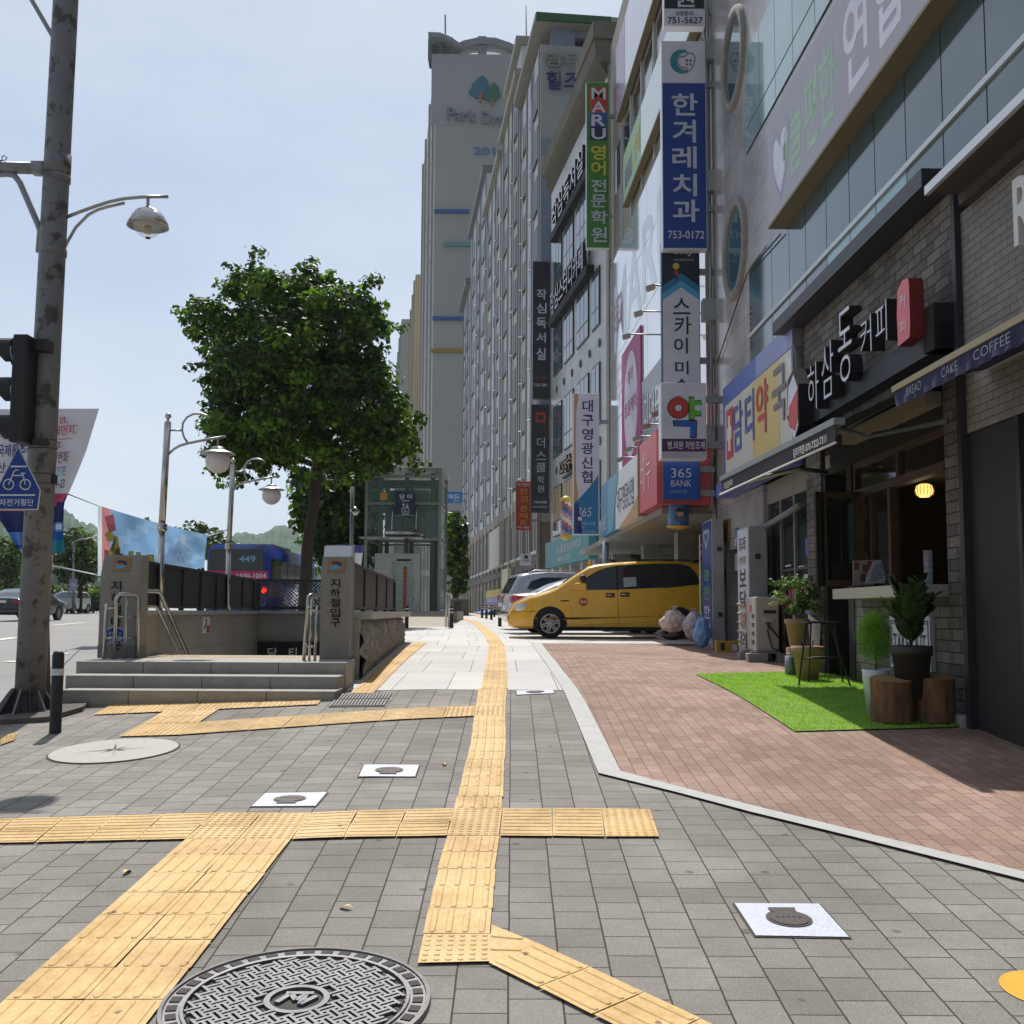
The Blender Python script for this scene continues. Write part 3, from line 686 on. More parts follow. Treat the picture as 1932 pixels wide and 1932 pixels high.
# bollards
def bollard(name, label, base, h, r, bands, group):
    t = thing(name, label, 'bollard', base, group)
    mb = MB(); x, y, z = base
    mb.lathe(base, [(r*1.02, -.03), (r*1.02, .02), (r, .03), (r, h*.93), (r*.93, h*.97), (r*.6, h*.995), (0, h)], M['black'], 20); mb.build('post', t)
    for z0, z1 in bands:
        mb = MB(); mb.lathe(base, [(r*1.04, h*z0), (r*1.04, h*z1)], mat('reflective_band', '#c9c9c6', .5, var=.08, scale=20), 20); mb.build('reflective_band', t)
    return t
p = gnd(104, 1383); bollard('bollard', 'black steel bollard with one white band at the foot of the tall pole', p, .735, .052, [(.70, .78)], 'bollards along the walkway')
for i, (px, py, lab) in enumerate(((767, 1186.5, 'black banded bollard in front of the glass lift tower door'), (851.5, 1184.5, 'black banded bollard by the ramp handrail right of the lift tower'),
        (909.5, 1166.3, 'farthest left of the cluster of black bollards by the parked cars'), (917.7, 1167.5, 'second black bollard from the left in the cluster by the parked cars'), (927, 1169.6, 'third black bollard in the cluster, just left of the silver car'), (932.7, 1164.3, 'black bollard behind the cluster, partly hidden by its neighbour'), (943, 1182, 'black bollard directly in front of the silver car bumper'))):
    p = gnd(px, py); bollard('bollard', lab, p, .70, .06 if i < 2 else .062, [(.66, .73), (.82, .88)], 'bollards along the walkway')

# banners
def banner(mb, rows, Y, m, nx=10, wav=.06, ph=0, mfun=None):
    vs = []; fs = []; n = nx + 1
    for j, (y, xl, xr) in enumerate(rows):
        for i in range(n):
            x = xl + (xr - xl) * i / nx; vs.append(at(x, y, Y + wav*math.sin(i*.9 + j*.35 + ph) * (j+1)/len(rows)))
    for j in range(len(rows)-1):
        for i in range(nx):
            mb.add([vs[j*n+i], vs[j*n+i+1], vs[(j+1)*n+i+1], vs[(j+1)*n+i]], [(0,1,2,3)], mfun(rows[j][0], i) if mfun else m, True)
def rowsof(keys, step=8):
    out = []; y = keys[0][0]
    while y <= keys[-1][0]:
        for a, b in zip(keys, keys[1:]):
            if a[0] <= y <= b[0]:
                f = (y-a[0])/(b[0]-a[0]); out.append((y, a[1]+(b[1]-a[1])*f, a[2]+(b[2]-a[2])*f)); break
        y += step
    return out
BC = {k: mat('banner_' + k, v, .7, var=.06, scale=4) for k, v in dict(rose='#c9506b', navy='#1d2d66', blue='#1f5fae', teal='#2a8a9e', orange='#e08a5a', sky='#5d8fd6', mint='#8fd0c6', crimson='#b0305a', ltblue='#4f93b8', ink='#24397c', plum='#6d2a5a').items()}
Y1 = 13.2
t = thing('vertical_banner', 'white street banner with red text curling right from behind the tall pole', 'banner', at(140, 1043, Y1))
rk = rowsof([(771,86,187),(800,86,178),(850,86,163),(900,86,143),(950,86,121),(1000,86,119),(1043,86,122)])
def f1(y, i): return M['cloth'] if y < 928 else BC['rose'] if y < 962 - i*2.2 else BC['navy'] if y < 985 else BC['blue'] if y < 1012 else BC['teal']
mb = MB(); banner(mb, rk, Y1, M['cloth'], 12, .03, 0, f1); mb.build('banner_cloth', t)
mb = MB()
def bt(mb, s_, x0, x1, y0, y1, m, Y=Y1-.06, sl=0, bold=.012): 
    BL = at(x0, y1, Y); mb.text(s_, BL, at(x1, y1-(x1-x0)*sl, Y)-BL, at(x0+1.5, y0, Y)-BL, m, bold)
bt(mb, '폭염,', 96, 127, 787, 801, BC['crimson'], sl=.06); bt(mb, '미세먼지,', 88, 143, 807, 824, BC['crimson'], sl=.08); bt(mb, '기후·', 88, 118, 834, 850, BC['plum'], sl=.06)
bt(mb, '환경변화', 88, 128, 855, 876, BC['plum'], sl=.08); bt(mb, '대응 전문', 84, 124, 884, 900, BC['ltblue'], sl=.1); bt(mb, '21~23', 100, 121, 905, 922, BC['ink'], sl=.08, bold=.02); bt(mb, '엑스코', 92, 115, 930, 940, BC['crimson'])
for y, x1 in ((803, 147), (828, 137), (853, 133), (881, 124)): mb.prism([at(92, y+2, Y1-.06), at(x1, y-1.6, Y1-.06), at(x1, y-.4, Y1-.06), at(92, y+3.2, Y1-.06)], (0, .002, 0), BC['crimson'])
mb.build('lettering', t)
mb = MB(); mb.lathe(at(111, 994, Y1-.07), [(0, 0), (9.5*Y1/FL, 0), (9.6*Y1/FL, -.002)], BC['sky'], 24, False, (V((1,0,0)), V((0,0,1)), V((0,-1,0))))
for k in range(4):
    a = math.pi/4 + k*math.pi/2; mb.lathe(at(111+3.6*math.cos(a), 994+3.6*math.sin(a), Y1-.08), [(0, 0), (3*Y1/FL, 0)], M['cloth'], 12, False, (V((1,0,0)), V((0,0,1)), V((0,-1,0))))
mb.build('emblem', t)
t = thing('vertical_banner', 'white street banner with blue text left of the tall pole, diamond pattern at its tip', 'banner', at(30, 1045, Y1))
rk = rowsof([(772,-70,66),(955,-70,62),(968,-10,58),(1000,12,53),(1030,30,48),(1046,42,45)])
def f2(y, i): return M['cloth'] if y < 950 else BC['orange'] if (y < 962 or (y < 975 and i > 9)) else BC['navy'] if y < 1000 else BC['sky'] if y < 1024 else BC['blue'] if y < 1036 else BC['mint']
mb = MB(); banner(mb, rk, Y1, M['cloth'], 12, .03, 1, f2); mb.build('banner_cloth', t)
mb = MB(); bt(mb, '대한민국', -4, 62, 811, 829, BC['ink']); bt(mb, '국제물주간', -6, 62, 838, 862, BC['ink'], bold=.02); bt(mb, '산 업 전', -8, 58, 872, 892, BC['ink'], bold=.02); mb.build('lettering', t)
# the blue banner, its back towards us
Y2 = 24.0; 
def trans(name, c, tr):
    k = NT(name); k.b.inputs['Base Color'].default_value = (*hx(c), 1); k.b.inputs['Roughness'].default_value = .6
    tb = k.n('ShaderNodeBsdfTranslucent'); tb.inputs[0].default_value = (*hx(c), 1); mx = k.n('ShaderNodeMixShader'); mx.inputs[0].default_value = tr
    k.l(k.b.outputs[0], mx.inputs[1]); k.l(tb.outputs[0], mx.inputs[2]); k.l(mx.outputs[0], k.out.inputs[0]); return k.m
BN = {k: trans('sheer_' + k, v, .5) for k, v in dict(blue='#7fa6cc', blue2='#92b6d6', rose='#c98a8c', yellow='#d2bd5e', white='#dfe6ee', slate='#55627c', gold='#c2b877', dark='#3c4450').items()}
def h2(x, y):
    f = (x-184.5)/(391-184.5); return lerp(953, 1009, f) + 3*math.sin(f*math.pi) , lerp(1087, 1071, f)
t = thing('street_banner', 'long pale blue street banner seen from behind, strung beside the station stairs', 'banner', at(288, 1085, Y2))
mb = MB(); nx, ny = 26, 8; vs = []
for j in range(ny+1):
    for i in range(nx+1):
        x = 184.5 + (391-184.5-(j/ny)*6)*i/nx; a, b = h2(x, 0); f = i/nx
        vs.append(at(x, a+(b-a)*j/ny, Y2 + .12*math.sin(f*9+j*.5)*math.sin(f*math.pi) + .05*math.sin(f*23 - j*.9)))
for j in range(ny):
    for i in range(nx):
        m = BN['white'] if i == 0 else BN['rose'] if i < 3 and j < 7 else BN['blue2'] if (i+j*2) % 11 < 3 else BN['blue']
        n = nx+1; mb.add([vs[j*n+i], vs[j*n+i+1], vs[(j+1)*n+i+1], vs[(j+1)*n+i]], [(0,1,2,3)], m, True)
mb.build('banner_cloth', t)
def bp(x, y): return at(x, y, Y2 - .2)
mb = MB()
for pts, m in (([(197,975),(214,970),(219,1000),(206,1006)], 'rose'), ([(197,1008),(206,1000),(217,1012),(214,1020),(203,1022)], 'yellow'), ([(205,1040),(214,1022),(228,1035),(224,1055),(212,1058)], 'yellow'), ([(209,1036),(217,1010),(223,1040),(218,1052)], 'slate'), ([(217,1010),(223,1014),(226,1040),(229,1050),(216,1062)], 'yellow'),
        ([(224,1046),(231,1044),(236,1060),(233,1062)], 'dark'), ([(197,1036),(205,1040),(207,1058),(196,1062)], 'rose'), ([(242,1040),(252,1039),(252,1058),(242,1058)], 'gold'), ([(256,1041),(266,1042),(266,1060),(256,1060)], 'gold'), ([(276,1046),(291,1046),(291,1062),(276,1062)], 'gold')):
    mb.prism([bp(*p) for p in pts], (0, .003, 0), BN[m])
mb.prism([bp(330,1034), bp(344,1010), bp(358,1040), bp(354,1042), bp(343,1020), bp(334,1036)], (0, .003, 0), BN['white'])
mb.build('picture_print', t)
mb = MB(); BL = bp(358, 1068); mb.text('500m', BL, bp(318, 1066)-BL, bp(358, 1045)-BL, BN['white'], .01); mb.build('lettering', t)
mb = MB(); mb.tube([at(184, 1085, Y2), at(101, 1068, 14)], .012, M['cloth'], 5); mb.tube([at(184, 954, Y2), at(121, 929, 14)], .01, M['galv'], 5); mb.tube([at(391, 1012, Y2), at(428, 1000, 19)], .012, M['cloth'], 5); mb.build('cord', t)

# ------------------------------------------------------------------ garden lamps on the stair wall
YL = 14.7; sL = YL/FL
def gl_(px, py): return at(px, py, YL)
t0 = thing('street_lamp', 'nearer of the two steel globe lamps with scroll brackets above the station stairs', 'street lamp', gl_(301, 1157), 'globe lamps by the station stairs')
mb = MB(); mb.tube([gl_(301.5, 1157), gl_(305, 1000)], 6.2*sL, M['steel'], 14); mb.tube([gl_(305, 1000), gl_(316.5, 798)], 6.4*sL, M['steel'], 14); mb.build('pole', t0)
mb = MB(); mb.lathe(gl_(305.3, 1001), [(6*sL, -2*sL), (9.5*sL, 0), (10*sL, 5*sL), (8.5*sL, 7*sL), (10*sL, 9*sL), (9*sL, 13*sL), (6*sL, 14*sL)], M['steel'], 20); mb.lathe(gl_(316.5, 798), [(6.4*sL, 0), (5*sL, 3*sL), (2.5*sL, 4*sL), (2.5*sL, 7*sL)], M['steel'], 16); mb.build('collar', t0)
mb = MB(); mb.sphere(gl_(317.2, 785), 6*sL, M['steel'], 16); mb.build('finial', t0)
mb = MB(); mb.tube([gl_(319, 856), gl_(328, 847), gl_(340, 840.5), gl_(354, 836.5), gl_(385, 830), gl_(426, 823.5)], 2.6*sL, M['brushed'], 10); mb.tube([gl_(411, 826), gl_(411, 842)], 1.8*sL, M['brushed'], 8); mb.build('arm', t0)
mb = MB(); mb.tube([gl_(354.5, 836), gl_(347, 825), gl_(343.5, 812), gl_(345, 798), gl_(353, 787), gl_(365, 781), gl_(380, 780.5), gl_(390, 784), gl_(395, 788)], 2.1*sL, M['brushed'], 8); mb.tube([gl_(320, 811.5), gl_(343.5, 812)], 2*sL, M['brushed'], 8); mb.build('scroll', t0)
mb = MB(); mb.lathe(gl_(411, 857), [(33*sL, 0), (31*sL, 2*sL), (20*sL, 6.5*sL), (14*sL, 8*sL), (13*sL, 11*sL), (9*sL, 14*sL), (2*sL, 15*sL)], M['brushed'], 28); mb.lathe(gl_(411, 857), [(33*sL, 0), (20*sL, 1*sL), (0, 2*sL)], M['brushed'], 28); mb.build('lamp_shade', t0)
mb = MB(); mb.sphere(gl_(411, 870), 23.3*sL, M['lampglass'], 28); mb.build('lamp_globe', t0)
YL = 19.2
copy_tree(t0, at(429, 1155, YL), None, 'farther of the two steel globe lamps, standing in front of the bus')

# ------------------------------------------------------------------ station stairs
M['wallstone'] = brickmat('stair_wall_stone', (1, 2), .9, .6, '#9b958b', '#948e84', '#6b655c', .004, .0, .2, .7, .1, 60, big=.15)
z0 = lambda rel: EYE + rel
t = thing('station_entrance', 'granite subway stair entrance with three steps and low stone walls', 'subway entrance', (-3.3, 12.3, z0(-.95)))
xL = lambda y: -4.53 - (y-13.4)*.055; xR = lambda y: -2.13 - (y-13.4)*.038
def step(name, yf, yb, zt, zb, pl, pr, tilt=0):
    a = at(pl, 1155, yf).x; b = at(pr, 1155, yf).x; mb = MB()
    n = 4; w_ = (b-a)/n
    for i in range(n):
        x0, x1 = a+w_*i+.003, a+w_*(i+1)-.003; mb.bbox(x0, x1, yf, yb, zb, zt, M['gstone'], .006)
    mb.build(name, t)
step('bottom_step', 11.62, 12.1, z0(-.83), z0(-1.25), 118, 636)
step('middle_step', 11.98, 12.6, z0(-.70), z0(-1.2), 128, 641)
step('top_step', 12.42, 12.95, z0(-.57), z0(-1.2), 147, 655)
mb = MB(); mb.prism([(at(147,1155,12.42).x, 12.955, z0(-.574)), (at(655,1155,12.42).x, 12.955, z0(-.574)), (-2.0, 14.45, z0(-.574)), (-4.75, 14.45, z0(-.574))], (0,0,-.5), M['gstone']); mb.build('landing', t)
mb = MB()
for i in range(26):
    f = (i+.5)/26; x = lerp(-4.35, -2.3, f)
    for k in range(4): mb.lathe((x, 13.86+.075*k, z0(-.57)), [(.016, 0), (.012, .005), (0, .005)], M['yellow'], 6)
mb.box(-4.45, -2.22, 13.8, 14.15, z0(-.574), z0(-.5715), M['yellow']); mb.build('warning_strip', t)
mb = MB()
for i in range(20):
    y = 14.45 + i*.33; z = z0(-.574) - (i+1)*.165; mb.box(-5.1, -2.0, y, y+.35, z-.2, z, M['gstone'])
mb.build('stair_flight', t)
def wallx(name, xf, o0, o1, ya, yb, zb, zt, m):
    mb = MB(); mb.prism([(xf(ya)+o0, ya, zb), (xf(ya)+o1, ya, zb), (xf(yb)+o1, yb, zb), (xf(yb)+o0, yb, zb)], (0, 0, zt-zb), m); mb.build(name, t)
wallx('side_wall', xL, -.25, 0, 13.75, 22.0, z0(-4), z0(-.06), M['wallstone'])
wallx('coping', xL, -.28, .03, 13.75, 22.0, z0(-.06), z0(0), M['gstone2'])
wallx('side_wall', xR, 0, .16, 13.75, 22.0, z0(-4), z0(-.06), M['wallstone'])
mb = MB(); mb.box(xL(22)-.25, xR(22)+.2, 22.0, 22.25, z0(-4), z0(-.05), mat('dark_back_stone', '#8b867d', .7, var=.1, scale=4)); mb.build('back_wall', t)
mb = MB(); mb.box(xL(22)-.28, xR(22)+.25, 21.96, 22.28, z0(-.05), z0(0), M['gstone2']); mb.build('back_coping', t)
mb = MB()
for i in range(2): pass
mb.box(xL(21.9), xR(21.9), 21.88, 21.99, z0(-1.3), z0(-.60), M['blackmat']); mb.build('name_board', t)
mb = MB(); P = lambda x, y: at(x, y, 21.86)
for ch, a, b in (('담', 505, 523), ('티', 545, 560)):
    BL = P(a, 1242); mb.text(ch, BL, P(b, 1242)-BL, P(a, 1222)-BL, M['white'], .02)
mb.build('lettering', t)
# rough outer wall on the right
def rough_mat():
    k = NT('split_face_granite'); b = k.b; f = k.noise(5, 6, .75); f2_ = k.noise(11, 5, .7)
    k.l(k.mul(k.ramp(f, hx('#7d7b78'), hx('#a8a6a2'), .3, .7), k.ramp(f2_, (.6,)*3, (1.1,)*3, .35, .6)), b.inputs['Base Color']); b.inputs['Roughness'].default_value = .9
    k.l(k.bump(f2_, .9, .05), b.inputs['Normal']); return k.m
M['rough'] = rough_mat()
mb = MB(); vs = []; fs = []; ny, nz = 90, 12
for j in range(ny+1):
    y = 13.72 + j*(22.7-13.72)/ny
    for i in range(nz+1):
        zt = z0(-.10); zb = zg(-2, y) - .1; f = i/nz
        o = .26 + .05*math.sin(f*math.pi) + random.uniform(-.045, .045)*(1 if 0 < i < nz else 0)
        vs.append((xR(y)+ (o if f < .97 else .2), y, lerp(zb, zt, f)))
for j in range(ny):
    for i in range(nz): fs.append((j*(nz+1)+i, (j+1)*(nz+1)+i, (j+1)*(nz+1)+i+1, j*(nz+1)+i+1))
mb.add(vs, fs, M['rough'], True); mb.box(xR(13.72)+.02, xR(13.72)+.27, 13.70, 13.76, zg(-2, 13.7)-.1, z0(-.1), M['gstone']); mb.prism([vs[-1], vs[-nz-1], (xR(22.7), 22.7, vs[-nz-1][2]), (xR(22.7), 22.7, z0(-.1))], (0, -.1, 0), M['rough']); mb.build('carved_wall', t)
wallx('outer_coping', xR, -.03, .42, 13.75, 22.75, z0(-.098), z0(0), M['gstone2'])
# fences
M['screen'] = mat('dark_screen_panel', '#2a2a2d', .55, var=.2, scale=8)
def fence(name, label, xf, ya, yb, pitch, zt=.62, o=.0):
    d = thing(name, label, 'fence', (xf((ya+yb)/2)+o, (ya+yb)/2, z0(0)), 'black screens round the station stairs'); n = max(2, round((yb-ya)/pitch))
    def strip(nm, za, zb, th, y0, y1, m):
        mb = MB(); mb.prism([(xf(y0)+o-th, y0, z0(za)), (xf(y0)+o+th, y0, z0(za)), (xf(y1)+o+th, y1, z0(za)), (xf(y1)+o-th, y1, z0(za))], (0,0,zb-za), m); mb.build(nm, d)
    strip('top_rail', zt-.04, zt, .035, ya, yb, M['black']); strip('bottom_rail', .03, .07, .03, ya, yb, M['black'])
    for i in range(n+1):
        y = ya + (yb-ya)*i/n; strip('post', .001, zt-.04, .032, y-.035 if i else y, y+.035 if i < n else y, M['black'])
        if i < n: strip('panel', .07, zt-.04, .008, y+.04, ya+(yb-ya)*(i+1)/n-.04, M['screen'])
fence('screen_fence', 'black panel screen along the road side of the station stairs', xL, 13.8, 21.9, 1.1, .63, -.12)
fence('screen_fence', 'black panel screen along the walkway side of the station stairs', xR, 13.75, 22.2, 2.2, .63, .1)
d = thing('lattice_fence', 'black ornamental lattice screen across the far end of the station stairs', 'fence', ((xL(22)+xR(22))/2, 22.12, z0(0)), 'black screens round the station stairs')
xa, xb = xL(22)-.1, xR(22)+.1
mb = MB(); mb.box(xa, xb, 22.08, 22.16, z0(.58), z0(.63), M['black']); mb.build('top_rail', d); mb = MB(); mb.box(xa, xb, 22.08, 22.16, z0(.03), z0(.09), M['black']); mb.build('bottom_rail', d)
for x in (xa+.03, lerp(xa, xb, .5), xb-.03):
    mb = MB(); mb.box(x-.07, x+.07, 22.07, 22.17, z0(.001), z0(.575), M['black']); mb.build('post', d)
for x0, x1 in ((xa+.11, lerp(xa, xb, .5)-.08), (lerp(xa, xb, .5)+.08, xb-.11)):
    mb = MB(); st = .07; H = .475; W_ = x1-x0; n = int((W_+H)/st)+1
    for k in range(n):
        for sgn in (1, -1):
            a = k*st - H
            xs0, xs1 = max(0, a), min(W_, a+H)
            if xs1-xs0 < .05: continue
            z_0, z_1 = xs0-a, xs1-a
            if sgn < 0: z_0, z_1 = H-z_0, H-z_1
            segs = 5
            for g in range(segs):
                if (g + k + (sgn > 0)) % 4 == 0: continue
                u0, u1 = g/segs, (g+1)/segs
                mb.tube([(x0+lerp(xs0,xs1,u0), 22.12, z0(.095+lerp(z_0,z_1,u0))), (x0+lerp(xs0,xs1,u1), 22.12, z0(.095+lerp(z_0,z_1,u1)))], .011, M['black'], 4, False)
    mb.build('lattice_panel', d)
# name pillars
M['pillar'] = mat('speckled_granite', '#8b867e', .75, var=.12, scale=30, bump=.25, bscale=150)
M['pillardark'] = mat('dark_granite', '#6f6d6b', .6, var=.1, scale=20)  # darker grey granite for the pillar foot
def pillar(label, pl, pr, ptop, pslant, pbase, Y, metalcap):
    a, b = at(pl, pbase, Y), at(pr, pbase, Y); c = (a+b)/2; dp = .34
    zt = at(pl, ptop, Y+.1).z; zs = at(pl, pslant, Y).z
    t = thing('entrance_pillar', label, 'sign pillar', (c.x, Y+dp/2, a.z), 'granite name pillars of the station stairs')
    mb = MB(); mb.prism([(a.x, Y, z0(-.574)), (a.x, Y+dp, z0(-.574)), (a.x, Y+dp, zt), (a.x, Y+.1, zt), (a.x, Y, zs)], (b.x-a.x, 0, 0), M['pillar']); mb.build('block', t)
    wv = b.x-a.x
    mb = MB(); nrm = V((0, -(zt-zs), .1)).normalized(); up = V((0, .1, zt-zs)).normalized()
    e = V((c.x, Y+.055, (zs+zt)/2)); mb.obox(e+nrm*.005, V((.105,0,0)), up*.088, nrm*.008, mat('bronze_plaque', '#9a7448', .5, .3, var=.1)); em = mb.build('emblem', t)
    mb = MB(); dk = mat('emblem_navy', '#26304a', .5); lb = mat('emblem_blue', '#4aa0d8', .5)
    f = lambda u, v: e + V((u, 0, 0)) + up*v + nrm*.0135
    mb.prism([f(-.06,.05), f(.03,.052), f(.062,.02), f(.06,-.005), f(.03,-.005), f(.02,.018), f(-.06,.022)], nrm*.003, dk)
    mb.prism([f(-.07,-.06), f(-.06,-.012), f(-.03,-.02), f(0,-.012), f(.06,-.012), f(.03,-.055)], nrm*.003, lb); mb.build('emblem_mark', t)
    return t, a, b, zs, zt, wv
t, a, b, zs, zt, wv = pillar('grey granite pillar with blue plate at the left of the station stairs', 184, 257, 1047, 1084, 1245, 13.35, False)
mb = MB(); 
for i, ch in enumerate('지하철타는곳'[:6]):
    y0 = 1096 + i*22.5; BL = at(209, y0+19, 13.34); mb.text(ch, BL, at(229, y0+19, 13.34)-BL, at(209, y0, 13.34)-BL, M['blackmat'], .02)
mb.build('lettering', t)
mb = MB(); P = lambda x, y, d=.006: at(x, y, 13.35-d)
mb.prism([P(200,1213), P(200,1188), P(215,1181), P(234,1188), P(234,1213)], (0,.004,0), M['white']); mb.prism([P(201.2,1212,.01), P(201.2,1189,.01), P(215,1182.5,.01), P(232.8,1189,.01), P(232.8,1212,.01)], (0,.003,0), mat('plate_blue', '#1c3f92', .4)); mb.build('address_plate', t)
mb = MB(); BL = P(203, 1198, .013)
for s_, y in (('담티역 로', 1197), ('달구벌대로', 1204), ('2558', 1210)): BL = P(205, y, .013); mb.text(s_, BL, P(229, y, .013)-BL, P(205, y-4.4, .013)-BL, M['white'], .005)
mb.build('plate_lettering', t)
mb = MB(); mb.box(a.x-.004, b.x+.004, 13.345, 13.7, z0(-.574), z0(-.42), M['pillardark']); mb.build('plinth', t)
t, a, b, zs, zt, wv = pillar('grey granite pillar with bright metal cap at the right of the station stairs', 602.5, 658, 1050, 1085, 1245, 13.35, True)
mb = MB()
for i, ch in enumerate('지하철입구'):
    y0 = 1092 + i*18.6; BL = at(623, y0+16.5, 13.34); mb.text(ch, BL, at(642, y0+16.5, 13.34)-BL, at(623, y0, 13.34)-BL, M['blackmat'], .02)
mb.build('lettering', t)
mb = MB(); zc = at(630, 1031, 13.55).z; mb.prism([(a.x+.01, 13.45, zt), (a.x+.01, 13.68, zt), (a.x+.01, 13.68, zc+.02), (a.x+.01, 13.50, zc)], (wv-.02, 0, 0), mat('white_lacquer', '#d9dcdf', .12, .3, var=.03, coat=.6)); mb.build('metal_cap', t)
# steel handrails
def rail(label, tubes, base):
    t = thing('handrail', label, 'handrail', base, 'stainless handrails of the station stairs')
    for nm, pts, r in tubes:
        mb = MB(); mb.tube([at(x, y, Y) for x, y, Y in pts], r, M['steel'], 10); mb.build(nm, t)
Yh = 13.12
rail('steel tube handrail in front of the left granite pillar', [
    ('post', [(196, 1247, Yh), (201, 1139, Yh)], .021), ('loop', [(215.6, 1247, Yh), (219.3, 1132, Yh), (221, 1125, Yh), (226, 1121, Yh), (253, 1121, Yh+.15), (260, 1124, Yh+.2), (262, 1132, Yh+.2), (258, 1241, Yh+.2)], .022),
    ('spacer', [(199, 1148, Yh), (218.5, 1148, Yh)], .016), ('spacer', [(197, 1204, Yh), (217, 1204, Yh)], .016), ('bar', [(218.3, 1163.5, Yh), (260, 1165, Yh+.2)], .009), ('bar', [(217, 1205, Yh), (259, 1202, Yh+.2)], .009), ('bar', [(240, 1122, Yh+.1), (238, 1170, Yh+.1), (235, 1244, Yh+.1)], .015)], at(220, 1247, Yh))
rail('pair of steel rails sloping down into the station stairs at left', [
    ('upper_rail', [(257, 1114.6, 13.75), (262, 1114.6, 13.8), (298, 1116, 14.05), (302, 1119, 14.1), (356, 1240, 15.2)], .026), ('lower_rail', [(250, 1145, 13.75), (294, 1145, 14.0), (297, 1148, 14.05), (341, 1240, 14.7)], .02),
    ('bracket', [(328, 1178, 14.6), (315, 1188, 14.4)], .008)], at(280, 1145, 14.2))
rail('steel tube handrail in front of the right granite pillar', [
    ('loop', [(573, 1249, Yh), (581, 1131, Yh), (583, 1125, Yh), (588, 1122, Yh+.1), (597, 1124, Yh+.3), (600, 1130, Yh+.3)], .022), ('post', [(594, 1248, Yh), (598, 1143, Yh)], .018), ('post', [(583, 1248, Yh+.1), (589, 1126, Yh+.1)], .016),
    ('spacer', [(579, 1152.5, Yh), (597, 1152.5, Yh)], .017), ('spacer', [(576, 1220, Yh), (595, 1220, Yh)], .015)], at(584, 1249, Yh))
# paper notice on the stair wall
YN = 17.2; P = lambda x, y: V((xL(YN)+.01, YN + (x-421)*.028, at(421, y, YN).z))
mb = MB(); mb.prism([P(414,1195), P(428,1195), P(428,1164), P(414,1164)], (.004,0,0), M['white']); mb.prism([P(422,1194)+V((.005,0,0)), P(427.5,1194)+V((.005,0,0)), P(427.5,1180)+V((.005,0,0)), P(422,1180)+V((.005,0,0))], (.002,0,0), mat('notice_red', '#a8463f', .6)); mb.tube([P(417,1186)+V((.008,0,0)), P(421,1176)+V((.008,0,0)), P(420,1168)+V((.008,0,0))], .01, M['black'], 5)
tag(mb.build('wall_notice'), 'narrow white and red paper notice on the stair side wall', 'notice')
# ------------------------------------------------------------------ lift tower
def ramp_z(y): return lerp(z0(-.5), z0(.03), min(1, max(0, (y-36)/9)))
mb = MB(); a, b = at(700, 1180, 36).x, at(858, 1180, 36).x; a2, b2 = at(690, 1156, 46).x, at(849, 1156, 46).x
for i in range(12):
    f, g = i/12, (i+1)/12; y, yy = 36+10*f, 36+10*g
    mb.prism([(lerp(a,a2,f), y, ramp_z(y)), (lerp(b,b2,f), y, ramp_z(y)), (lerp(b,b2,g), yy, ramp_z(yy)), (lerp(a,a2,g), yy, ramp_z(yy))], (0,0,-.5), mat('ramp_paving', '#a39a8c', .8, var=.12, scale=3))
mb.box(a2-.3, b2+.3, 46, 52, z0(-.6), z0(.03), M['gstone']); struct(mb.build('ramp', loc=(0,0,0)))
YE = 46.0; eX0, eX1 = at(688, 1155, YE).x, at(828, 1155, YE).x; eZ0, eZ1 = z0(.03), at(760, 883, YE).z; eD = 4.2
E_ = lambda x, y, d=0: at(x, y, YE-d)
t = thing('lift_tower', 'tall greenish glass lift tower with steel door beside the walkway', 'lift tower', ((eX0+eX1)/2, YE+eD/2, eZ0))
gm = clearmat('tower_glass', '#6f8f85', .26, .04); M['frame'] = mat('tower_frame', '#8b918c', .4, .6, var=.1)
mb = MB()
for x in (eX0, eX1):
    for y in (YE, YE+eD): mb.box(x-.06, x+.06, y-.06, y+.06, eZ0, eZ1, M['frame'])
zs_ = [E_(760, y).z for y in (950, 1017, 1045)]
for z in zs_[:2] + [eZ1-.35]:
    for y in (YE, YE+eD): mb.box(eX0+.06, eX1-.06, y-.05, y+.05, z-.05, z+.05, M['frame'])
    for x in (eX0, eX1): mb.box(x-.05, x+.05, YE+.06, YE+eD-.06, z-.05, z+.05, M['frame'])
mb.build('frame', t)
for (x0, x1, y0, y1) in ((eX0+.07, (eX0+eX1)/2-.012, YE-.015, YE+.015), ((eX0+eX1)/2+.012, eX1-.07, YE-.015, YE+.015), (eX0+.07, eX1-.07, YE+eD-.015, YE+eD+.015)):
    for za, zb in ((eZ0 if y0 > YE+1 else zs_[1]+.06, zs_[1]-.06 if y0 > YE+1 else zs_[0]-.06), (zs_[0]+.06, eZ1)):
        if zb > za: mb = MB(); mb.box(x0, x1, y0, y1, za, zb, gm); mb.build('glass_pane', t)
for x in (eX0, eX1):
    mb = MB(); mb.box(x-.015, x+.015, YE+.07, YE+eD-.07, eZ0, eZ1, gm); mb.build('glass_pane', t)
mb = MB(); mb.box(eX0-.1, eX1+.15, YE-.2, YE+eD+.2, eZ1, eZ1+.05, mat('roof_frost', '#b9c6c0', .3, var=.05)); mb.build('roof', t)
mb = MB(); sx0, sx1 = E_(712,1050).x, E_(812,1050).x
for x in (sx0, sx1, (sx0*.5+sx1*.5)):
    for y in (YE+1.0, YE+3.4): mb.box(x-.09, x+.09, y-.09, y+.09, eZ0, eZ1-.1, mat('shaft_steel', '#5f6866', .5, .3, var=.15))
for z in (eZ0+3.0, eZ0+4.3, eZ0+5.4, eZ1-.5): mb.box(sx0, sx1, YE+.95, YE+1.05, z-.1, z+.1, MC['shaft_steel'])
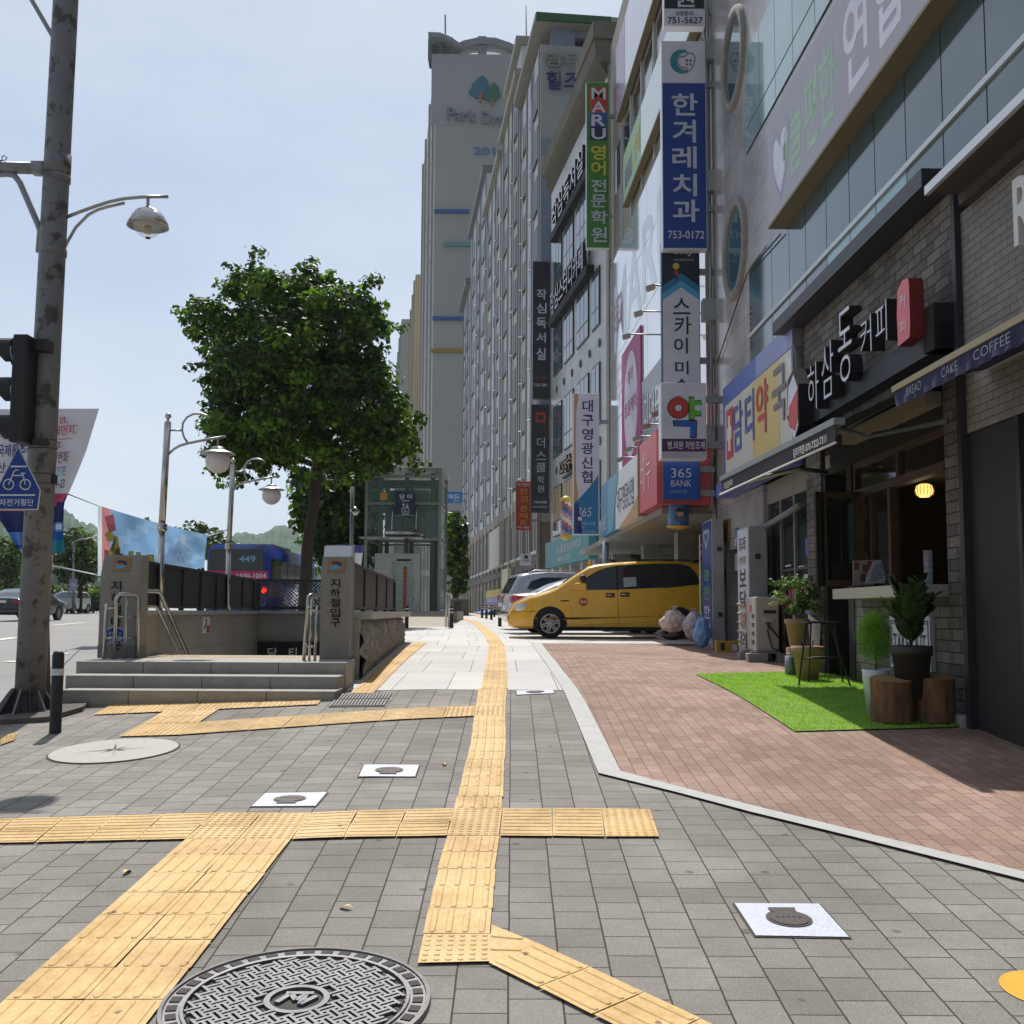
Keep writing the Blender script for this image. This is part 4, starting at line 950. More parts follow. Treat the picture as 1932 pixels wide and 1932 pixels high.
mb.box(sx0+.2, sx1-.2, YE+1.3, YE+3.2, eZ0+3.1, eZ1-.8, mat('lift_shaft_wall', '#6f7a76', .5, var=.3, scale=2)); mb.build('shaft', t)
mb = MB(); dx0, dx1 = E_(709,1050).x, E_(794,1050).x; zt = E_(750, 1045).z
ix0, ix1 = E_(741,1050).x, E_(784,1050).x; zi = E_(750, 1061).z
mb.box(dx0, ix0, YE-.28, YE-.05, eZ0, zt, M['brushed']); mb.box(ix1, dx1, YE-.28, YE-.05, eZ0, zt, M['brushed']); mb.box(ix0, ix1, YE-.28, YE-.05, zi, zt, M['brushed'])
mb.box(E_(750,1050).x, E_(777,1050).x, YE-.3, YE-.279, E_(765,1059).z, E_(765,1055.5).z, M['blackmat']); ds = mb.build('door_surround', t)
mb = MB(); mb.box(ix0, ix1, YE-.16, YE-.12, eZ0, zi, glassmat('door_glass', '#8fa39c', .1)); mb.build('door', t)
mb = MB()
for x in (ix0+.03, ix1-.03): mb.box(x-.04, x+.04, YE-.2, YE-.161, eZ0, zi, M['brushed'])
for y in (1095, 1126): mb.box(ix0, ix1, YE-.2, YE-.161, E_(0,y).z-.03, E_(0,y).z+.03, M['brushed'])
mb.build('door_frame', t)
mb = MB(); o0 = E_(761, 1100, .21).x; og = mat('orange_strip', '#c8572e', .5, var=.1); od = mat('dark_orange_strip', '#8c3a1e', .5)
za, zb = eZ0+.05, E_(765,1069).z; k = 0; z = za
while z < zb: mb.prism([(o0, YE-.215, z), (o0+.12, YE-.215, z+.08), (o0+.12, YE-.215, min(zb, z+.17)), (o0, YE-.215, min(zb, z+.09))], (0,.01,0), og if k % 2 else od); z += .09; k += 1
mb.build('warning_stripe', t)
mb = MB(); mb.box(E_(683,1050).x, E_(800,1050).x, YE-1.0, YE-.06, E_(765,1018).z, E_(765,1016).z, M['brushed']); mb.tube([E_(725,1006,.6), E_(799,1007,.6)], .09, M['steel'], 12); mb.build('canopy', t)
mb = MB()
for x in (742, 787): mb.tube([E_(x-3 if x < 760 else x-2, 1000, .6), E_(x, 952, .1)], .03, M['steel'], 8)
mb.build('canopy_stay', t)
mb = MB(); mb.tube([E_(762,1014,.65), E_(770,1024,.65), E_(768,1008,.65), E_(785,1000,.6), E_(787,985,.4)], .035, M['black'], 6); mb.build('cable', t)
mb = MB(); mb.box(E_(794,1050).x+.02, E_(811,1050).x, YE-.07, YE-.05, E_(765,1086).z, E_(765,1077).z, M['white']); mb.box(E_(716,1050).x, E_(729,1050).x, YE-.05, YE-.03, E_(765,944).z, E_(765,930).z, mat('amber_panel', '#b98a3e', .5)); mb.build('notice_panel', t)
d = thing('lift_sign', 'dark blue lift sign with arrows and wheelchair mark on the glass lift tower', 'sign', E_(765, 974, .12))
mb = MB(); mb.box(E_(746.5,952).x, E_(783.5,952).x, YE-.16, YE-.1, E_(765,974).z, E_(765,930).z, mat('sign_navy', '#20304a', .4)); mb.box(E_(746.5,952).x, E_(783.5,952).x, YE-.165, YE-.099, E_(765,974).z, E_(765,972).z, mat('sign_green_edge', '#4c8f7c', .5)); mb.build('panel', d)
mb = MB(); Q = lambda x, y: E_(x, y, .17)
def qt(mb, s_, x0, x1, y0, y1, m, P, b=.01): mb.text(s_, P(x0, y1), P(x1, y1)-P(x0, y1), P(x0, y0)-P(x0, y1), m, b)
qt(mb, '담 티', 754, 777, 932.5, 941, M['white'], Q, .02); qt(mb, 'Damti', 758, 772, 942.5, 946, M['white'], Q); mb.build('lettering', d)
mb = MB(); r_ = .016
for pts in ([(761.5,957),(761.5,950)], [(758.5,953),(761.5,949.5),(764.5,953)], [(768.5,950),(768.5,957)], [(765.5,954),(768.5,957.5),(771.5,954)], [(758.5,958.5),(771.5,958.5),(771.5,970.5),(758.5,970.5),(758.5,958.5)], [(764,961),(764,965),(768,965),(769.5,968)]):
    mb.tube([Q(*p) for p in pts], r_, M['white'], 5)
mb.tube([Q(764.5+2.8*math.cos(a*.5), 966.3+2.6*math.sin(a*.5)) for a in range(1, 11)], r_, M['white'], 5); mb.build('pictogram', d)
t = thing('ramp_handrail', 'steel double handrail along the right edge of the lift tower ramp', 'handrail', at(843, 1185, 34.5))
for i, (x, xx) in enumerate(((843, 845.5), (848, 850))):
    mb = MB(); mb.tube([at(x-2, 1183, 34.5), at(x-1, 1124, 34.5), at(x-.5, 1119, 34.5), at(xx, 1121, 37), at(xx+1, 1128, 45)], .028, M['steel'], 8); mb.build('rail', t)

# ------------------------------------------------------------------ trees
M['bark'] = mat('bark', '#3d352c', .95, var=.3, scale=4, bump=.7, bscale=20)
LF = [leafmat('broad_leaf', '#1c300d', '#3a5617', .3), leafmat('broad_leaf_light', '#44661f', '#739236', .45)]
DK = [leafmat('dark_leaf', '#25351c', '#3f5530', .25, .4), leafmat('dark_leaf_light', '#45602c', '#6f8a42', .3, .4)]
def leaves(mb, centres, per, rad, size, mats, lightp=.25, flat=.7):
    buf = {0: ([], []), 1: ([], [])}
    for c, k in centres:
        r0 = rad * k
        lt = 1 if random.random() < lightp else 0
        for _ in range(int(per * k * k)):
            u = V((random.gauss(0, 1), random.gauss(0, 1), random.gauss(0, 1))).normalized()
            p = c + V((u.x, u.y, u.z*flat)) * r0 * (random.random() ** .4)
            n = (u + V((random.uniform(-.8,.8), random.uniform(-.8,.8), random.uniform(-.2,1.3)))).normalized()
            a = n.orthogonal().normalized(); a = Matrix.Rotation(random.uniform(0, 6.28), 3, n) @ a; b = n.cross(a)
            s_ = size * random.uniform(.6, 1.25); vs, fs = buf[lt if random.random() < .8 else 1-lt]; o = len(vs)
            vs += [p - a*s_*.5, p - a*s_*.1 + b*s_*.5 - n*s_*.1, p + a*s_*.15 + b*s_*.22, p + a*s_*.6, p + a*s_*.15 - b*s_*.22, p - a*s_*.1 - b*s_*.5 - n*s_*.1]
            fs.append((o, o+1, o+2, o+3, o+4, o+5))
    for k in (0, 1):
        if buf[k][0]: mb.add(buf[k][0], buf[k][1], mats[k])
def inpoly(x, y, P):
    c = False
    for (x1, y1), (x2, y2) in zip(P, P[1:] + P[:1]):
        if (y1 > y) != (y2 > y) and x < (x2-x1)*(y-y1)/(y2-y1) + x1: c = not c
    return c
def edged(x, y, P):
    m = 1e9
    for (x1, y1), (x2, y2) in zip(P, P[1:] + P[:1]):
        t_ = max(0, min(1, ((x-x1)*(x2-x1)+(y-y1)*(y2-y1))/((x2-x1)**2+(y2-y1)**2+1e-9))); m = min(m, math.hypot(x-x1-t_*(x2-x1), y-y1-t_*(y2-y1)))
    return m
def crown_from(P, Y, n, rad, depth, holes=()):
    xs = [p[0] for p in P]; ys = [p[1] for p in P]; out = []; rp = rad*FL/Y
    while len(out) < n:
        x, y = random.uniform(min(xs), max(xs)), random.uniform(min(ys), max(ys))
        if not inpoly(x, y, P): continue
        if any(math.hypot(x-a, y-b) < r for a, b, r in holes): continue
        e = edged(x, y, P); k = min(1, max(.35, e/rp*1.0)) 
        if e < rp*.3: continue
        dd = depth*min(1, (e/(rp*3.0))**.6)
        out.append((at(x, y, Y + random.uniform(-dd, dd)), k*random.uniform(.75, 1.1)))
    return out
YT = 38.0
T4 = lambda x, y: (319.5 + x/3.978, 479 + y/3.978)
OUT = [T4(*p) for p in ((20,440),(140,265),(330,290),(395,165),(500,80),(600,-10),(740,50),(900,-10),(1010,105),(1160,140),(1290,170),(1510,215),(1600,330),(1685,600),(1670,760),(1775,900),(1840,1270),(1925,1430),(1900,1600),(1690,1655),(1500,1730),(1330,1700),(1250,1640),(1060,1720),(900,1720),(800,1620),(640,1795),(500,1710),(350,1700),(230,1560),(235,1380),(190,1250),(235,1110),(205,980),(225,900),(180,740),(115,640),(20,440))][:-1]
tb = at(574, 1178, YT)
t = thing('street_tree', 'big leafy broad-crowned street tree left of the glass lift tower', 'tree', tb)
limb = MB(); tp = lambda x, y, d=0: at(x, y, YT+d)
limb.tube([tp(574,1182), tp(577,1089), tp(580,1031), tp(588,978), tp(598,899), tp(604,850), tp(606,790), tp(600,700)], [.26,.21,.2,.2,.18,.16,.13,.06], M['bark'], 14)
for pts in ([(600,880),(560,800,-.8),(520,700,-1.5),(470,600,-2)], [(604,850),(650,780,1),(690,690,1.5),(700,600,1.4)], [(604,830),(600,740,-1.5),(580,630,-2),(560,540,-1.4)], [(602,870),(680,840,-1),(740,840,-1.2)], [(600,880),(520,850,1),(450,840,1)], [(606,790),(630,700,2),(620,580,2)], [(560,800,-.8),(480,760,-1),(420,700,-1)]):
    pts = [tp(*p) for p in pts]; n = len(pts); limb.tube(pts, [.11*(1-.75*i/(n-1)) for i in range(n)], M['bark'], 8)
limb.build('trunk', t)
mb = MB(); cs = crown_from(OUT, YT, 470, .74, 3.2, [(573,652,15),(425,722,11),(566,862,12),(505,715,8),(470,800,7)])
for x, y in [random.choice(OUT) for _ in range(46)]: cs.append((at(x + (590-x)*random.uniform(-.02,.08) + random.uniform(-14,14), y + (700-y)*random.uniform(-.02,.08) + random.uniform(-14,14), YT+random.uniform(-1,1)), random.uniform(.28,.6)))
leaves(mb, cs, 96, .76, .21, LF, .26); mb.build('crown', t, recalc=False)
def tree(label, P, Y, n, rad, size, trunk, depth=2.5, per=30, mats=DK, lp=.3, group='background trees', name='street_tree', holes=()):
    base = at(trunk, 1155, Y); base.z = zg(base.x, Y) - .1
    t = thing(name, label, 'tree', base, group); cs = crown_from(P, Y, n, rad, depth, holes)
    top = at(trunk, sum(p[1] for p in P)/len(P), Y); mb = MB(); mb.tube([base, lerp(base, top, .5) + V((.1,0,0)), top], [.2, .15, .08], M['bark'], 8)
    for k in range(4): mb.tube([lerp(base, top, .55+.1*k), random.choice(cs)[0]], [.09, .03], M['bark'], 6)
    mb.build('trunk', t); mb = MB(); leaves(mb, cs, per, rad, size, mats, lp); mb.build('crown', t, recalc=False)
tree('shaded street tree behind the big one, left edge of the lift tower', [(530,890),(600,862),(640,850),(715,870),(745,930),(722,1010),(713,1090),(650,1108),(606,1095),(580,1045),(540,1020),(546,960)], 50, 250, .85, .28, 655, 2.0, 60, LF, .12)
tree('slim dark tree between the lift tower and the shop row', [(834,975),(856,955),(884,965),(888,1040),(884,1125),(840,1132),(834,1060)], 72, 110, .9, .34, 858, 2, 50, LF, .1)
tree('dark roadside tree in front of the hill, far left edge', [(-40,1010),(20,1000),(60,1012),(70,1060),(40,1100),(-40,1105)], 84, 70, 1.2, .42, 10, 3, 32)
tree('bushy roadside tree just right of the tall pole', [(92,1010),(120,990),(150,985),(186,1000),(205,1040),(200,1095),(150,1112),(96,1105)], 80, 110, 1.2, .42, 150, 3, 34)
tree('dark tree beyond the blue banner, between the two globe lamps', [(300,1000),(330,985),(372,975),(410,988),(440,1012),(456,1030),(440,1060),(320,1070)], 78, 80, 1.1, .4, 380, 3, 34)
tree('roadside tree peeping over the blue banner left of the nearer globe lamp', [(262,975),(276,970),(292,980),(300,1010),(290,1060),(250,1060)], 95, 40, 1.0, .42, 275, 2, 32)
tree('low tree glimpsed under the big crown by the bus', [(560,1075),(585,1058),(604,1062),(606,1092),(580,1104),(560,1100)], 70, 30, .9, .34, 590, 2, 30)
tree('roadside tree at the far left behind the dark car', [(-60,1080),(-10,1070),(40,1078),(70,1092),(66,1122),(-60,1126)], 92, 60, 1.2, .45, 0, 3, 30)
# hedges and planting under the roadside trees
mb = MB(); cs = []
for i in range(150):
    px = random.uniform(95, 200); cs.append((at(px, random.uniform(1112, 1146), random.uniform(84, 90)), random.uniform(.6, 1)))
for i in range(90):
    px = random.uniform(-50, 95); cs.append((at(px, random.uniform(1115, 1148), random.uniform(98, 104)), random.uniform(.6, 1)))
leaves(mb, cs, 22, 1.0, .4, DK, .15); tag(mb.build('hedge', loc=at(110, 1150, 88), recalc=False), 'low dark hedge and shrubs along the far side of the road', 'hedge', kind='stuff')
# hills
def hill(name, px0, px1, ptop, Y, prof):
    mb = MB(); n = 90; m_ = 14; vs = []; fs = []
    for i in range(n+1):
        f = i/n; x = lerp(px0, px1, f); top = at(x, ptop + prof(f), Y).z
        for j in range(m_+1):
            g = j/m_; p = at(x, 1155, Y*(1+ .35*(g-.35))); h = math.sin(g*math.pi)**.7
            p.z = EYE - 2 + (top-EYE+2)*h*(1 + .05*(random.random()-.5)) ; vs.append(p)
    for i in range(n):
        for j in range(m_): q = m_+1; fs.append((i*q+j, (i+1)*q+j, (i+1)*q+j+1, i*q+j+1))
    mb.add(vs, fs, mat('hill_forest', '#4a6150', .95, var=.4, scale=.12, bump=.6, bscale=.3)); struct(mb.build(name, loc=(0,0,0)))
hill('hill', 430, 900, 983, 420, lambda f: 34*abs(f-.3)*2.2 - 5*math.sin(f*40) )
hill('hill', -160, 260, 958, 460, lambda f: 62*max(0, f-.64)*2.6 + 8*math.sin(f*9) - 4*math.sin(f*50))

# ------------------------------------------------------------------ bus
YBs = 44.6; bx0, bx1 = at(388, 1060, YBs).x, at(506, 1060, YBs).x; bz1 = at(440, 1027, YBs).z; bz0 = zg(-11, 45) - .13
M['busblue'] = mat('bus_blue', '#2246a0', .3, var=.08, coat=.4); M['darkglass'] = glassmat('dark_glass', '#20262a', .08); M['rubber'] = mat('rubber', '#1b1b1b', .85, var=.1)
B_ = lambda x, y, d=.0: at(x, y, YBs-d)
t = thing('city_bus', 'blue city bus seen from behind with a pink advert band', 'bus', ((bx0+bx1)/2, YBs+5.5, bz0))
bm = bmesh.new(); bmesh.ops.create_cube(bm, size=2)
for v in bm.verts: v.co = V(((bx0+bx1)/2 + v.co.x*(bx1-bx0)/2*(1 if v.co.z < 0 else .975), YBs+5.45+v.co.y*5.45, (bz0+.3+bz1)/2+v.co.z*(bz1-bz0-.3)/2))
bmesh.ops.bevel(bm, geom=list(bm.edges), offset=.16, segments=3, affect='EDGES'); mb = MB(); mb.bm(bm, M['busblue'], True); mb.build('body', t)
mb = MB(); mb.prism([B_(392,1075.5,.02), B_(497,1075.5,.02), B_(495,1035.5,.02), B_(394,1035.5,.02)], (0,.03,0), M['darkglass']); mb.build('rear_window', t)
mb = MB(); qt(mb, '449', 451, 482, 1048.5, 1060.5, mat('route_number', '#7fb4cc', .5), lambda x, y: B_(x, y, .03), .015); mb.build('route_number', t)
mb = MB(); mb.prism([B_(391,1093,.02), B_(506,1093,.02), B_(505,1077,.02), B_(391,1076,.02)], (0,.03,0), mat('pink_advert', '#b8336a', .5, var=.05)); mb.build('advert_band', t)
mb = MB(); qt(mb, '1600-1004', 447, 502, 1081.5, 1091, M['white'], lambda x, y: B_(x, y, .03), .02); mb.build('advert_lettering', t)
rl = mat('red_lamp', '#b01818', .2, var=.05, coat=.5); gw = mat('lit_red_lamp', '#ff2a1a', .3, var=0, emit=3)
for x in (398, 499):
    mb = MB(); mb.prism([B_(x-4,1120,.02), B_(x+4,1120,.02), B_(x+4,1105,.02), B_(x-4,1105,.02)], (0,.04,0), rl); mb.sphere(B_(x,1114,.02), .11, gw, 12); mb.build('tail_lamp', t)
for x in (397, 491):
    mb = MB(); mb.prism([B_(x-2.5,1031.3,.02), B_(x+2.5,1031.3,.02), B_(x+2.5,1029.3,.02), B_(x-2.5,1029.3,.02)], (0,.03,0), rl); mb.build('marker_lamp', t)
mb = MB(); mb.prism([(bx0+.05, YBs-.02, bz0+.3), (bx1-.05, YBs-.02, bz0+.3), (bx1-.05, YBs-.02, bz0+1.35), (bx0+.05, YBs-.02, bz0+1.35)], (0,.03,0), mat('bus_rear_panel', '#35508f', .4, var=.1)); mb.build('rear_panel', t)
for k in range(6):
    mb = MB(); y0 = YBs+.7+k*1.62; mb.prism([(bx1-.005, y0, bz1-1.45), (bx1-.005, y0+1.5, bz1-1.45), (bx1-.03, y0+1.5, bz1-.55), (bx1-.03, y0, bz1-.55)], (.03,0,0), M['darkglass']); mb.build('side_window', t)
mb = MB(); mb.box(bx0+.3, bx1-.3, YBs+2, YBs+6, bz1-.001, bz1+.14, mat('roof_unit', '#8fa0b8', .4, var=.1)); mb.build('roof_unit', t)
mb = MB(); mb.box(bx1-.001, bx1+.012, YBs+.2, YBs+2.8, bz1-2.1, bz1-1.5, mat('side_advert', '#4b2f63', .5, var=.2)); mb.build('side_advert', t)
for x in (bx0+.15, bx1-.15):
    for y in (YBs+2.6, YBs+8.4): mb = MB(); mb.lathe((x-.14, y, bz0+.48), [(0,0),(.4,0),(.48,.04),(.48,.24),(.4,.28),(0,.28)], M['rubber'], 24, True, (V((0,1,0)), V((0,0,1)), V((1,0,0)))); mb.build('wheel', t)

# ------------------------------------------------------------------ cars
def mkcar(name, label, origin, ang, hw, prof, paint, glasspolys, wheels, wr, belt=1.0, tumble=.28, group=None, nosew=.8, cat='car'):
    """prof: (l, bottom, top); l runs from the left end of the car; local +w looks towards the camera side"""
    u = V((math.cos(ang), math.sin(ang), 0)); wv = V((math.sin(ang), -math.cos(ang), 0)); o = V(origin)
    L0, L1 = prof[0][0], prof[-1][0]; LL = L1 - L0
    def W(l):
        e = min(l-L0, L1-l); return hw*lerp(nosew, 1, sm(0, .55, e))
    def P(l, w_, z): return o + u*l + wv*w_ + V((0, 0, z))
    def side(l, z, off=0): return P(l, W(l) - max(0, z-belt)*tumble + off, z)
    t = thing(name, label, cat, o + u*(LL/2), group); vs = []; fs = []; NP = None; dense = []
    for (a, b, c), (a2, b2, c2) in zip(prof, prof[1:]):
        k = max(1, int((a2-a)/.12))
        for i in range(k): f = i/k; dense.append((lerp(a,a2,f), lerp(b,b2,f), lerp(c,c2,f)))
    dense.append(prof[-1])
    for l, zb, zt in dense:
        h = W(l); zs_ = min(belt, zt-.1); i2 = max(0, zt-.09-belt)*tumble
        half = [(h*.86, zb), (h*.97, zb+.05), (h, zb+.16), (h, lerp(zb+.16, zs_, .5)), (h, zs_), (h-i2, max(zs_+.005, zt-.09)), (h-i2-.05, zt-.035), (h-i2-.15, zt-.008), (h*.35, zt+.012)]
        ring = [P(l, a, z) for a, z in half] + [P(l, -a, z) for a, z in half[::-1]]; NP = len(ring); vs += ring
    for i in range(len(dense)-1):
        for k in range(NP): fs.append((i*NP+k, i*NP+(k+1) % NP, (i+1)*NP+(k+1) % NP, (i+1)*NP+k))
    fs += [tuple(range(NP)), tuple(range((len(dense)-1)*NP, len(dense)*NP))]
    mb = MB(); mb.add(vs, fs, paint, True); body = mb.build('body', t)
    sub = body.modifiers.new('edge', 'EDGE_SPLIT'); sub.split_angle = R(38)
    def patch(mb, pts, m, off, sgn=1):
        cx_ = sum(p[0] for p in pts)/len(pts); cz = sum(p[1] for p in pts)/len(pts); dl = [];
        n = len(pts)
        for i in range(n):
            a, b = pts[i], pts[(i+1) % n]; k = max(1, int(math.dist(a, b)/.15))
            for j in range(k): dl.append((lerp(a[0],b[0],j/k), lerp(a[1],b[1],j/k)))
        f = (lambda l, z: side(l, z, off)) if sgn > 0 else (lambda l, z: side(l, z, off) - wv*2*(side(l, z, off)-o-u*l).dot(wv))
        vs = [f(cx_, cz)]; fs = []; N = len(dl); 
        for s_ in (.5, 1):
            for l, z in dl: vs.append(f(lerp(cx_, l, s_), lerp(cz, z, s_)))
        for i in range(N): fs += [(0, 1+i, 1+(i+1) % N), (1+i, 1+N+i, 1+N+(i+1) % N, 1+(i+1) % N)]
        mb.add(vs, fs, m, True)
    for gp in glasspolys:
        for sg in (1, -1): mb = MB(); patch(mb, gp, M['darkglass'], .006, sg); mb.build('side_window', t)
    for wl in wheels:
        for sg in (1, -1):
            mb = MB(); patch(mb, [(wl+(wr+.05)*math.cos(k*math.pi/12), max(.17, wr+(wr+.06)*math.sin(k*math.pi/12))) for k in range(24)], M['blackmat'], .004, sg); mb.build('wheel_arch', t)
            c = P(wl, sg*(W(wl)-.19), wr); ax = (u, V((0,0,1)), wv*sg); wt = MB()
            wt.lathe(c, [(wr*.66,.19),(wr*.72,.205),(wr*.93,.205),(wr,.18),(wr,.02),(wr*.9,0)], M['rubber'], 32, True, ax); tyre = wt.build('wheel', t)
            rm = MB(); al = mat('alloy', '#a9aaac', .35, .7, var=.1)
            rm.lathe(c, [(wr*.67,.195),(wr*.6,.205),(wr*.58,.17)], al, 32, True, ax); rm.lathe(c, [(0,.2),(wr*.14,.2),(wr*.2,.185)], al, 20, True, ax); rm.lathe(c, [(0,.15),(wr*.62,.15)], M['blackmat'], 24, False, ax)
            for k in range(6):
                a = k*math.pi/3+.26; d_ = u*math.cos(a)+V((0,0,1))*math.sin(a); s2_ = u*-math.sin(a)+V((0,0,1))*math.cos(a)
                for q_ in (-1, 1): rm.obox(c+d_*wr*.38+wv*sg*.185+s2_*q_*wr*.075, d_*wr*.23, s2_*wr*.04, wv*.012, al)
            r_o = rm.build('rim', t); r_o.parent = tyre
    return t, P, side, patch, W
# yellow van
ZK = .003085; Lz = lambda zx: (zx-350)*ZK; Hz = lambda zy: (1645-zy)*ZK
YV = 24.45; vo = at(957.5, 1155, YV+.93); vo.z = zg(1.5, 25.3) + .0; vo.y = YV+.93
M['vanyellow'] = mat('van_yellow', '#e0ac2a', .26, var=.07, scale=1.6, coat=.8)
LZ = lambda pts: [(Lz(x), Hz(y)) for x, y in pts]
vprof = [(0,.34,.50),(.03,.26,.60),(.16,.22,.78),(.46,.21,.915),(.9,.21,1.06),(1.1,.21,1.125),(1.45,.21,1.38),(1.8,.21,1.6),(1.98,.21,1.645),(2.35,.21,1.69),(2.95,.21,1.73),(3.7,.21,1.735),(4.2,.21,1.70),(4.5,.22,1.62),(4.75,.24,1.3),(4.87,.3,.9),(4.9,.34,.6)]
g1 = LZ([(893,1302),(902,1240),(925,1212),(1000,1168),(1060,1148),(1130,1132),(1132,1292)]); g2 = LZ([(1142,1131),(1300,1120),(1448,1114),(1462,1278),(1142,1291)]); g3 = LZ([(1458,1114),(1600,1116),(1660,1135),(1700,1180),(1722,1238),(1712,1252),(1472,1277)])
t, P, side, patch, W = mkcar('yellow_van', 'yellow school minivan parked nose out across the forecourt', vo, 0, .93, vprof, M['vanyellow'], [g1, g2, g3], [Lz(655), Lz(1575)], .322, 1.08, .2, nosew=.7, cat='van')
mb = MB(); patch(mb, LZ([(888,1304),(902,1232),(925,1204),(1000,1160),(1060,1140),(1130,1124),(1300,1112),(1450,1106),(1602,1108),(1664,1128),(1706,1176),(1729,1240),(1716,1257),(1472,1284),(1140,1298)]), M['blackmat'], .003); mb.build('window_trim', t)
mb = MB(); patch(mb, LZ([(545,1500),(800,1508),(1455,1478),(1700,1468),(1700,1474),(1455,1484),(800,1514),(545,1506)]), mat('crease_shade_yellow', '#a87f1c', .4), .0075); mb.build('crease_shade_line', t)  # side crease drawn as a darker yellow strip, shade put into colour
seam = mat('seam_shadow_gap', '#5e4508', .7)
for dp, nm in ((LZ([(806,1302),(1136,1297),(1143,1534),(852,1548),(816,1530),(806,1410)]), 'front_door'), (LZ([(1141,1296),(1464,1281),(1470,1400),(1456,1470),(1438,1522),(1150,1534)]), 'sliding_door')):
    mb = MB(); cxd = sum(p[0] for p in dp)/len(dp); czd = sum(p[1] for p in dp)/len(dp)
    patch(mb, [(cxd+(l-cxd)*1.008+ (0), czd+(z-czd)*1.012) for l, z in dp], seam, .002); patch(mb, dp, M['vanyellow'], .006); d_ = mb.build(nm, t)
    hx_, hy_ = ((1085,1336) if nm == 'front_door' else (1190,1331)); mb = MB(); mb.tube([side(Lz(hx_-28), Hz(hy_), .02), side(Lz(hx_), Hz(hy_), .035), side(Lz(hx_+28), Hz(hy_), .02)], .013, M['steel'], 8); patch(mb, LZ([(hx_-33,hy_-16),(hx_+33,hy_-16),(hx_+33,hy_+16),(hx_-33,hy_+16)]), seam, .008); h_ = mb.build('handle', t); h_.parent = d_
mb = MB(); patch(mb, LZ([(560,1300+150),(500,1455),(352,1460),(352,1462),(500,1458),(562,1453)]), seam, .003); mb.build('bumper_seam', t)
mb = MB(); patch(mb, LZ([(1485,1300),(1540,1297),(1542,1350),(1488,1350)]), seam, .002); patch(mb, LZ([(1487,1302),(1538,1299),(1540,1348),(1490,1348)]), M['vanyellow'], .004); mb.build('fuel_flap', t)
# windscreen: sheet just proud of the sloping front
def front(l, w_, dz): 
    for (a, b, c), (a2, b2, c2) in zip(vprof, vprof[1:]):
        if a <= l <= a2: return P(l, w_, lerp(c, c2, (l-a)/(a2-a)) + .016 + dz)
mb = MB(); mb.add([front(l, wq, 0) for l in (1.12, 1.3, 1.45, 1.6, 1.76) for wq in (-.72+.1*(l-1.1), -.3, .3, .72-.1*(l-1.1))], [(j*4+i, j*4+i+1, j*4+i+5, j*4+i+4) for j in range(4) for i in range(3)], glassmat('windscreen', '#5d7079', .05), True); mb.build('windscreen', t)
for sg in (1, -1):
    mb = MB(); fl = lambda l, z: (side(l, z, .012) if sg > 0 else side(l, z, .012) - V((0,-1,0))*2*(side(l, z, .012)-vo).dot(V((0,-1,0))))
    hp = LZ([(398,1440),(405,1405),(440,1393),(486,1398),(490,1415),(470,1440),(430,1452)]); c0 = (sum(p[0] for p in hp)/7, sum(p[1] for p in hp)/7)
    vs = [fl(*c0) + V((-.02, -.02*sg, 0))] + [fl(*p) for p in hp]; mb.add(vs, [(0, 1+i, 1+(i+1) % 7) for i in range(7)], mat('headlamp', '#c3c6c6', .1, .3, var=.15, scale=20, coat=.8), True); mb.build('headlight', t)
mb = MB(); mb.bbox(P(Lz(828),0,0).x, P(Lz(915),0,0).x, YV-.16, YV+.02, P(0,0,Hz(1302)).z, P(0,0,Hz(1250)).z, M['vanyellow'], .04); mb.build('mirror', t)
mb = MB(); mb.sphere(P(Lz(888), .99, Hz(1215)), .075, M['black'], 14); mb.tube([P(Lz(888), .97, Hz(1240)), P(Lz(880), .93, Hz(1260))], .012, M['black'], 6); mb.build('round_mirror', t)
for k in (0, 1):
    mb = MB(); lx = Lz(950+k*22); mb.cyl(P(lx, .55-.9*k, Hz(1130)), .05, .13, M['vanyellow'], 14, .035); mb.sphere(P(lx, .55-.9*k, Hz(1090)), .04, mat('amber_lamp', '#c98a1c', .2, coat=.5), 12); mb.build('roof_lamp', t)
mb = MB(); 
for k in range(4): mb.box(P(2.3+k*.62,0,0).x, P(2.42+k*.62,0,0).x, YV+.28, YV+.34, vo.z+1.70, vo.z+1.755, M['blackmat'])
mb.tube([P(2.2,.62,1.752), P(4.1,.62,1.752)], .014, M['blackmat'], 6); mb.build('roof_rail', t)
mb = MB(); patch(mb, LZ([(730,1375),(790,1372),(790,1380),(730,1383)]), M['blackmat'], .008); mb.build('marker_strip', t)
mb = MB(); mb.prism([side(Lz(810),Hz(1410),.02), side(Lz(856),Hz(1410),.02), side(Lz(856),Hz(1358),.02), side(Lz(810),Hz(1358),.02)], (0,.02,0), M['vanyellow']); red = mat('stop_red', '#b5322a', .5)
cst = side(Lz(892), Hz(1385), .025); mb.lathe(cst, [(0,0),(.095,0)], red, 8, False, (V((1,0,0)), V((0,0,1)), V((0,-1,0)))); BL = cst + V((-.065,-.004,-.035)); mb.text('정지', BL, (.13,0,0), (0,0,.07), M['white'], .02); mb.build('stop_arm', t)
mb = MB(); patch(mb, LZ([(1180,1210),(1270,1205),(1275,1270),(1182,1278)]), mat('window_paper', '#8fa0a5', .6), .009); mb.build('window_sheet', t)
mb = MB(); patch(mb, LZ([(560,1640-96),(1480,1560),(1480,1590),(560,1590)]), M['blackmat'], -.03); mb.build('sill', t)
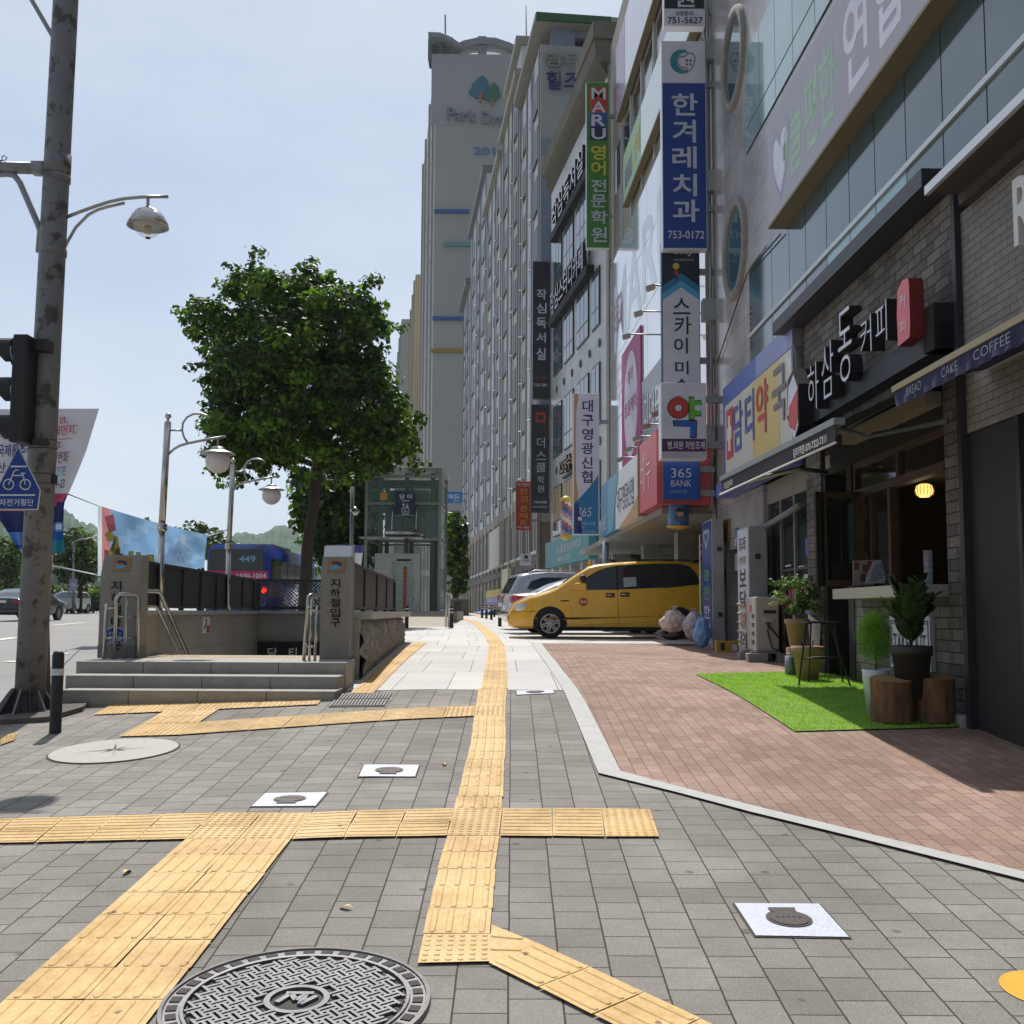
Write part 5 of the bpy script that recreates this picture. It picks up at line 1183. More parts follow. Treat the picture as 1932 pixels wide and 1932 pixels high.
# silver SUV and pale saloon behind it, tails to the walkway
so_ = at(944, 1155, 33.2); so_.z = zg(1, 33)
t, P, side, patch, W = mkcar('silver_suv', 'silver sport utility car parked farthest in the row, tail toward the walkway', so_, R(11), .92,
    [(0,.42,.62),(.05,.36,.95),(.12,.34,1.05),(.3,.33,1.4),(.42,.33,1.60),(.6,.33,1.66),(1.3,.3,1.72),(2.4,.3,1.70),(3.0,.3,1.58),(3.6,.3,1.15),(4.4,.3,.95),(4.7,.36,.6)], mat('silver_paint', '#a5a9b0', .25, .5, var=.05, coat=.6),
    [[(.62,1.2),(.75,1.42),(1.1,1.54),(2.6,1.55),(2.9,1.4),(3.1,1.15),(1.4,1.12)]], [.85, 3.7], .35, 1.08, .25, nosew=.86)
def rearface(P, pts, m, name, t):
    mb = MB(); mb.add([P(*p) for p in pts], [tuple(range(len(pts)))], m); return mb.build(name, t)
rearface(P, [(.145-.02,.62,1.09),(.145-.02,-.62,1.09),(.40-.03,-.6,1.55),(.40-.03,.6,1.55)], M['darkglass'], 'rear_window', t)
for sg in (1, -1):
    mb = MB(); mb.add([P(.03, sg*.58, 1.02), P(.03, sg*.58, .88), P(.06, sg*.84, .88), P(.30, sg*.945, .95), P(.42, sg*.94, 1.04), P(.10, sg*.84, 1.05)], [(0,1,2,5),(2,3,4,5)], rl, True); mb.build('tail_lamp', t)
    mb = MB(); mb.add([P(-.01, sg*.5, .5), P(-.01, sg*.72, .5), P(-.01, sg*.72, .44), P(-.01, sg*.5, .44)], [(0,1,2,3)], rl); mb.build('reflector', t)
rearface(P, [(-.012,.25,.80),(-.012,-.25,.80),(-.012,-.25,.68),(-.012,.25,.68)], M['white'], 'number_plate', t)
mb = MB(); mb.tube([P(.7,.66,1.70), P(.9,.68,1.75), P(2.3,.68,1.76), P(2.5,.66,1.70)], .016, M['steel'], 6); mb.build('roof_rail', t)
so_ = at(952, 1155, 28.6); so_.z = zg(1, 28.6)
t, P, side, patch, W = mkcar('white_saloon', 'pale silver saloon car squeezed between the yellow van and the silver car', so_, R(9), .9,
    [(0,.4,.6),(.05,.33,.9),(.12,.3,1.0),(.7,.28,1.04),(1.2,.28,1.28),(1.8,.28,1.45),(2.3,.28,1.49),(2.9,.28,1.44),(3.6,.28,1.03),(4.5,.28,.85),(4.7,.36,.6)], mat('pearl_white_paint', '#c3c6c8', .25, .2, var=.04, coat=.6),
    [[(1.25,1.05),(1.75,1.36),(2.3,1.41),(2.9,1.34),(3.35,1.05)]], [.95, 3.7], .32, .98, .33, nosew=.85)
for sg in (1, -1):
    mb = MB(); mb.add([P(.02, sg*.62, .93), P(.02, sg*.62, .8), P(.05, sg*.82, .78), P(.25, sg*.92, .88), P(.36, sg*.92, .95), P(.08, sg*.82, .97)], [(0,1,2,5),(2,3,4,5)], rl, True); mb.build('tail_lamp', t)
rearface(P, [(-.012,.25,.72),(-.012,-.25,.72),(-.012,-.25,.6),(-.012,.25,.6)], M['white'], 'number_plate', t)
rearface(P, [(.72,.6,1.062),(.72,-.6,1.062),(1.78,-.52,1.465),(1.78,.52,1.465)], M['darkglass'], 'rear_window', t)
# road cars at the left
so_ = at(40, 1155, 48.0); so_.x -= .92; so_.z = zg(-22, 50) - .13
dkc = mat('charcoal_paint', '#33363d', .25, .3, var=.05, coat=.7)
t, P, side, patch, W = mkcar('dark_saloon', 'dark grey saloon car driving away on the road behind the tall pole', so_, R(88), .92,
    [(0,.38,.6),(.05,.3,.9),(.12,.27,.98),(.65,.26,1.03),(1.1,.26,1.25),(1.7,.26,1.42),(2.3,.26,1.45),(2.9,.26,1.4),(3.6,.26,1.03),(4.5,.26,.85),(4.75,.36,.6)], dkc,
    [[(1.2,1.02),(1.7,1.33),(2.3,1.37),(2.9,1.3),(3.35,1.02)]], [.95, 3.75], .33, .97, .33, nosew=.87)
rearface(P, [(.68,.62,1.055),(.68,-.62,1.055),(1.66,-.54,1.425),(1.66,.54,1.425)], glassmat('pale_rear_glass', '#5c6672', .05), 'rear_window', t)
for sg in (1, -1):
    mb = MB(); mb.add([P(-.005, sg*.5, .9), P(-.005, sg*.5, .79), P(.05, sg*.84, .79), P(.12, sg*.87, .9)], [(0,1,2,3)], rl, True); mb.build('tail_lamp', t)
rearface(P, [(-.015,.26,.9),(-.015,-.26,.9),(-.015,-.26,.78),(-.015,.26,.78)], M['white'], 'number_plate', t)
so_ = at(131, 1155, 78); so_.x -= .92; so_.z = zg(-35, 78) - .13
t, P, side, patch, W = mkcar('white_suv', 'white car coming the other way beyond the dark saloon', so_, R(90), .9,
    [(0,.42,.62),(.05,.34,.8),(.2,.32,.9),(1.0,.3,1.08),(1.7,.3,1.5),(2.2,.3,1.6),(3.6,.3,1.58),(4.2,.3,1.1),(4.4,.36,.7)], mat('car_white', '#cfd2d4', .25, var=.03, coat=.5), [[(1.3,1.1),(1.75,1.45),(2.2,1.53),(3.5,1.5),(3.9,1.12)]], [.85, 3.5], .34, 1.05, .28, nosew=.82)
rearface(P, [(1.02,.72,1.11),(1.02,-.72,1.11),(1.66,-.62,1.5),(1.66,.62,1.5)], glassmat('pale_windscreen', '#aab4bd', .05), 'windscreen', t)
so_ = at(2, 1155, 84); so_.x -= .9; so_.z = zg(-40, 84) - .13
mkcar('white_saloon', 'small white car at the left frame edge beyond the dark saloon', so_, R(90), .9, [(0,.42,.62),(.05,.34,.8),(.2,.32,.9),(1.0,.3,1.0),(1.7,.3,1.4),(2.2,.3,1.46),(3.2,.3,1.4),(4.0,.3,1.0),(4.4,.36,.7)], MC['car_white'], [], [.85, 3.5], .33, 1.0, .3)
# delineator posts on the road
for i, x in enumerate((123, 149.5, 173.5, 184.8)):
    p = gnd(x, 1151); p.z -= .13; lab = ['brown delineator post nearest the white car', 'brown delineator post midway in the row on the road', 'dark delineator post near the left granite pillar', 'dark delineator post half hidden at the edge of the left granite pillar'][i]
    t = thing('delineator_post', lab, 'post', p, 'short posts along the middle of the road'); mb = MB(); mb.lathe(p, [(.16,0),(.16,.04),(.1,.06),(.085,.66),(.05,.72),(0,.73)], mat('post_brown', '#7a4038', .6) if i < 2 else M['black'], 14); mb.build('post', t)
    mb = MB(); mb.lathe(p+V((0,0,.45)), [(.094,0),(.092,.1)], M['white'], 14); mb.build('reflective_band', t)
Yp = 78
t = thing('street_lamp', 'slender far road lamp between the tall pole and the blue banner', 'street lamp', at(139, 1140, Yp)); mb = MB(); mb.tube([at(138, 1146, Yp), at(139.5, 1022, Yp)], .1, M['galv'], 8); mb.build('pole', t)
mb = MB(); mb.tube([at(139.5, 1022, Yp), at(150, 1019, Yp), at(176, 1014.5, Yp)], .06, M['galv'], 8); mb.tube([at(174, 1015, Yp), at(184, 1012, Yp)], .12, M['white'], 8); mb.build('lamp_arm', t)
t = thing('pole_banner', 'small purple and white banner on the far road lamp', 'banner', at(139, 1116, Yp-.2)); mb = MB(); mb.prism([at(131,1116,Yp-.2), at(143,1114,Yp-.2), at(147,1092,Yp-.2), at(131,1093,Yp-.2)], (0,.02,0), mat('lilac_banner', '#8f88b0', .7, var=.25, scale=2)); mb.build('cloth', t)
mb = MB(); qt(mb, '국제', 133, 143, 1100, 1107, M['white'], lambda x, y: at(x, y, Yp-.22)); mb.build('lettering', t)
Yw = 40; t = thing('street_lamp', 'thin lamp post with a steel bowl lamp left of the lift tower', 'street lamp', at(662, 1180, Yw)); mb = MB(); mb.tube([at(661, 1182, Yw), at(665, 918, Yw)], .07, M['galv'], 10); mb.build('pole', t)
mb = MB(); c = at(670, 966, Yw); mb.lathe(c, [(.19,0),(.17,.06),(.08,.13),(.02,.2),(0,.2)], M['steel'], 20); mb.build('lamp_shade', t); mb = MB(); mb.sphere(c, .13, M['lampglass'], 14); mb.build('lamp_globe', t)
t = thing('leaning_banner', 'small purple and white banner board behind the right granite pillar', 'banner', at(668, 1070, 26)); P = lambda x, y: at(x, y, 26)
mb = MB(); mb.prism([P(666,1072), P(681,1069), P(686,1029), P(634,1027), P(634,1066)], (0,.02,0), M['cloth']); mb.prism([P(634,1043)-V((0,.01,0)), P(684,1043)-V((0,.01,0)), P(686,1029)-V((0,.01,0)), P(634,1027)-V((0,.01,0))], (0,.008,0), mat('purple_print', '#4d4482', .6)); mb.build('board', t)
mb = MB(); mb.tube([P(668,1120), P(668,1028)], .02, M['galv'], 6); mb.build('stake', t)
# ------------------------------------------------------------------ right side: facades
class Fac:
    def __init__(s, x0, y0, dx): s.x0, s.y0, s.dx = x0, y0, dx; s.u = V((dx, 1, 0)).normalized(); s.n = V((-s.u.y, s.u.x, 0))
    def pt(s, Y, z, o=0): return V((s.x0 + s.dx*(Y - s.y0), Y, EYE + z)) + s.n*o
    def hit(s, px, py, o=0):
        p = plane_hit(px, py, V((s.x0, s.y0, 0)) + s.n*o, s.u); p = p - s.n*o; return p.y, p.z - EYE
    def box(s, mb, Y0, Y1, z0_, z1_, o0, o1, m):
        return mb.prism([s.pt(Y0, z0_, o0), s.pt(Y1, z0_, o0), s.pt(Y1, z0_, o1), s.pt(Y0, z0_, o1)], (0, 0, z1_-z0_), m)
    def text(s, mb, t_, Yf, Yn, za, zb, o, m, bold=.012, ext=0):
        BL = s.pt(Yf, za, o); return mb.text(t_, BL, s.pt(Yn, za, o)-BL, s.pt(Yf, zb, o)-BL, m, bold, ext)
F1 = Fac(4.12, 9.9, -.0144)
def stone_brick():
    return brickmat('split_stone_brick', (1, 2), .34, .108, '#7a7671', '#55524e', '#292725', .006, .5, 1.0, .85, .3, 26, big=.3, gb=.9)
M['sbrick'] = stone_brick()
M['tbrick'] = brickmat('taupe_brick_tile', (1, 2), .25, .072, '#85807a', '#7b7670', '#3a3734', .0035, .5, .8, .7, .08, 60, big=.1, gb=.2)
M['pale'] = brickmat('pale_stone_cladding', (1, 2), 1.1, .62, '#a9a6a4', '#a19e9d', '#6f6c6a', .006, 0, .3, .22, .06, 30, big=.22, gb=.03, spec=.6)
M['glaz'] = glassmat('teal_grey_glazing', '#465a5e', .07, .2, .5)
M['glaz2'] = glassmat('cyan_glazing', '#86abb3', .15, .08)
M['glaz3'] = glassmat('upper_glazing', '#8fa9aa', .04, .2, .4)
M['alu'] = mat('aluminium_trim', '#c9ccce', .35, .4, var=.05)
M['dbeam'] = mat('dark_metal_trim', '#34353a', .5, .2, var=.12, scale=2)
M['char'] = brickmat('charcoal_cladding', (1, 2), 2.2, .045, '#343230', '#323030', '#2a2827', .0012, .5, .2, .7, .08, 60, big=.1, gb=.2)
M['woodd'] = mat('dark_wood', '#4a3526', .55, var=.25, scale=9)
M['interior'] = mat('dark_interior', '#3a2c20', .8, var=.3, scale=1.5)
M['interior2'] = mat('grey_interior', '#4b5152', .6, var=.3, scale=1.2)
b1 = thing('shop_building', 'near grey stone commercial building with glass bands and a coffee shop at street level', 'building', F1.pt(14, -1, 0))
def part(name, parent, *boxes, F=F1):
    mb = MB()
    for a in boxes: F.box(mb, *a)
    return mb.build(name, parent)
part('core', b1, (5.5, 21.7, 1.62, 17, -.35, -9, mat('plaster_dark', '#6b6965', .8)), (5.5, 21.7, -2, 1.62, -3.2, -9, MC['plaster_dark']))
part('stone_cladding', b1, (18.25, 21.7, 2.05, 17, 0, -.35, M['pale']), (5.5, 18.25, 9.57, 17, 0, -.35, M['pale']), (5.5, 18.25, 5.81, 7.83, 0, -.35, M['pale']))
# first glass band
js = [1431.5, 1460, 1493.7, 1525.5, 1565.8, 1610.6, 1661, 1722, 1794, 1881]; JY = [F1.hit(x, 600)[0] for x in js]; JY = [18.22] + JY[1:] + [7.6, 6.4, 5.5]
for i in range(len(JY)-1):
    a, b = JY[i+1]+.012, JY[i]-.012
    mb = MB(); F1.box(mb, a, b, 4.66, 5.80, .02, -.1, M['glaz']); mb.build('upper_glass', b1)
    mb = MB(); F1.box(mb, a, b, 4.17, 4.59, .02, -.1, M['glaz2'] if 3 < i < 7 else M['glaz']); mb.build('lower_glass', b1)
part('glass_joint', b1, (5.5, 18.25, 4.15, 5.81, .012, -.3, M['blackmat']))
part('silver_rail', b1, (5.5, 18.24, 4.595, 4.655, .05, .0, M['alu']))
# second glass band
JY2 = [18.3, 17.3, 16.3, 15.3, 14.2, 13.1, 12.0, 10.9, 9.8, 8.7, 7.6, 6.5]
for i in range(len(JY2)-1):
    mb = MB(); F1.box(mb, JY2[i+1]+.012, JY2[i]-.012, 8.27, 9.55, .02, -.1, M['glaz3']); F1.box(mb, JY2[i+1]+.012, JY2[i]-.012, 7.85, 8.24, .02, -.1, M['glaz3']); mb.build('high_glass', b1)
part('high_joint', b1, (6.5, 18.32, 7.83, 9.57, .01, -.2, M['blackmat']))
# round windows
for px, py in ((1388.5, 470), (1386, 112)):
    Yc, zc = F1.hit(px, py); c = F1.pt(Yc, zc, 0); ax = (F1.u, V((0,0,1)), F1.n)
    mb = MB(); mb.lathe(c, [(.92, 0), (.90, .07), (.78, .08), (.74, .05), (.74, -.05)], mat('carved_stone_ring', '#85817c', .85, var=.2, scale=5, bump=.8, bscale=18), 40, True, ax); fr = mb.build('round_window', b1)
    mb = MB(); mb.lathe(c, [(0, .02), (.75, .02)], glassmat('round_glass', '#3f5a60', .05), 40, False, ax); g_ = mb.build('pane', b1); g_.parent = fr
# canopies and trim
part('dark_canopy_beam', b1, (9.98, 15.55, 3.97, 4.145, .32, 0, M['dbeam']))
part('white_canopy_edge', b1, (5.5, 9.72, 3.78, 3.86, .40, .36, M['alu']), (5.5, 9.7, 3.785, 3.85, .358, 0, mat('brown_soffit', '#4a4138', .85)), (5.5, 9.7, 3.68, 3.78, .10, 0, MC['brown_soffit']))
part('seam_post', b1, (9.9, 9.985, -1.4, 3.96, .06, -.2, M['dbeam']))
part('taupe_brick_wall', b1, (5.5, 9.9, 1.63, 3.68, .0, -.3, M['tbrick']))
part('charcoal_wall', b1, (9.0, 9.9, -1.5, 1.63, -.02, -.3, M['char']), (5.5, 9.0, -1.5, 1.63, -1.2, -1.5, M['blackmat']), (8.93, 9.0, -1.5, 1.63, 0, -1.2, M['dbeam']), (5.5, 8.93, -1.5, -.98, -.15, -1.2, M['dbeam']))
mb = MB(); F1.text(mb, 'R', 8.68, 8.35, 2.95, 3.5, .05, M['white'], .03, .1); mb.build('channel_letter', b1)
# coffee shop front
part('stone_brick_front', b1, (9.985, 15.1, 2.25, 3.97, 0, -.3, M['sbrick']), (9.985, 10.42, -1.4, 2.25, 0, -.3, M['sbrick']), (14.42, 15.1, -1.3, 2.25, 0, -.3, M['sbrick']), (10.5, 13.25, -1.3, .17, -.03, -.3, M['sbrick']))
part('black_fascia', b1, (10.42, 14.42, 1.80, 2.25, -.05, -.4, M['blackmat']), (13.25, 13.45, -1.3, 1.80, -.02, -.35, M['blackmat']), (14.3, 14.42, -1.3, 1.80, -.02, -.35, M['blackmat']), (13.45, 14.3, -1.3, 1.80, -.25, -.3, mat('black_door', '#141416', .3, var=.1)))
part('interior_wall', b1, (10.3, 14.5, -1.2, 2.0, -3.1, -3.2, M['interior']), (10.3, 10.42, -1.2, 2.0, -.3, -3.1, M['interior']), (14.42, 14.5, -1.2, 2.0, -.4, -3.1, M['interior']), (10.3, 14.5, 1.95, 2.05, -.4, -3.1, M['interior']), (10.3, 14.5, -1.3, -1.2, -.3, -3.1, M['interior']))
wf = []
for Y0, Y1 in ((10.44, 10.52), (13.17, 13.25), (12.02, 12.1), (12.62, 12.68)): wf.append((Y0, Y1, .18, 1.38 if 11 < Y0 < 13 else 1.8, -.04, -.14, M['woodd']))
wf += [(10.52, 13.17, 1.74, 1.8, -.04, -.14, M['woodd']), (10.52, 13.17, 1.38, 1.47, -.03, -.14, M['woodd'])] + [(11.75, 11.82, 1.47, 1.74, -.04, -.14, M['woodd'])]
part('window_frame', b1, *wf)
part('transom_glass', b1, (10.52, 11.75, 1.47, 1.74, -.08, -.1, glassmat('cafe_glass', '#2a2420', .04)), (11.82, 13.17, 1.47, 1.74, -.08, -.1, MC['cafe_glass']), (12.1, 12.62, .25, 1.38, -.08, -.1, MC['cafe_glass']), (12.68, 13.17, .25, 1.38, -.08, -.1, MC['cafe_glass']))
part('counter_shelf', b1, (10.52, 12.9, .17, .285, .34, -.3, mat('cream_counter', '#b9b3a5', .5, var=.04)))
part('stone_kerb', b1, (9.985, 13.4, -1.4, -.90, .10, 0, M['gstone2']))
# open casement
sash = thing('casement_window', 'open dark wooden casement window sash swung out beside the cafe counter', 'window', F1.pt(12.95, .3, .3))
mb = MB()
def cas(x0, x1, y0, y1, m, d0, d1): p, q_ = at(x0, y1, 12.95), at(x1, y0, 12.95); mb.box(p.x, q_.x, 12.95-d1, 12.95-d0, p.z, q_.z, m)
cas(1541, 1552, 928, 1106, M['blackmat'], -.03, .03); cas(1616, 1627, 928, 1106, M['woodd'], -.03, .03); cas(1552, 1616, 928, 940, M['woodd'], -.03, .03); cas(1552, 1616, 1094, 1106, M['woodd'], -.03, .03); cas(1552, 1558, 940, 1094, M['woodd'], -.03, .03); mb.build('sash_frame', sash)
mb = MB(); cas(1558, 1616, 940, 1094, glassmat('casement_glass', '#1d2222', .04), -.008, .008); mb.build('pane', sash)
lp = at(1744, 925, 12.6); t = thing('pendant_lamp', 'small glowing ribbed pendant lamp inside the cafe window', 'lamp', lp)
mb = MB(); mb.lathe(lp, [(.05,.07),(.09,.05),(.105,0),(.095,-.05),(.06,-.075),(0,-.075)], mat('lamp_glow', '#ffc06a', .5, var=0, emit=1.5), 20); mb.build('lamp_shade', t)
mb = MB(); mb.cyl(lp+V((0,0,.07)), .05, .03, M['woodd'], 12); mb.tube([lp+V((0,0,.1)), lp+V((0,0,.45))], .006, M['black'], 6); mb.build('cord', t)
mb = MB()
for k in range(16): a = k*math.pi/8; mb.tube([lp+V((.105*math.cos(a)*r_, .105*math.sin(a)*r_, z)) for r_, z in ((.9,.05),(1.02,0),(.93,-.05),(.6,-.076))], .004, M['woodd'], 4, False)
mb.build('ribs', t)
pl = bpy.data.lights.new('pendant_light', 'POINT'); pl.energy = 3; pl.color = (1, .75, .45); pl.shadow_soft_size = .1; po = bpy.data.objects.new('pendant_light', pl); col.objects.link(po); po.location = lp + V((-.02, 0, -.16))
# pharmacy ground floor
part('storefront_stone', b1, (17.55, 18.9, -1.2, 2.05, 0, -.3, M['pale']), (18.9, 20.4, 1.15, 2.05, 0, -.3, M['pale']), (20.4, 21.7, -1.2, 2.05, 0, -.3, M['pale']), (15.1, 17.55, 1.72, 2.05, -.06, -.3, mat('awning_box_cream', '#7d7568', .7)))
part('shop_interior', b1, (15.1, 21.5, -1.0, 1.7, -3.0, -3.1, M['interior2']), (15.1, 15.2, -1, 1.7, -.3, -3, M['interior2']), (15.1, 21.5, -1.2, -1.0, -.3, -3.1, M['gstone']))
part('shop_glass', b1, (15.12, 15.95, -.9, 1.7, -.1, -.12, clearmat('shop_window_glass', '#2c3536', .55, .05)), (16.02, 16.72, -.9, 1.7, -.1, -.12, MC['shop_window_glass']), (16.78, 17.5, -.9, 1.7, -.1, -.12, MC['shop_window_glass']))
sfm = mat('dull_shop_frame', '#777a7a', .5, .3, var=.1)
part('shop_frame', b1, (15.95, 16.02, -1, 1.72, -.06, -.16, sfm), (16.72, 16.78, -1, 1.72, -.06, -.16, sfm), (17.48, 17.55, -1, 1.72, -.06, -.16, sfm), (15.12, 17.5, -1, -.9, -.05, -.16, M['dbeam']), (16.02, 16.72, .62, .66, -.06, -.16, M['dbeam']), (15.12, 15.95, .62, .66, -.06, -.16, M['dbeam']))
rmag = mat('crimson_film', '#a8284e', .5); rwht = mat('film_white', '#cfcfcf', .5)
mb = MB()
for s_, Yf, Yn, za, zb in (('의', 17.45, 16.85, -.35, .35), ('약', 16.68, 16.1, -.05, .45), ('약', 15.85, 15.2, -.05, .5)):
    F1.text(mb, s_, Yf+.03, Yn-.03, za-.02, zb+.02, -.09, rwht, .045); F1.text(mb, s_, Yf, Yn, za, zb, -.08, rmag, .015)
mb.build('window_lettering', b1)
mb = MB(); F1.box(mb, 15.25, 15.6, .25, .55, -.085, -.095, mat('poster_pale', '#a9bdb6', .6)); F1.box(mb, 15.25, 15.6, .0, .18, -.085, -.095, mat('poster_blue', '#4a7fc4', .6)); F1.box(mb, 15.3, 15.5, .8, 1.05, -.085, -.095, mat('film_blue', '#3a55a8', .6)); F1.box(mb, 16.3, 16.6, .7, .72, -.085, -.095, rwht); F1.box(mb, 15.6, 15.9, .66, .68, -.085, -.095, rwht)
mb.build('window_poster', b1)
mb = MB(); mb.tube([F1.pt(15.2, 1.5, .05), F1.pt(16.2, 1.42, .06), F1.pt(17.2, 1.35, .06), F1.pt(17.5, 1.2, .06), F1.pt(17.55, .9, .06), F1.pt(17.35, .4, .06), F1.pt(17.3, -.3, .06), F1.pt(17.3, -.7, .06)], .045, mat('grey_conduit', '#6f6e6a', .5), 10); mb.build('conduit', b1)
part('recess_door', b1, (18.9, 20.4, -1.2, 1.15, -.5, -.55, M['interior2']), (19.0, 19.5, -.9, .75, -.42, -.46, mat('door_poster_white', '#a4b4c4', .6, var=.2, scale=2)), (19.0, 19.5, -.3, .05, -.41, -.42, mat('door_poster_blue', '#3f86b4', .6, var=.2)))
part('door_sign', b1, (18.95, 20.3, .72, 1.1, -.12, -.2, M['blue']), (18.99, 20.26, .77, 1.09, -.11, -.12, M['white']))
mb = MB(); F1.text(mb, '한의원', 20.0, 19.2, .83, 1.02, -.10, M['dbeam']); mb.build('door_lettering', b1)
part('letter_box', b1, (17.75, 18.0, .0, .32, .12, .0, M['black']), (17.75, 18.05, .34, .42, .12, .0, M['alu']))
part('brass_panel', b1, (20.0, 20.85, 1.30, 1.72, .04, .0, mat('old_brass', '#8a7440', .4, .6, var=.4, scale=14)))
part('house_number', b1, (19.35, 19.55, 1.15, 1.5, .03, .0, mat('number_plate_blue', '#44618c', .4)))
mb = MB(); F1.text(mb, '57', 19.52, 19.38, 1.19, 1.31, .035, M['white']); mb.build('number_lettering', b1)
for o_, Y_, r_ in ((.09, 21.45, .05), (.07, 21.28, .035), (.06, 21.6, .03)):
    mb = MB(); mb.tube([F1.pt(Y_, 3.3 if r_ > .04 else 2.0, o_), F1.pt(Y_, 16.5, o_)], r_, M['galv'], 10); mb.build('drainpipe', b1)
mb = MB(); mb.tube([F1.pt(21.1, -.5, .03), F1.pt(21.05, 1.5, .04), F1.pt(21.2, 2.5, .03), F1.pt(21.0, 4.2, .03)], .012, M['black'], 5); mb.tube([F1.pt(20.9, 4.8, .03), F1.pt(18.2, 5.72, .05), F1.pt(16.0, 5.62, .06)], .012, M['black'], 5); mb.build('cable', b1)
for z in (3.2, 5.7, 8.3, 11):
    mb = MB(); F1.box(mb, 21.1, 21.35, z, z+.42, .25, .0, mat('pale_grey_box', '#8e9694', .5, var=.1)); mb.build('junction_box', b1)

# signs on the near building
def board(name, label, cat, boxes, texts, F=F1, group=None, parent=None, base=None):
    t = thing(name, label, cat, base or F.pt((boxes[0][0]+boxes[0][1])/2, boxes[0][2], boxes[0][4]), group)
    for i, b in enumerate(boxes):
        mb = MB(); F.box(mb, *b); mb.build('panel' if i == 0 else 'panel_band', t)
    if texts:
        mb = MB()
        for s_, Yf, Yn, za, zb, o, m, *r_ in texts: F.text(mb, s_, Yf, Yn, za, zb, o, m, *(r_ or [.012]))
        mb.build('lettering', t)
    return t
grn = mat('pale_green_letters', '#8fb09a', .6); lil = mat('grey_lilac_board', '#8e8b94', .35, var=.03); lilw = mat('lilac_white', '#c4c6d6', .5)
t = board('clinic_sign', 'huge grey lilac sign board with green and white letters over the glass band', 'sign',
    [(5.5, 15.9, 5.70, 7.27, .25, .04, lil), (5.5, 15.9, 5.66, 5.70, .27, .0, mat('sign_soffit_tan', '#71684f', .7)), (5.5, 15.5, 5.72, 7.1, .04, -.02, M['blackmat'])],
    [('늘', 14.72, 14.1, 5.95, 6.95, .2512, grn, .03), ('편', 14.0, 13.38, 5.95, 6.95, .2512, grn, .03), ('한', 13.28, 12.66, 5.95, 6.95, .2512, grn, .03), ('연', 12.35, 11.5, 5.92, 7.05, .2512, lilw, .03), ('합', 11.3, 10.4, 5.92, 7.05, .2512, lilw, .03)])
mb = MB(); hp = []
for k in range(40):
    a = 2*math.pi*k/40; hp.append((.38*(math.sin(a)**3), .30*math.cos(a)-.14*math.cos(2*a)-.07*math.cos(3*a)))
P = lambda u_, v_, o: F1.pt(15.2-u_*1.15, 6.45+v_*1.5, o)
mb.poly([P(u_*1.12, v_*1.12, .2508) for u_, v_ in hp], mat('logo_violet', '#7f83ad', .5)); mb.poly([P(u_, v_, .2512) for u_, v_ in hp], lil); mb.poly([P(u_*.85-.03, v_*.85, .2516) for u_, v_ in hp], lilw)
for a, b, c, d in ((.1, .3, -.08, .08), (.16, .24, -.2, .2)): mb.poly([P(a, c, .252), P(b, c, .252), P(b, d, .252), P(a, d, .252)], grn)
mb.build('heart_logo', t)
pw = mat('pharmacy_cream', '#d0cdc2', .4, var=.04); pyel = mat('pharmacy_yellow', '#d9c07a', .4, var=.08, scale=1.5); pblu = mat('pharmacy_blue', '#5868ae', .4, var=.04); pred = mat('pharmacy_red', '#bb4a50', .5); pgry = mat('pharmacy_grey', '#77767a', .5); pltb = mat('pharmacy_periwinkle', '#8d94c6', .4, var=.06)
t = board('pharmacy_sign', 'cream and yellow pharmacy sign board with red cross and blue rim', 'sign',
    [(15.13, 19.85, 2.32, 4.05, .14, .0, pw), (15.13, 19.85, 3.72, 4.06, .148, .0, pblu), (15.13, 17.3, 3.72, 4.065, .15, .0, pltb), (19.72, 19.86, 2.30, 3.72, .146, .0, pblu), (15.13, 15.22, 2.32, 3.72, .146, .0, pblu), (15.9, 17.6, 2.4, 3.70, .144, .0, pyel), (15.2, 19.8, 2.06, 2.30, .30, .02, pblu)],
    [('담', 18.98, 18.3, 2.76, 3.6, .155, pblu, .02), ('티', 18.1, 17.45, 2.76, 3.6, .155, pblu, .02), ('약', 17.3, 16.55, 2.76, 3.6, .155, pred, .03), ('국', 16.3, 15.5, 2.76, 3.6, .155, pgry, .03)])
mb = MB(); F1.box(mb, 19.05, 19.55, 2.72, 3.6, .155, .14, pred)
mb2 = MB(); F1.box(mb2, 19.12, 19.48, 3.05, 3.27, .16, .155, M['white']); F1.box(mb2, 19.22, 19.38, 2.85, 3.47, .161, .155, M['white']); cr = mb.build('cross_plate', t); w_ = mb2.build('white_cross', t); w_.parent = cr
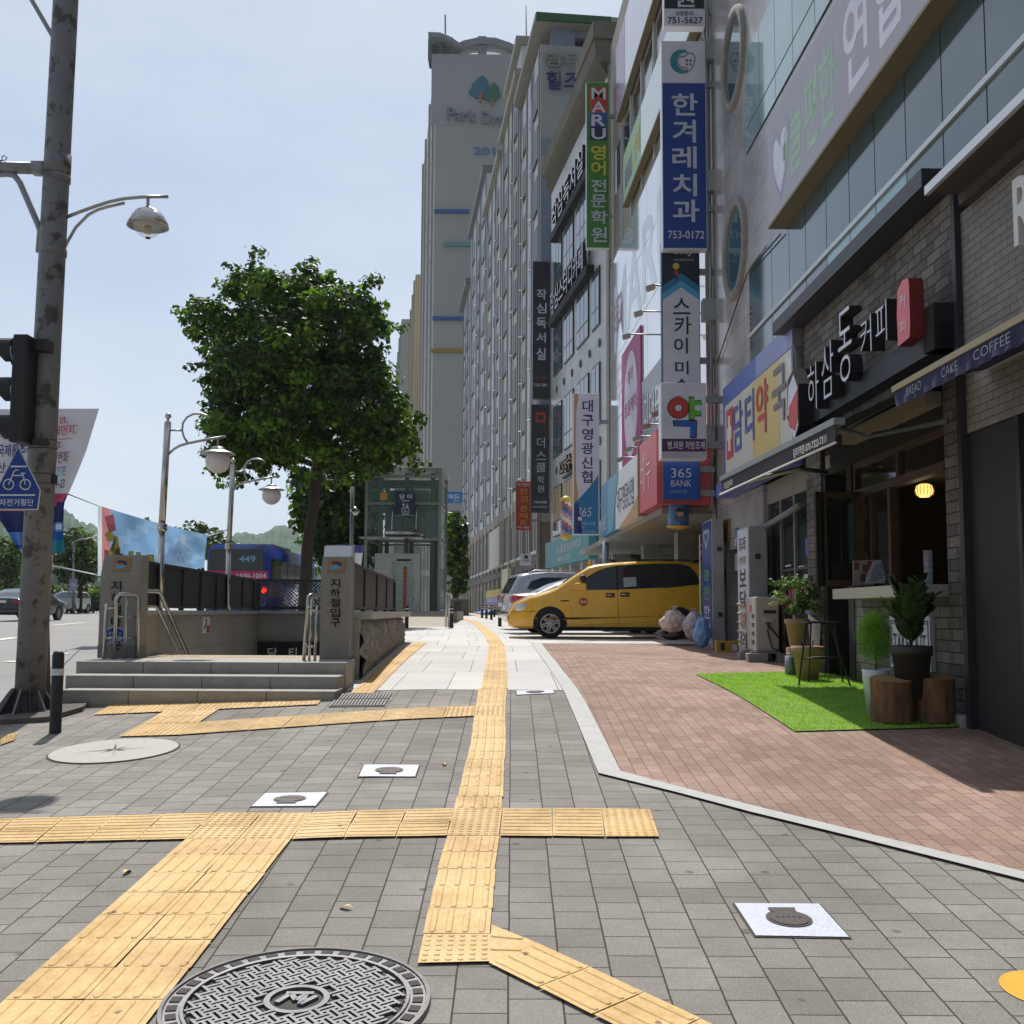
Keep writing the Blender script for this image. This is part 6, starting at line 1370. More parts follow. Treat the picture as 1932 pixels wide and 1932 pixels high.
# coffee letters
t = thing('cafe_letter_sign', 'white brush channel letters on a black bracket with a red seal over the cafe', 'sign', F1.pt(12, 2.4, .2))
mb = MB(); F1.box(mb, 9.99, 14.1, 2.44, 2.68, .20, .0, M['dbeam']); F1.box(mb, 9.99, 10.25, 2.44, 2.87, .24, .0, M['blackmat']); mb.build('bracket', t)
for ch, Yf, Yn, za, zb in (('하', 13.7, 13.25, 2.5, 3.08), ('삼', 13.1, 12.65, 2.55, 3.2), ('동', 12.45, 11.98, 2.6, 3.42), ('커', 11.68, 11.34, 2.74, 3.14), ('피', 11.2, 10.88, 2.74, 3.16)):
    mb = MB(); F1.text(mb, ch, Yf, Yn, za, zb, .28, M['blackmat'], -.004, .14); F1.text(mb, ch, Yf, Yn, za, zb, .355, lilw, -.012); mb.build('channel_letter', t)
mb = MB(); pr = [(10.52,2.58),(10.22,2.60),(10.2,2.7),(10.2,3.1),(10.22,3.17),(10.36,3.19),(10.5,3.13),(10.53,2.9)]; mb.prism([F1.pt(y, z, .24) for y, z in pr], F1.n*.14, mat('seal_red', '#c8666a', .5, var=.08, scale=8), mat('seal_side_red', '#7a1f22', .5)); mb.build('red_seal', t)
mb = MB(); F1.text(mb, '커', 10.44, 10.30, 2.92, 3.06, .385, lilw, .0); F1.text(mb, '피', 10.44, 10.30, 2.68, 2.8, .385, lilw, .0); mb.build('seal_lettering', t)
mb = MB(); hx_ = [(14.62,2.62),(14.55,3.1),(14.25,3.2),(14.02,2.95),(14.02,2.4),(14.25,2.22)]; mb.prism([F1.pt(y, z, .02) for y, z in hx_], F1.n*.36, M['blackmat']); mb.build('cup_logo', t)
mb = MB(); mb.poly([F1.pt(y, z, .384) for y, z in ((14.58,2.62),(14.5,3.0),(14.25,3.12),(14.06,2.9),(14.06,2.75))], lilw); mb.poly([F1.pt(y, z, .387) for y, z in ((14.5,2.48),(14.5,2.72),(14.06,2.9),(14.06,2.5),(14.2,2.36))], mat('cup_red', '#b5423f', .5)); mb.poly([F1.pt(y, z, .386) for y, z in ((14.45,2.42),(14.06,2.52),(14.06,2.42),(14.25,2.26))], lilw); mb.build('cup_mark', t)
# awnings
def awn_bar(mb, Ya, Yb, o, za, zb, m, th=.03): F1.box(mb, Ya, Yb, za, zb, o, o-th, m)
t = thing('cafe_awning', 'black folding-arm awning with white-edged valance reaching out over the cafe front', 'awning', F1.pt(12.5, 1.7, .7))
mb = MB(); vs = [F1.pt(9.7, 1.69, 1.22), F1.pt(14.55, 1.78, 1.22), F1.pt(14.5, 2.25, .02), F1.pt(9.75, 2.25, .02)]; mb.prism(vs, (0,0,.012), M['blackmat']); mb.build('canvas', t)
mb = MB(); mb.prism([F1.pt(9.62, 1.66, 1.3), F1.pt(14.6, 1.745, 1.3), F1.pt(14.6, 1.745, 1.2), F1.pt(9.62, 1.66, 1.2)], (0,0,.06), M['galv']); mb.build('front_bar', t)
mb = MB(); mb.prism([F1.pt(9.64, 1.50, 1.285), F1.pt(14.62, 1.575, 1.285), F1.pt(14.6, 1.745, 1.275), F1.pt(9.64, 1.66, 1.275)], F1.n*-.008, mat('valance_black', '#2f3034', .8, var=.15)); va = mb.build('valance', t)
mb = MB(); mb.tube([F1.pt(9.62, 1.497, 1.287), F1.pt(12, 1.535, 1.287), F1.pt(14.64, 1.573, 1.287)], .011, M['white'], 6); e_ = mb.build('valance_trim', t); e_.parent = va
mb = MB(); BL = F1.pt(10.95, 1.545, 1.30); mb.text('담티역점 070-7322-7311', BL, F1.pt(9.85, 1.53, 1.30)-BL, V((0,0,.09)), M['white'], .012); BL = F1.pt(14.3, 1.60, 1.30); mb.text('하삼동커피', BL, F1.pt(13.8, 1.595, 1.30)-BL, V((0,0,.09)), M['white'], .0); l_ = mb.build('valance_lettering', t); l_.parent = va
for a, b in ((9.9, 10.8), (14.3, 13.3)):
    mb = MB(); mb.tube([F1.pt(a, 1.66, 1.2), F1.pt(b, 1.75, .6), F1.pt(a+.3*(1 if a < 12 else -1), 1.8, .05)], .028, M['galv'], 8); mb.build('folding_arm', t)
mb = MB(); F1.box(mb, 10.45, 13.0, 2.0, 2.13, .16, .0, mat('awning_cassette', '#8d8476', .5)); mb.build('cassette', t)
t = thing('navy_awning', 'navy fabric awning lettered BREAD CAKE COFFEE over the dark shop at the right edge', 'awning', F1.pt(8, 1.9, .4))
nvy = mat('navy_canvas', '#23254a', .8, var=.25, scale=6); mb = MB(); mb.prism([F1.pt(5.5, 1.9, .86), F1.pt(9.2, 1.9, .86), F1.pt(9.45, 2.12, .02), F1.pt(5.5, 2.12, .02)], (0,0,.012), nvy); mb.build('canvas', t)
mb = MB(); F1.box(mb, 5.5, 9.3, 1.88, 1.93, .90, .84, mat('beige_rail', '#8c8062', .5)); mb.build('front_bar', t)
mb = MB(); vs = []; fs = []; N = 90
for i in range(N+1):
    Y = lerp(5.5, 9.28, i/N); vs += [F1.pt(Y, 1.88, .885), F1.pt(Y, 1.74, .885 + .012*math.sin(i*1.3) + .008*math.sin(i*.47))]
for i in range(N): fs.append((2*i, 2*i+1, 2*i+3, 2*i+2))
mb.add(vs, fs, nvy, True); va = mb.build('valance', t)
mb = MB()
for s_, Yf, Yn in (('BREAD', 8.93, 8.62), ('CAKE', 8.22, 7.93), ('COFFEE', 7.66, 7.1)): F1.text(mb, s_, Yf, Yn, 1.775, 1.845, .912, mat('thread_white', '#85868f', .7), -.012)
l_ = mb.build('valance_lettering', t); l_.parent = va
# cctv
t = thing('wall_camera', 'small pale box camera under the black cafe awning', 'camera', at(1571, 868, 14.2)); mb = MB(); p = at(1571, 872, 14.2); mb.bbox(p.x-.07, p.x+.07, 14.1, 14.3, p.z-.08, p.z+.09, mat('pale_box', '#8c8a82', .6), .015); mb.build('housing', t); mb = MB(); mb.lathe(p+V((0,-.105,.0)), [(0,0),(.045,0),(.05,.01)], M['blackmat'], 16, False, (V((1,0,0)), V((0,0,1)), V((0,-1,0)))); mb.build('lens', t)

# ------------------------------------------------------------------ projecting signs (facing the camera)
def psign(name, label, x0, x1, y0, y1, Y, th, bands, texts, edge=None, cat='sign', extra=None, group='projecting shop signs along the street'):
    p = lambda x, y, d=0: at(x, y, Y-d); a, b = p(x0, (y0+y1)/2), p(x1, (y0+y1)/2); zb, zt = p((x0+x1)/2, y1).z, p((x0+x1)/2, y0).z
    t = thing(name, label, cat, ((a.x+b.x)/2, Y+th/2, zb), group)
    mb = MB(); mb.bbox(a.x, b.x, Y, Y+th, zb, zt, edge or mat('sign_case_white', '#d5d7da', .4, var=.09, scale=2.5), .012); mb.build('case', t)
    wd = b.x-a.x; m_ = .016; k = lambda y: lerp(zt, zb, (y-y0)/(y1-y0))
    for i, (ya, yb, m) in enumerate(bands):
        mb = MB(); mb.box(a.x+m_, b.x-m_, Y-.006, Y+.002, max(zb+m_, k(yb)), min(zt-m_, k(ya)), m); mb.build('face', t)
    mb = MB(); X = lambda x: lerp(a.x, b.x, (x-x0)/(x1-x0))
    q_ = lambda x, y, d=.012: V((X(x), Y-d, k(y)))
    for s_, xa, xb, ya, yb, m, *r_ in texts:
        BL = q_(xa, yb); mb.text(s_, BL, q_(xb, yb)-BL, q_(xa, ya)-BL, m, *(r_ or [.012]))
    if texts: mb.build('lettering', t)
    if extra: extra(t, q_)
    # bracket to the wall
    for f in (.2, .8): mb = MB(); z = lerp(zb, zt, f); mb.box(b.x, b.x+.35, Y+th*.3, Y+th*.7, z-.06, z+.06, M['galv']); mb.build('bracket', t)
    return t
sw = mat('sign_offwhite', '#c9c9d3', .35, var=.09, scale=2.5); sdk = mat('sign_black', '#1a1b1f', .3, var=.09, scale=2.5); sbl = mat('sign_royal', '#173a86', .3, var=.09, scale=2.5); sgr = mat('sign_silver_letters', '#b9bdca', .4); sblk = mat('letter_black', '#25262b', .5); snv = mat('letter_navy', '#2b2d66', .5)
Ys = 21.2
psign('projecting_sign', 'white and black projecting sign cut off by the top of the picture', 1252, 1330, -110, 50, Ys, .22, [(-110, 17, sdk), (17, 50, sw)],
    [('원', 1272, 1310, -22, 14, sgr, .02), ('학', 1272, 1310, -66, -30, sgr, .02), ('상담문의', 1274, 1306, 21, 30.5, sblk), ('751-5627', 1259, 1325, 32.5, 45, sblk, .025)])
def dent(t, q_):
    mb = MB(); tl = mat('logo_teal', '#2f7f8a', .4); f = lambda r, a, cx, cy, d: q_(cx+r*math.cos(a), cy+r*math.sin(a), d)
    mb.poly([f(23, math.pi*(.35+1.25*k/16), 1288, 117, .012) for k in range(17)] + [f(17, math.pi*(1.6-1.2*k/12), 1295, 117, .012) for k in range(13)], tl)
    mb.tube([q_(*p) for p in ((1281,110),(1287,107),(1293,108),(1298,101),(1307,101),(1313,108),(1311,120),(1304,133),(1298,138),(1297,130),(1285,128),(1279,119),(1281,110))], .008, mat('logo_grey', '#55586a', .5), 5)
    for x, y, m in ((1295,114,sblk),(1302,114,sblk),(1295,121.5,pred),(1302,121.5,mat('logo_slate','#5d6a86',.5))): mb.prism([q_(x,y+3), q_(x+4,y+3), q_(x+4,y-1), q_(x,y-1)], (0,.002,0), m)
    mb.build('logo', t)
psign('projecting_sign', 'tall blue dental projecting sign with white top, teal logo and large vertical letters', 1249, 1333, 77, 470, Ys-.15, .25, [(77, 158, sw), (158, 468, sbl)],
    [('한', 1268, 1317, 178, 220, sgr, .03), ('겨', 1269, 1313, 228, 271, sgr, .03), ('레', 1268, 1314, 278, 320, sgr, .03), ('치', 1268, 1314, 330, 372, sgr, .03), ('과', 1268, 1318, 378, 420, sgr, .03), ('753-0172', 1259, 1327, 436, 451, sgr, .015)], extra=dent)
def sky_(t, q_):
    for pts, m, d in (([(1250,541),(1285,516),(1321,541),(1321,556),(1285,530),(1250,556)], mat('chevron_teal', '#2f6f96', .4), .010), ([(1250,556),(1285,530),(1321,556),(1321,568),(1285,543),(1250,568)], mat('chevron_cyan', '#4e9cc6', .4), .011)):
        mb = MB(); mb.prism([q_(*p, d) for p in pts], (0,.002,0), m); mb.build('chevron', t)
    mb = MB(); mb.prism([q_(1251,567,.009), q_(1285,543,.009), q_(1320,567,.009)], (0,.002,0), sw); mb.build('gable_panel', t)
    mb = MB(); mb.lathe(q_(1276,503,.012), [(0,0),(.065,0)], mat('yellow_dot', '#c9b04a', .5), 20, False, (V((1,0,0)), V((0,0,1)), V((0,-1,0)))); mb.prism([q_(1273,510), q_(1280,510), q_(1280,520), q_(1273,520)], (0,.002,0), mat('tiny_red', '#9c3a34', .5)); mb.prism([q_(1274,520), q_(1279,520), q_(1279,530), q_(1274,530)], (0,.002,0), mat('tiny_blue', '#27405e', .5)); mb.build('picture_print', t)
psign('projecting_sign', 'art school projecting sign with navy top, blue chevrons and white lower half', 1249, 1321, 455, 735, Ys+.1, .2, [(455, 566, mat('sign_midnight', '#161d30', .3)), (566, 735, sw)],
    [('sky', 1272, 1312, 468, 484, sgr, .03), ('art & design institute', 1272, 1310, 489, 493, sgr), ('스', 1270, 1302, 563, 594, sblk, .01), ('카', 1272, 1304, 598, 632, sblk, .01), ('이', 1271, 1297, 638, 668, sblk, .01), ('미', 1273, 1298, 682, 707, sblk, .01), ('술', 1270, 1300, 715, 745, sblk, .01)], edge=M['navy'], extra=sky_)
def yak(t, q_):
    ys = lambda p: [q_(*x) for x in p]; blk = sblk
    def blob(name, pts, m):
        cx_ = sum(p[0] for p in pts)/len(pts); cy_ = sum(p[1] for p in pts)/len(pts); mb = MB(); mb.prism([q_(cx_+(x-cx_)*1.13, cy_+(y-cy_)*1.13, .010) for x, y in pts], (0,.002,0), blk); mb.prism([q_(x, y, .013) for x, y in pts], (0,.002,0), m); mb.build(name, t)
    r_ = mat('toy_red', '#b5352f', .5); g_ = mat('toy_green', '#5aa83a', .5); b_ = mat('toy_blue', '#2a5cae', .5)
    mb = MB(); c = (1280, 770)
    ring = lambda R1, R2, d, m: mb.add([q_(c[0]+R_*math.cos(k*math.pi/16), c[1]+R_*.98*math.sin(k*math.pi/16), d) for R_ in (R1, R2) for k in range(32)], [(k, (k+1) % 32, 32+(k+1) % 32, 32+k) for k in range(32)], m)
    ring(21, 6.5, .010, blk); ring(19, 8, .013, r_); mb.prism([q_(1274,756,.012), q_(1286,756,.012), q_(1285,748,.012), q_(1275,748,.012)], (0,.001,0), r_); mb.build('red_ring', t)
    blob('green_stroke', [(1301,751),(1310,751),(1310,758),(1322,756),(1323,765),(1311,765),(1311,775),(1322,775),(1322,784),(1311,784),(1311,791),(1301,791)], g_)
    blob('blue_stroke', [(1272,795),(1313,795),(1312,825),(1301,825),(1302,806),(1273,805)], b_)
psign('projecting_sign', 'white pharmacy projecting sign with one big red, green and blue syllable', 1247, 1333, 722, 866, Ys-.75, .35, [(722, 828, sw), (828, 852, mat('sign_plum', '#4a1f52', .4)), (852, 866, mat('case_grey_lip', '#a9abb2', .5))], [('병.의원 처방조제', 1259, 1329, 832.5, 848, sw, .012)], extra=yak)
psign('projecting_sign', 'small square blue bank projecting sign reading 365 BANK', 1250, 1321, 869, 944, Ys-.1, .3, [(871, 942, mat('bank_blue', '#174a9c', .3, var=.03))], [('365', 1266, 1304, 884, 901, sw, -.01), ('BANK', 1266, 1304, 906, 918, sw, -.002), ('DGB대구은행', 1263, 1295, 925, 931, mat('bank_pale', '#8fa8cc', .5), 0)], edge=mat('case_bronze', '#6b5b50', .5))
# barber poles
def barber(label, x, y0, y1, r_px, Y, face):
    p = lambda xx, yy: at(xx, yy, Y); r_ = r_px*Y/FL; h = p(x, y0).z-p(x, y1).z; c = p(x, y1)
    t = thing('barber_pole', label, 'sign', c, 'barber poles on the shop fronts'); yl = mat('barber_yellow', '#c9a32a', .35, var=.08, coat=.4)
    mb = MB(); mb.lathe(c, [(0,0),(r_*.5,.02),(r_*.95,h*.08),(r_*1.05,h*.12),(r_,h*.13)], yl, 20); mb.build('bottom_cap', t)
    mb = MB(); mb.lathe(c, [(r_,h*.87),(r_*1.05,h*.88),(r_*.95,h*.94),(r_*.4,h),(0,h)], yl, 20); mb.build('top_cap', t)
    mb = MB(); ms = [mat('barber_blue', '#2e5f96', .3, coat=.4), mat('barber_red', '#a5504a', .3, coat=.4), mat('barber_white', '#cfcabc', .3, coat=.4), mat('barber_pink', '#b58a98', .3, coat=.4)]; n = 20; k = 14
    for j in range(k):
        for i in range(n):
            z_0, z_1 = h*(.13+.74*j/k), h*(.13+.74*(j+1)/k); a, b = 2*math.pi*i/n, 2*math.pi*(i+1)/n
            mb.add([c+V((r_*.9*math.cos(q), r_*.9*math.sin(q), z)) for q, z in ((a,z_0),(b,z_0),(b,z_1),(a,z_1))], [(0,1,2,3)], ms[0] if face else ms[((i+j*2)//4) % 4])
    mb.build('drum', t)
    if face:
        mb = MB(); f = lambda u_, v_, d=0: c + V((u_*r_, -r_*(.95+d), h*v_))
        mb.poly([f(.5*math.cos(k*.3142), .40+.12*math.sin(k*.3142)) for k in range(20)], mat('print_shirt', '#4a5464', .5)); mb.poly([f(.3*math.cos(k*.3142), .56+.12*math.sin(k*.3142), .02) for k in range(20)], mat('print_skin', '#b58f78', .5)); mb.poly([f(.36*math.cos(k*.157), .60+.14*math.sin(k*.157), .03) for k in range(21)], mat('print_hair', '#26211f', .5)); mb.build('portrait_print', t)
    mb = MB(); mb.box(c.x+r_*.9, c.x+r_+.3, Y-.03, Y+.03, c.z+h*.45, c.z+h*.52, M['galv']); mb.build('bracket', t)
barber('yellow-capped blue drum sign with a printed portrait below the blue bank sign', 1280, 946, 1000, 22, 21.6, True)
barber('slim yellow-capped striped barber pole beside the tall white credit union sign', 1068.5, 936, 1020, 11.5, 36.6, False)
# standing sign columns by the doors
def column_sign(label, Y0, Y1, xs, xe, zt, m, texts):
    c = V((xs, (Y0+Y1)/2, zg(xs, Y0))); t = thing('sign_column', label, 'sign', c, 'lit sign columns beside the doors')
    mb = MB(); mb.bbox(xs, xe, Y0, Y1, c.z-.1, EYE+zt, mat('column_grey', '#9a9b9d', .45, .2, var=.08), .01); mb.build('case', t)
    mb = MB(); mb.box(xs-.006, xs+.002, Y0+.03, Y1-.03, c.z+.2, EYE+zt-.03, m); mb.build('face', t)
    mb = MB()
    for s_, za, zb, mm, *r_ in texts: BL = V((xs-.012, Y1-.18, EYE+za)); mb.text(s_, BL, (0, -(Y1-Y0-.36), 0), (0,0,zb-za), mm, *(r_ or [.015]))
    mb.build('lettering', t); mb = MB()
    for z in (.25, .75): mb.box(xs+.1, xs+.18, Y0-.02, Y0, lerp(c.z, EYE+zt, z), lerp(c.z, EYE+zt, z)+.08, M['dbeam'])
    mb.build('hinge', t)
column_sign('white lit column sign with black vertical letters behind the air conditioner', 17.15, 18.0, 3.68, 3.97, 1.36, sw, [('중고등', 1.0, 1.2, sblk), ('한의원', .78, .9, mat('olive_letters', '#8a7a24', .5)), ('보', .42, .70, sblk), ('담', .08, .36, sblk), ('한', -.24, .02, mat('amber_letters', '#b5852c', .5)), ('의', -.55, -.3, sblk)])
column_sign('blue and maroon lit column sign with a white heart by the far doorway', 20.1, 21.1, 3.64, 3.86, 1.72, sbl, [('♡', 1.2, 1.55, sgr), ('늘', .6, .85, mat('col_green', '#3f8f6a', .5)), ('편', .25, .5, mat('col_green2', '#3f8f6a', .5)), ('한', -.1, .15, sgr), ('연', -.45, -.2, sgr), ('합', -.8, -.55, mat('col_rose', '#b06a78', .5))])
psign('small_sign', 'narrow green and red vertical sign leaning at the rear of the yellow van', 1320.5, 1331, 1008, 1190, 22.6, .06, [(1008, 1060, mat('maru_red', '#b03a34', .5)), (1060, 1190, mat('maru_green', '#4e9a34', .5, var=.1))], [('MA', 1322, 1330, 1024, 1034, sw, .02), ('RU', 1322, 1330, 1038, 1048, sw, .02), ('교', 1322, 1330, 1080, 1092, sw), ('육', 1322, 1330, 1096, 1108, sw), ('영', 1322, 1330, 1125, 1141, mat('maru_yellow', '#c9b83a', .5), .02), ('어', 1322, 1330, 1148, 1164, mat('maru_yellow', '#c9b83a', .5), .02)])
# ------------------------------------------------------------------ second building: glossy white panels over an open ground floor
F2 = Fac(4.0, 21.75, -.04)
def gloss_panel():
    k = NT('glossy_white_panel'); b = k.b; b.inputs['Base Color'].default_value = (*hx('#e0e3ea'), 1); b.inputs['Roughness'].default_value = .06; k.spec(.9)
    b.inputs['Coat Weight'].default_value = .6; b.inputs['Coat Roughness'].default_value = .03
    k.l(k.bump(k.noise(.35, 2), .08, .05), b.inputs['Normal']); return k.m
M['wpanel'] = gloss_panel(); M['bstone'] = brickmat('brown_stone', (1, 2), .9, .45, '#8f877c', '#877e73', '#5d564d', .005, .5, .3, .6, .1, 40, big=.15)
b2 = thing('office_building', 'office building clad in glossy white panels above an open parking floor', 'building', F2.pt(29, -.6, 0))
def P2(name, *bx): return part(name, b2, *bx, F=F2)
P2('core', (21.75, 37.6, 2.1, 20, -.12, -12, MC['plaster_dark']))
zs2 = [2.1, 4.2, 6.3, 8.4, 10.2, 11.9]; ys2 = [21.78, 23.7, 25.7, 27.7, 29.7, 31.7, 33.7, 35.6, 37.55]
for i in range(len(ys2)-1):
    for j in range(len(zs2)-1): P2('white_panel', (ys2[i]+.012, ys2[i+1]-.012, zs2[j]+.012, zs2[j+1]-.012, .0, -.06, M['wpanel']))
P2('panel_joint', (21.78, 37.55, 2.1, 11.9, -.02, -.12, M['dbeam']))
P2('upper_stone', (21.75, 37.6, 11.9, 20, -.05, -.12, M['bstone']))
for k in range(7):
    y = 22.6+k*2.1
    mb = MB(); F2.box(mb, y, y+1.3, 14.1, 15.6, -.04, -.11, M['darkglass']); mb.build('window', b2)
    mb = MB(); F2.box(mb, y+1.55, y+1.63, 12, 15.8, .02, -.05, M['alu']); mb.build('pilaster', b2)
P2('end_pier', (37.62, 38.3, -.7, 17.5, .04, -1.2, M['bstone']))
P2('ceiling_slab', (21.75, 37.6, 1.95, 2.09, 1.05, -9, mat('soffit_grey', '#8f8c86', .8, var=.08)))
P2('column', (26.6, 27.1, -.8, 1.95, -.2, -.7, M['gstone'])); P2('column', (37.0, 37.6, -.8, 1.95, -.0, -.6, M['gstone'])); P2('column', (31.8, 32.3, -.8, 1.95, -.2, -.7, M['gstone']))
P2('back_wall', (21.75, 37.6, -.8, 1.95, -4.5, -4.7, mat('car_park_wall', '#746b60', .85, var=.2))); P2('car_park_shutter', (27.5, 30.5, -.7, 1.3, -4.4, -4.49, M['blackmat'])); P2('side_wall', (21.72, 21.95, -.8, 1.95, -.2, -4.5, MC['car_park_wall']))
mb = MB(); p = F2.pt(31.0, -.6, 1.0); mb.tube([p, p+V((0,0,2.6))], .09, mat('pipe_bluegrey', '#8b97a8', .45), 12); mb.build('drainpipe', b2)
# wide sign boards
def b3(name, label, F, boxes, texts, cat='sign', group=None): return board(name, label, cat, boxes, texts, F, group)
cuw = mat('credit_white', '#cdcfd4', .3, var=.03); cub = mat('credit_blue', '#1f6f9c', .35, var=.05); cuc = mat('credit_cyan', '#4f93ad', .35); cut = mat('credit_tan', '#b98d5f', .4)
t = b3('canopy_sign', 'white and blue credit union sign box over the open parking floor', F2, [(23.7, 30.4, 2.06, 3.46, 1.18, .0, cuw), (27.6, 30.41, 2.05, 3.47, 1.185, 1.0, cub)],
    [('대구영광신협', 27.2, 24.5, 2.42, 3.05, 1.19, mat('letter_charcoal', '#4a4a52', .5), .006)])
mb = MB(); f = lambda y, z, o: F2.pt(y, z, o)
mb.poly([f(28.9,3.46,1.19), f(27.0,3.46,1.19), f(27.5,2.8,1.19), f(28.1,2.07,1.19), f(29.1,2.07,1.19)], cuc); mb.poly([f(26.9,2.07,1.188), f(23.71,2.07,1.188), f(23.71,2.62,1.188), f(24.4,2.42,1.188), f(25.4,2.25,1.188)], cut); mb.build('swoosh', t)
mb = MB(); F2.text(mb, '365', 30.1, 29.2, 2.2, 2.6, 1.2, sw, -.005); mb.build('small_lettering', t)
ros = mat('rose_sign', '#c4535c', .35, var=.06)
t = b3('canopy_sign', 'rose red bakery sign box beside the credit union sign', F2, [(21.3, 23.62, 2.10, 3.55, 1.22, .1, ros), (23.5, 23.64, 2.06, 3.6, 1.24, .0, mat('tan_metal', '#8f7c66', .5))], [('베누', 23.2, 21.9, 2.5, 3.3, 1.235, mat('pink_white', '#e0c9c9', .5), -.012)])
gs = mat('green_board', '#6a9a4c', .3, var=.06); gsw = mat('mint_white_sheen', '#c3d2cc', .15, var=.04)  # whitish stretch of the green board is reflection painted as colour
t = b3('roof_sign', 'mint white and green academy sign board high on the white panelled building', F2, [(22.5, 33.0, 12.5, 14.0, .17, .0, gsw), (29.6, 33.01, 12.49, 14.01, .175, .1, gs), (22.5, 33.05, 12.42, 12.49, .19, .0, mat('sign_soffit_tan', '#8c8268', .7))], [('MARU', 32.6, 31.2, 12.75, 13.45, .185, mat('board_purple', '#6d5a90', .5), .03), ('영어', 30.9, 29.8, 12.85, 13.65, .185, MC['maru_yellow'], .02)])
t = b3('roof_sign', 'pale glossy sign band along the top of the white panelled building', F2, [(21.9, 34.5, 15.9, 18.3, .17, .0, mat('lavender_board', '#c5c8d4', .15, var=.03)), (32.6, 34.51, 15.89, 18.31, .175, .1, mat('mauve_board', '#8a6f8e', .2)), (21.9, 34.52, 15.82, 15.88, .19, .0, MC['sign_soffit_tan'])], [])
pk = mat('magenta_banner', '#a5266e', .5, var=.06)
t = b3('wall_banner', 'tall magenta banner with a white oval on the white panelled wall', F2, [(30.6, 34.4, 3.9, 8.1, .05, .015, pk), (30.6, 34.4, 3.5, 3.9, .05, .015, mat('indigo_band', '#37306a', .5))], [('미소약국', 33.7, 31.2, 3.6, 3.8, .056, MC['maru_yellow'])])
mb = MB(); mb.poly([F2.pt(32.5+1.35*math.cos(k*.2618), 6.2+1.6*math.sin(k*.2618), .056) for k in range(24)], mat('oval_white', '#c9c3d4', .5)); mb.build('oval', t); mb = MB(); F2.text(mb, '토탈케어', 33.7, 31.3, 5.9, 6.4, .06, pk, .015); F2.text(mb, '예약', 33.0, 32.0, 6.8, 7.3, .06, pk); mb.build('oval_lettering', t)
t = b3('reflected_sign', 'dark grey wall board with white letters beside the magenta banner', F2, [(25.9, 30.4, 3.6, 6.4, .05, .015, mat('reflected_slate', '#55565c', .25, var=.1))], [('미대편입', 30.0, 26.6, 4.9, 5.9, .06, sw, .02)])  # reflection of signs in the panels, painted as a lettered board
faint = mat('faint_reflection', '#ccd2e4', .1); faint2 = mat('faint_reflection_pink', '#dfd4d4', .1)  # academy sign mirrored in the glossy panels, painted as pale letters
mb = MB()
for s_, a, b, c, d, m in (('MARU', 36.5, 25.5, 8.6, 10.9, faint), ('영어', 36, 31, 6.6, 8.1, faint2)): F2.text(mb, s_, a, b, c, d, .004, m, .03)
mb.build('faint_reflected_lettering', b2)
mb = MB()
for s_, a, b in (('초중고', 36.8, 34.6),): F2.text(mb, s_, a, b, 9.2, 10.4, .008, mat('dull_red_letters', '#8a4a4e', .4), .02)
mb.build('red_wall_lettering', b2)
k = 0
for y, z in ((23.2, 7.0), (24.9, 6.9), (26.8, 6.85), (22.6, 4.15), (23.9, 4.1), (25.2, 4.05), (26.6, 4.0), (28.0, 3.95)):
    lab = ['upper floodlight nearest the blue projecting sign', 'middle floodlight of the upper three on the white panels', 'farthest of the upper three floodlights on the white panels', 'lower floodlight nearest the projecting signs', 'second lower floodlight above the rose red sign', 'third lower floodlight over the canopy signs', 'fourth lower floodlight over the credit union sign', 'farthest lower floodlight over the credit union sign'][k]; k += 1
    t = thing('sign_floodlight', lab, 'floodlight', F2.pt(y, z, .5), 'floodlights on arms over the shop signs'); mb = MB(); mb.tube([F2.pt(y, z, .0), F2.pt(y, z, .95)], .02, M['galv'], 6); mb.build('arm', t)
    mb = MB(); p = F2.pt(y, z-.06, 1.0); mb.obox(p, (.09,0,.03), (0,.07,0), (-.015,0,.05), mat('lamp_head', '#8d867c', .4, .4)); mb.build('lamp_head', t)
green_maru = mat('maru_sign_green', '#3f7a2c', .4, var=.05)
def maru(t, q_):
    for i, (ya, yb, m) in enumerate(((165, 197, MC['maru_red']), (197, 213, mat('maru_orange', '#a8442a', .4)), (213, 239, mat('maru_blue', '#24508c', .4)), (239, 266, mat('maru_navy', '#1b2346', .4)))):
        mb = MB(); mb.prism([q_(1113,yb,.009), q_(1145,yb,.009), q_(1145,ya,.009), q_(1113,ya,.009)], (0,.002,0), m); mb.build('letter_tile', t)
    mb = MB()
    for ch, ya, yb in (('M', 166, 188), ('A', 192, 213), ('R', 217, 239), ('U', 243, 264)): BL = q_(1116, yb); mb.text(ch, BL, q_(1143, yb)-BL, q_(1116, ya)-BL, sw, .05)
    mb.build('tile_lettering', t)
psign('projecting_sign', 'tall green academy projecting sign with red and blue letter tiles', 1106, 1150, 155, 468, 36.8, .25, [(155, 468, green_maru)],
    [('영', 1115, 1143, 275, 303, MC['maru_yellow'], .02), ('어', 1115, 1143, 305, 332, MC['maru_yellow'], .02), ('전', 1115, 1144, 340, 363, sgr, .02), ('문', 1115, 1144, 368, 392, sgr, .02), ('학', 1115, 1146, 398, 423, sgr, .02), ('원', 1115, 1145, 429, 457, sgr, .02)], extra=maru)
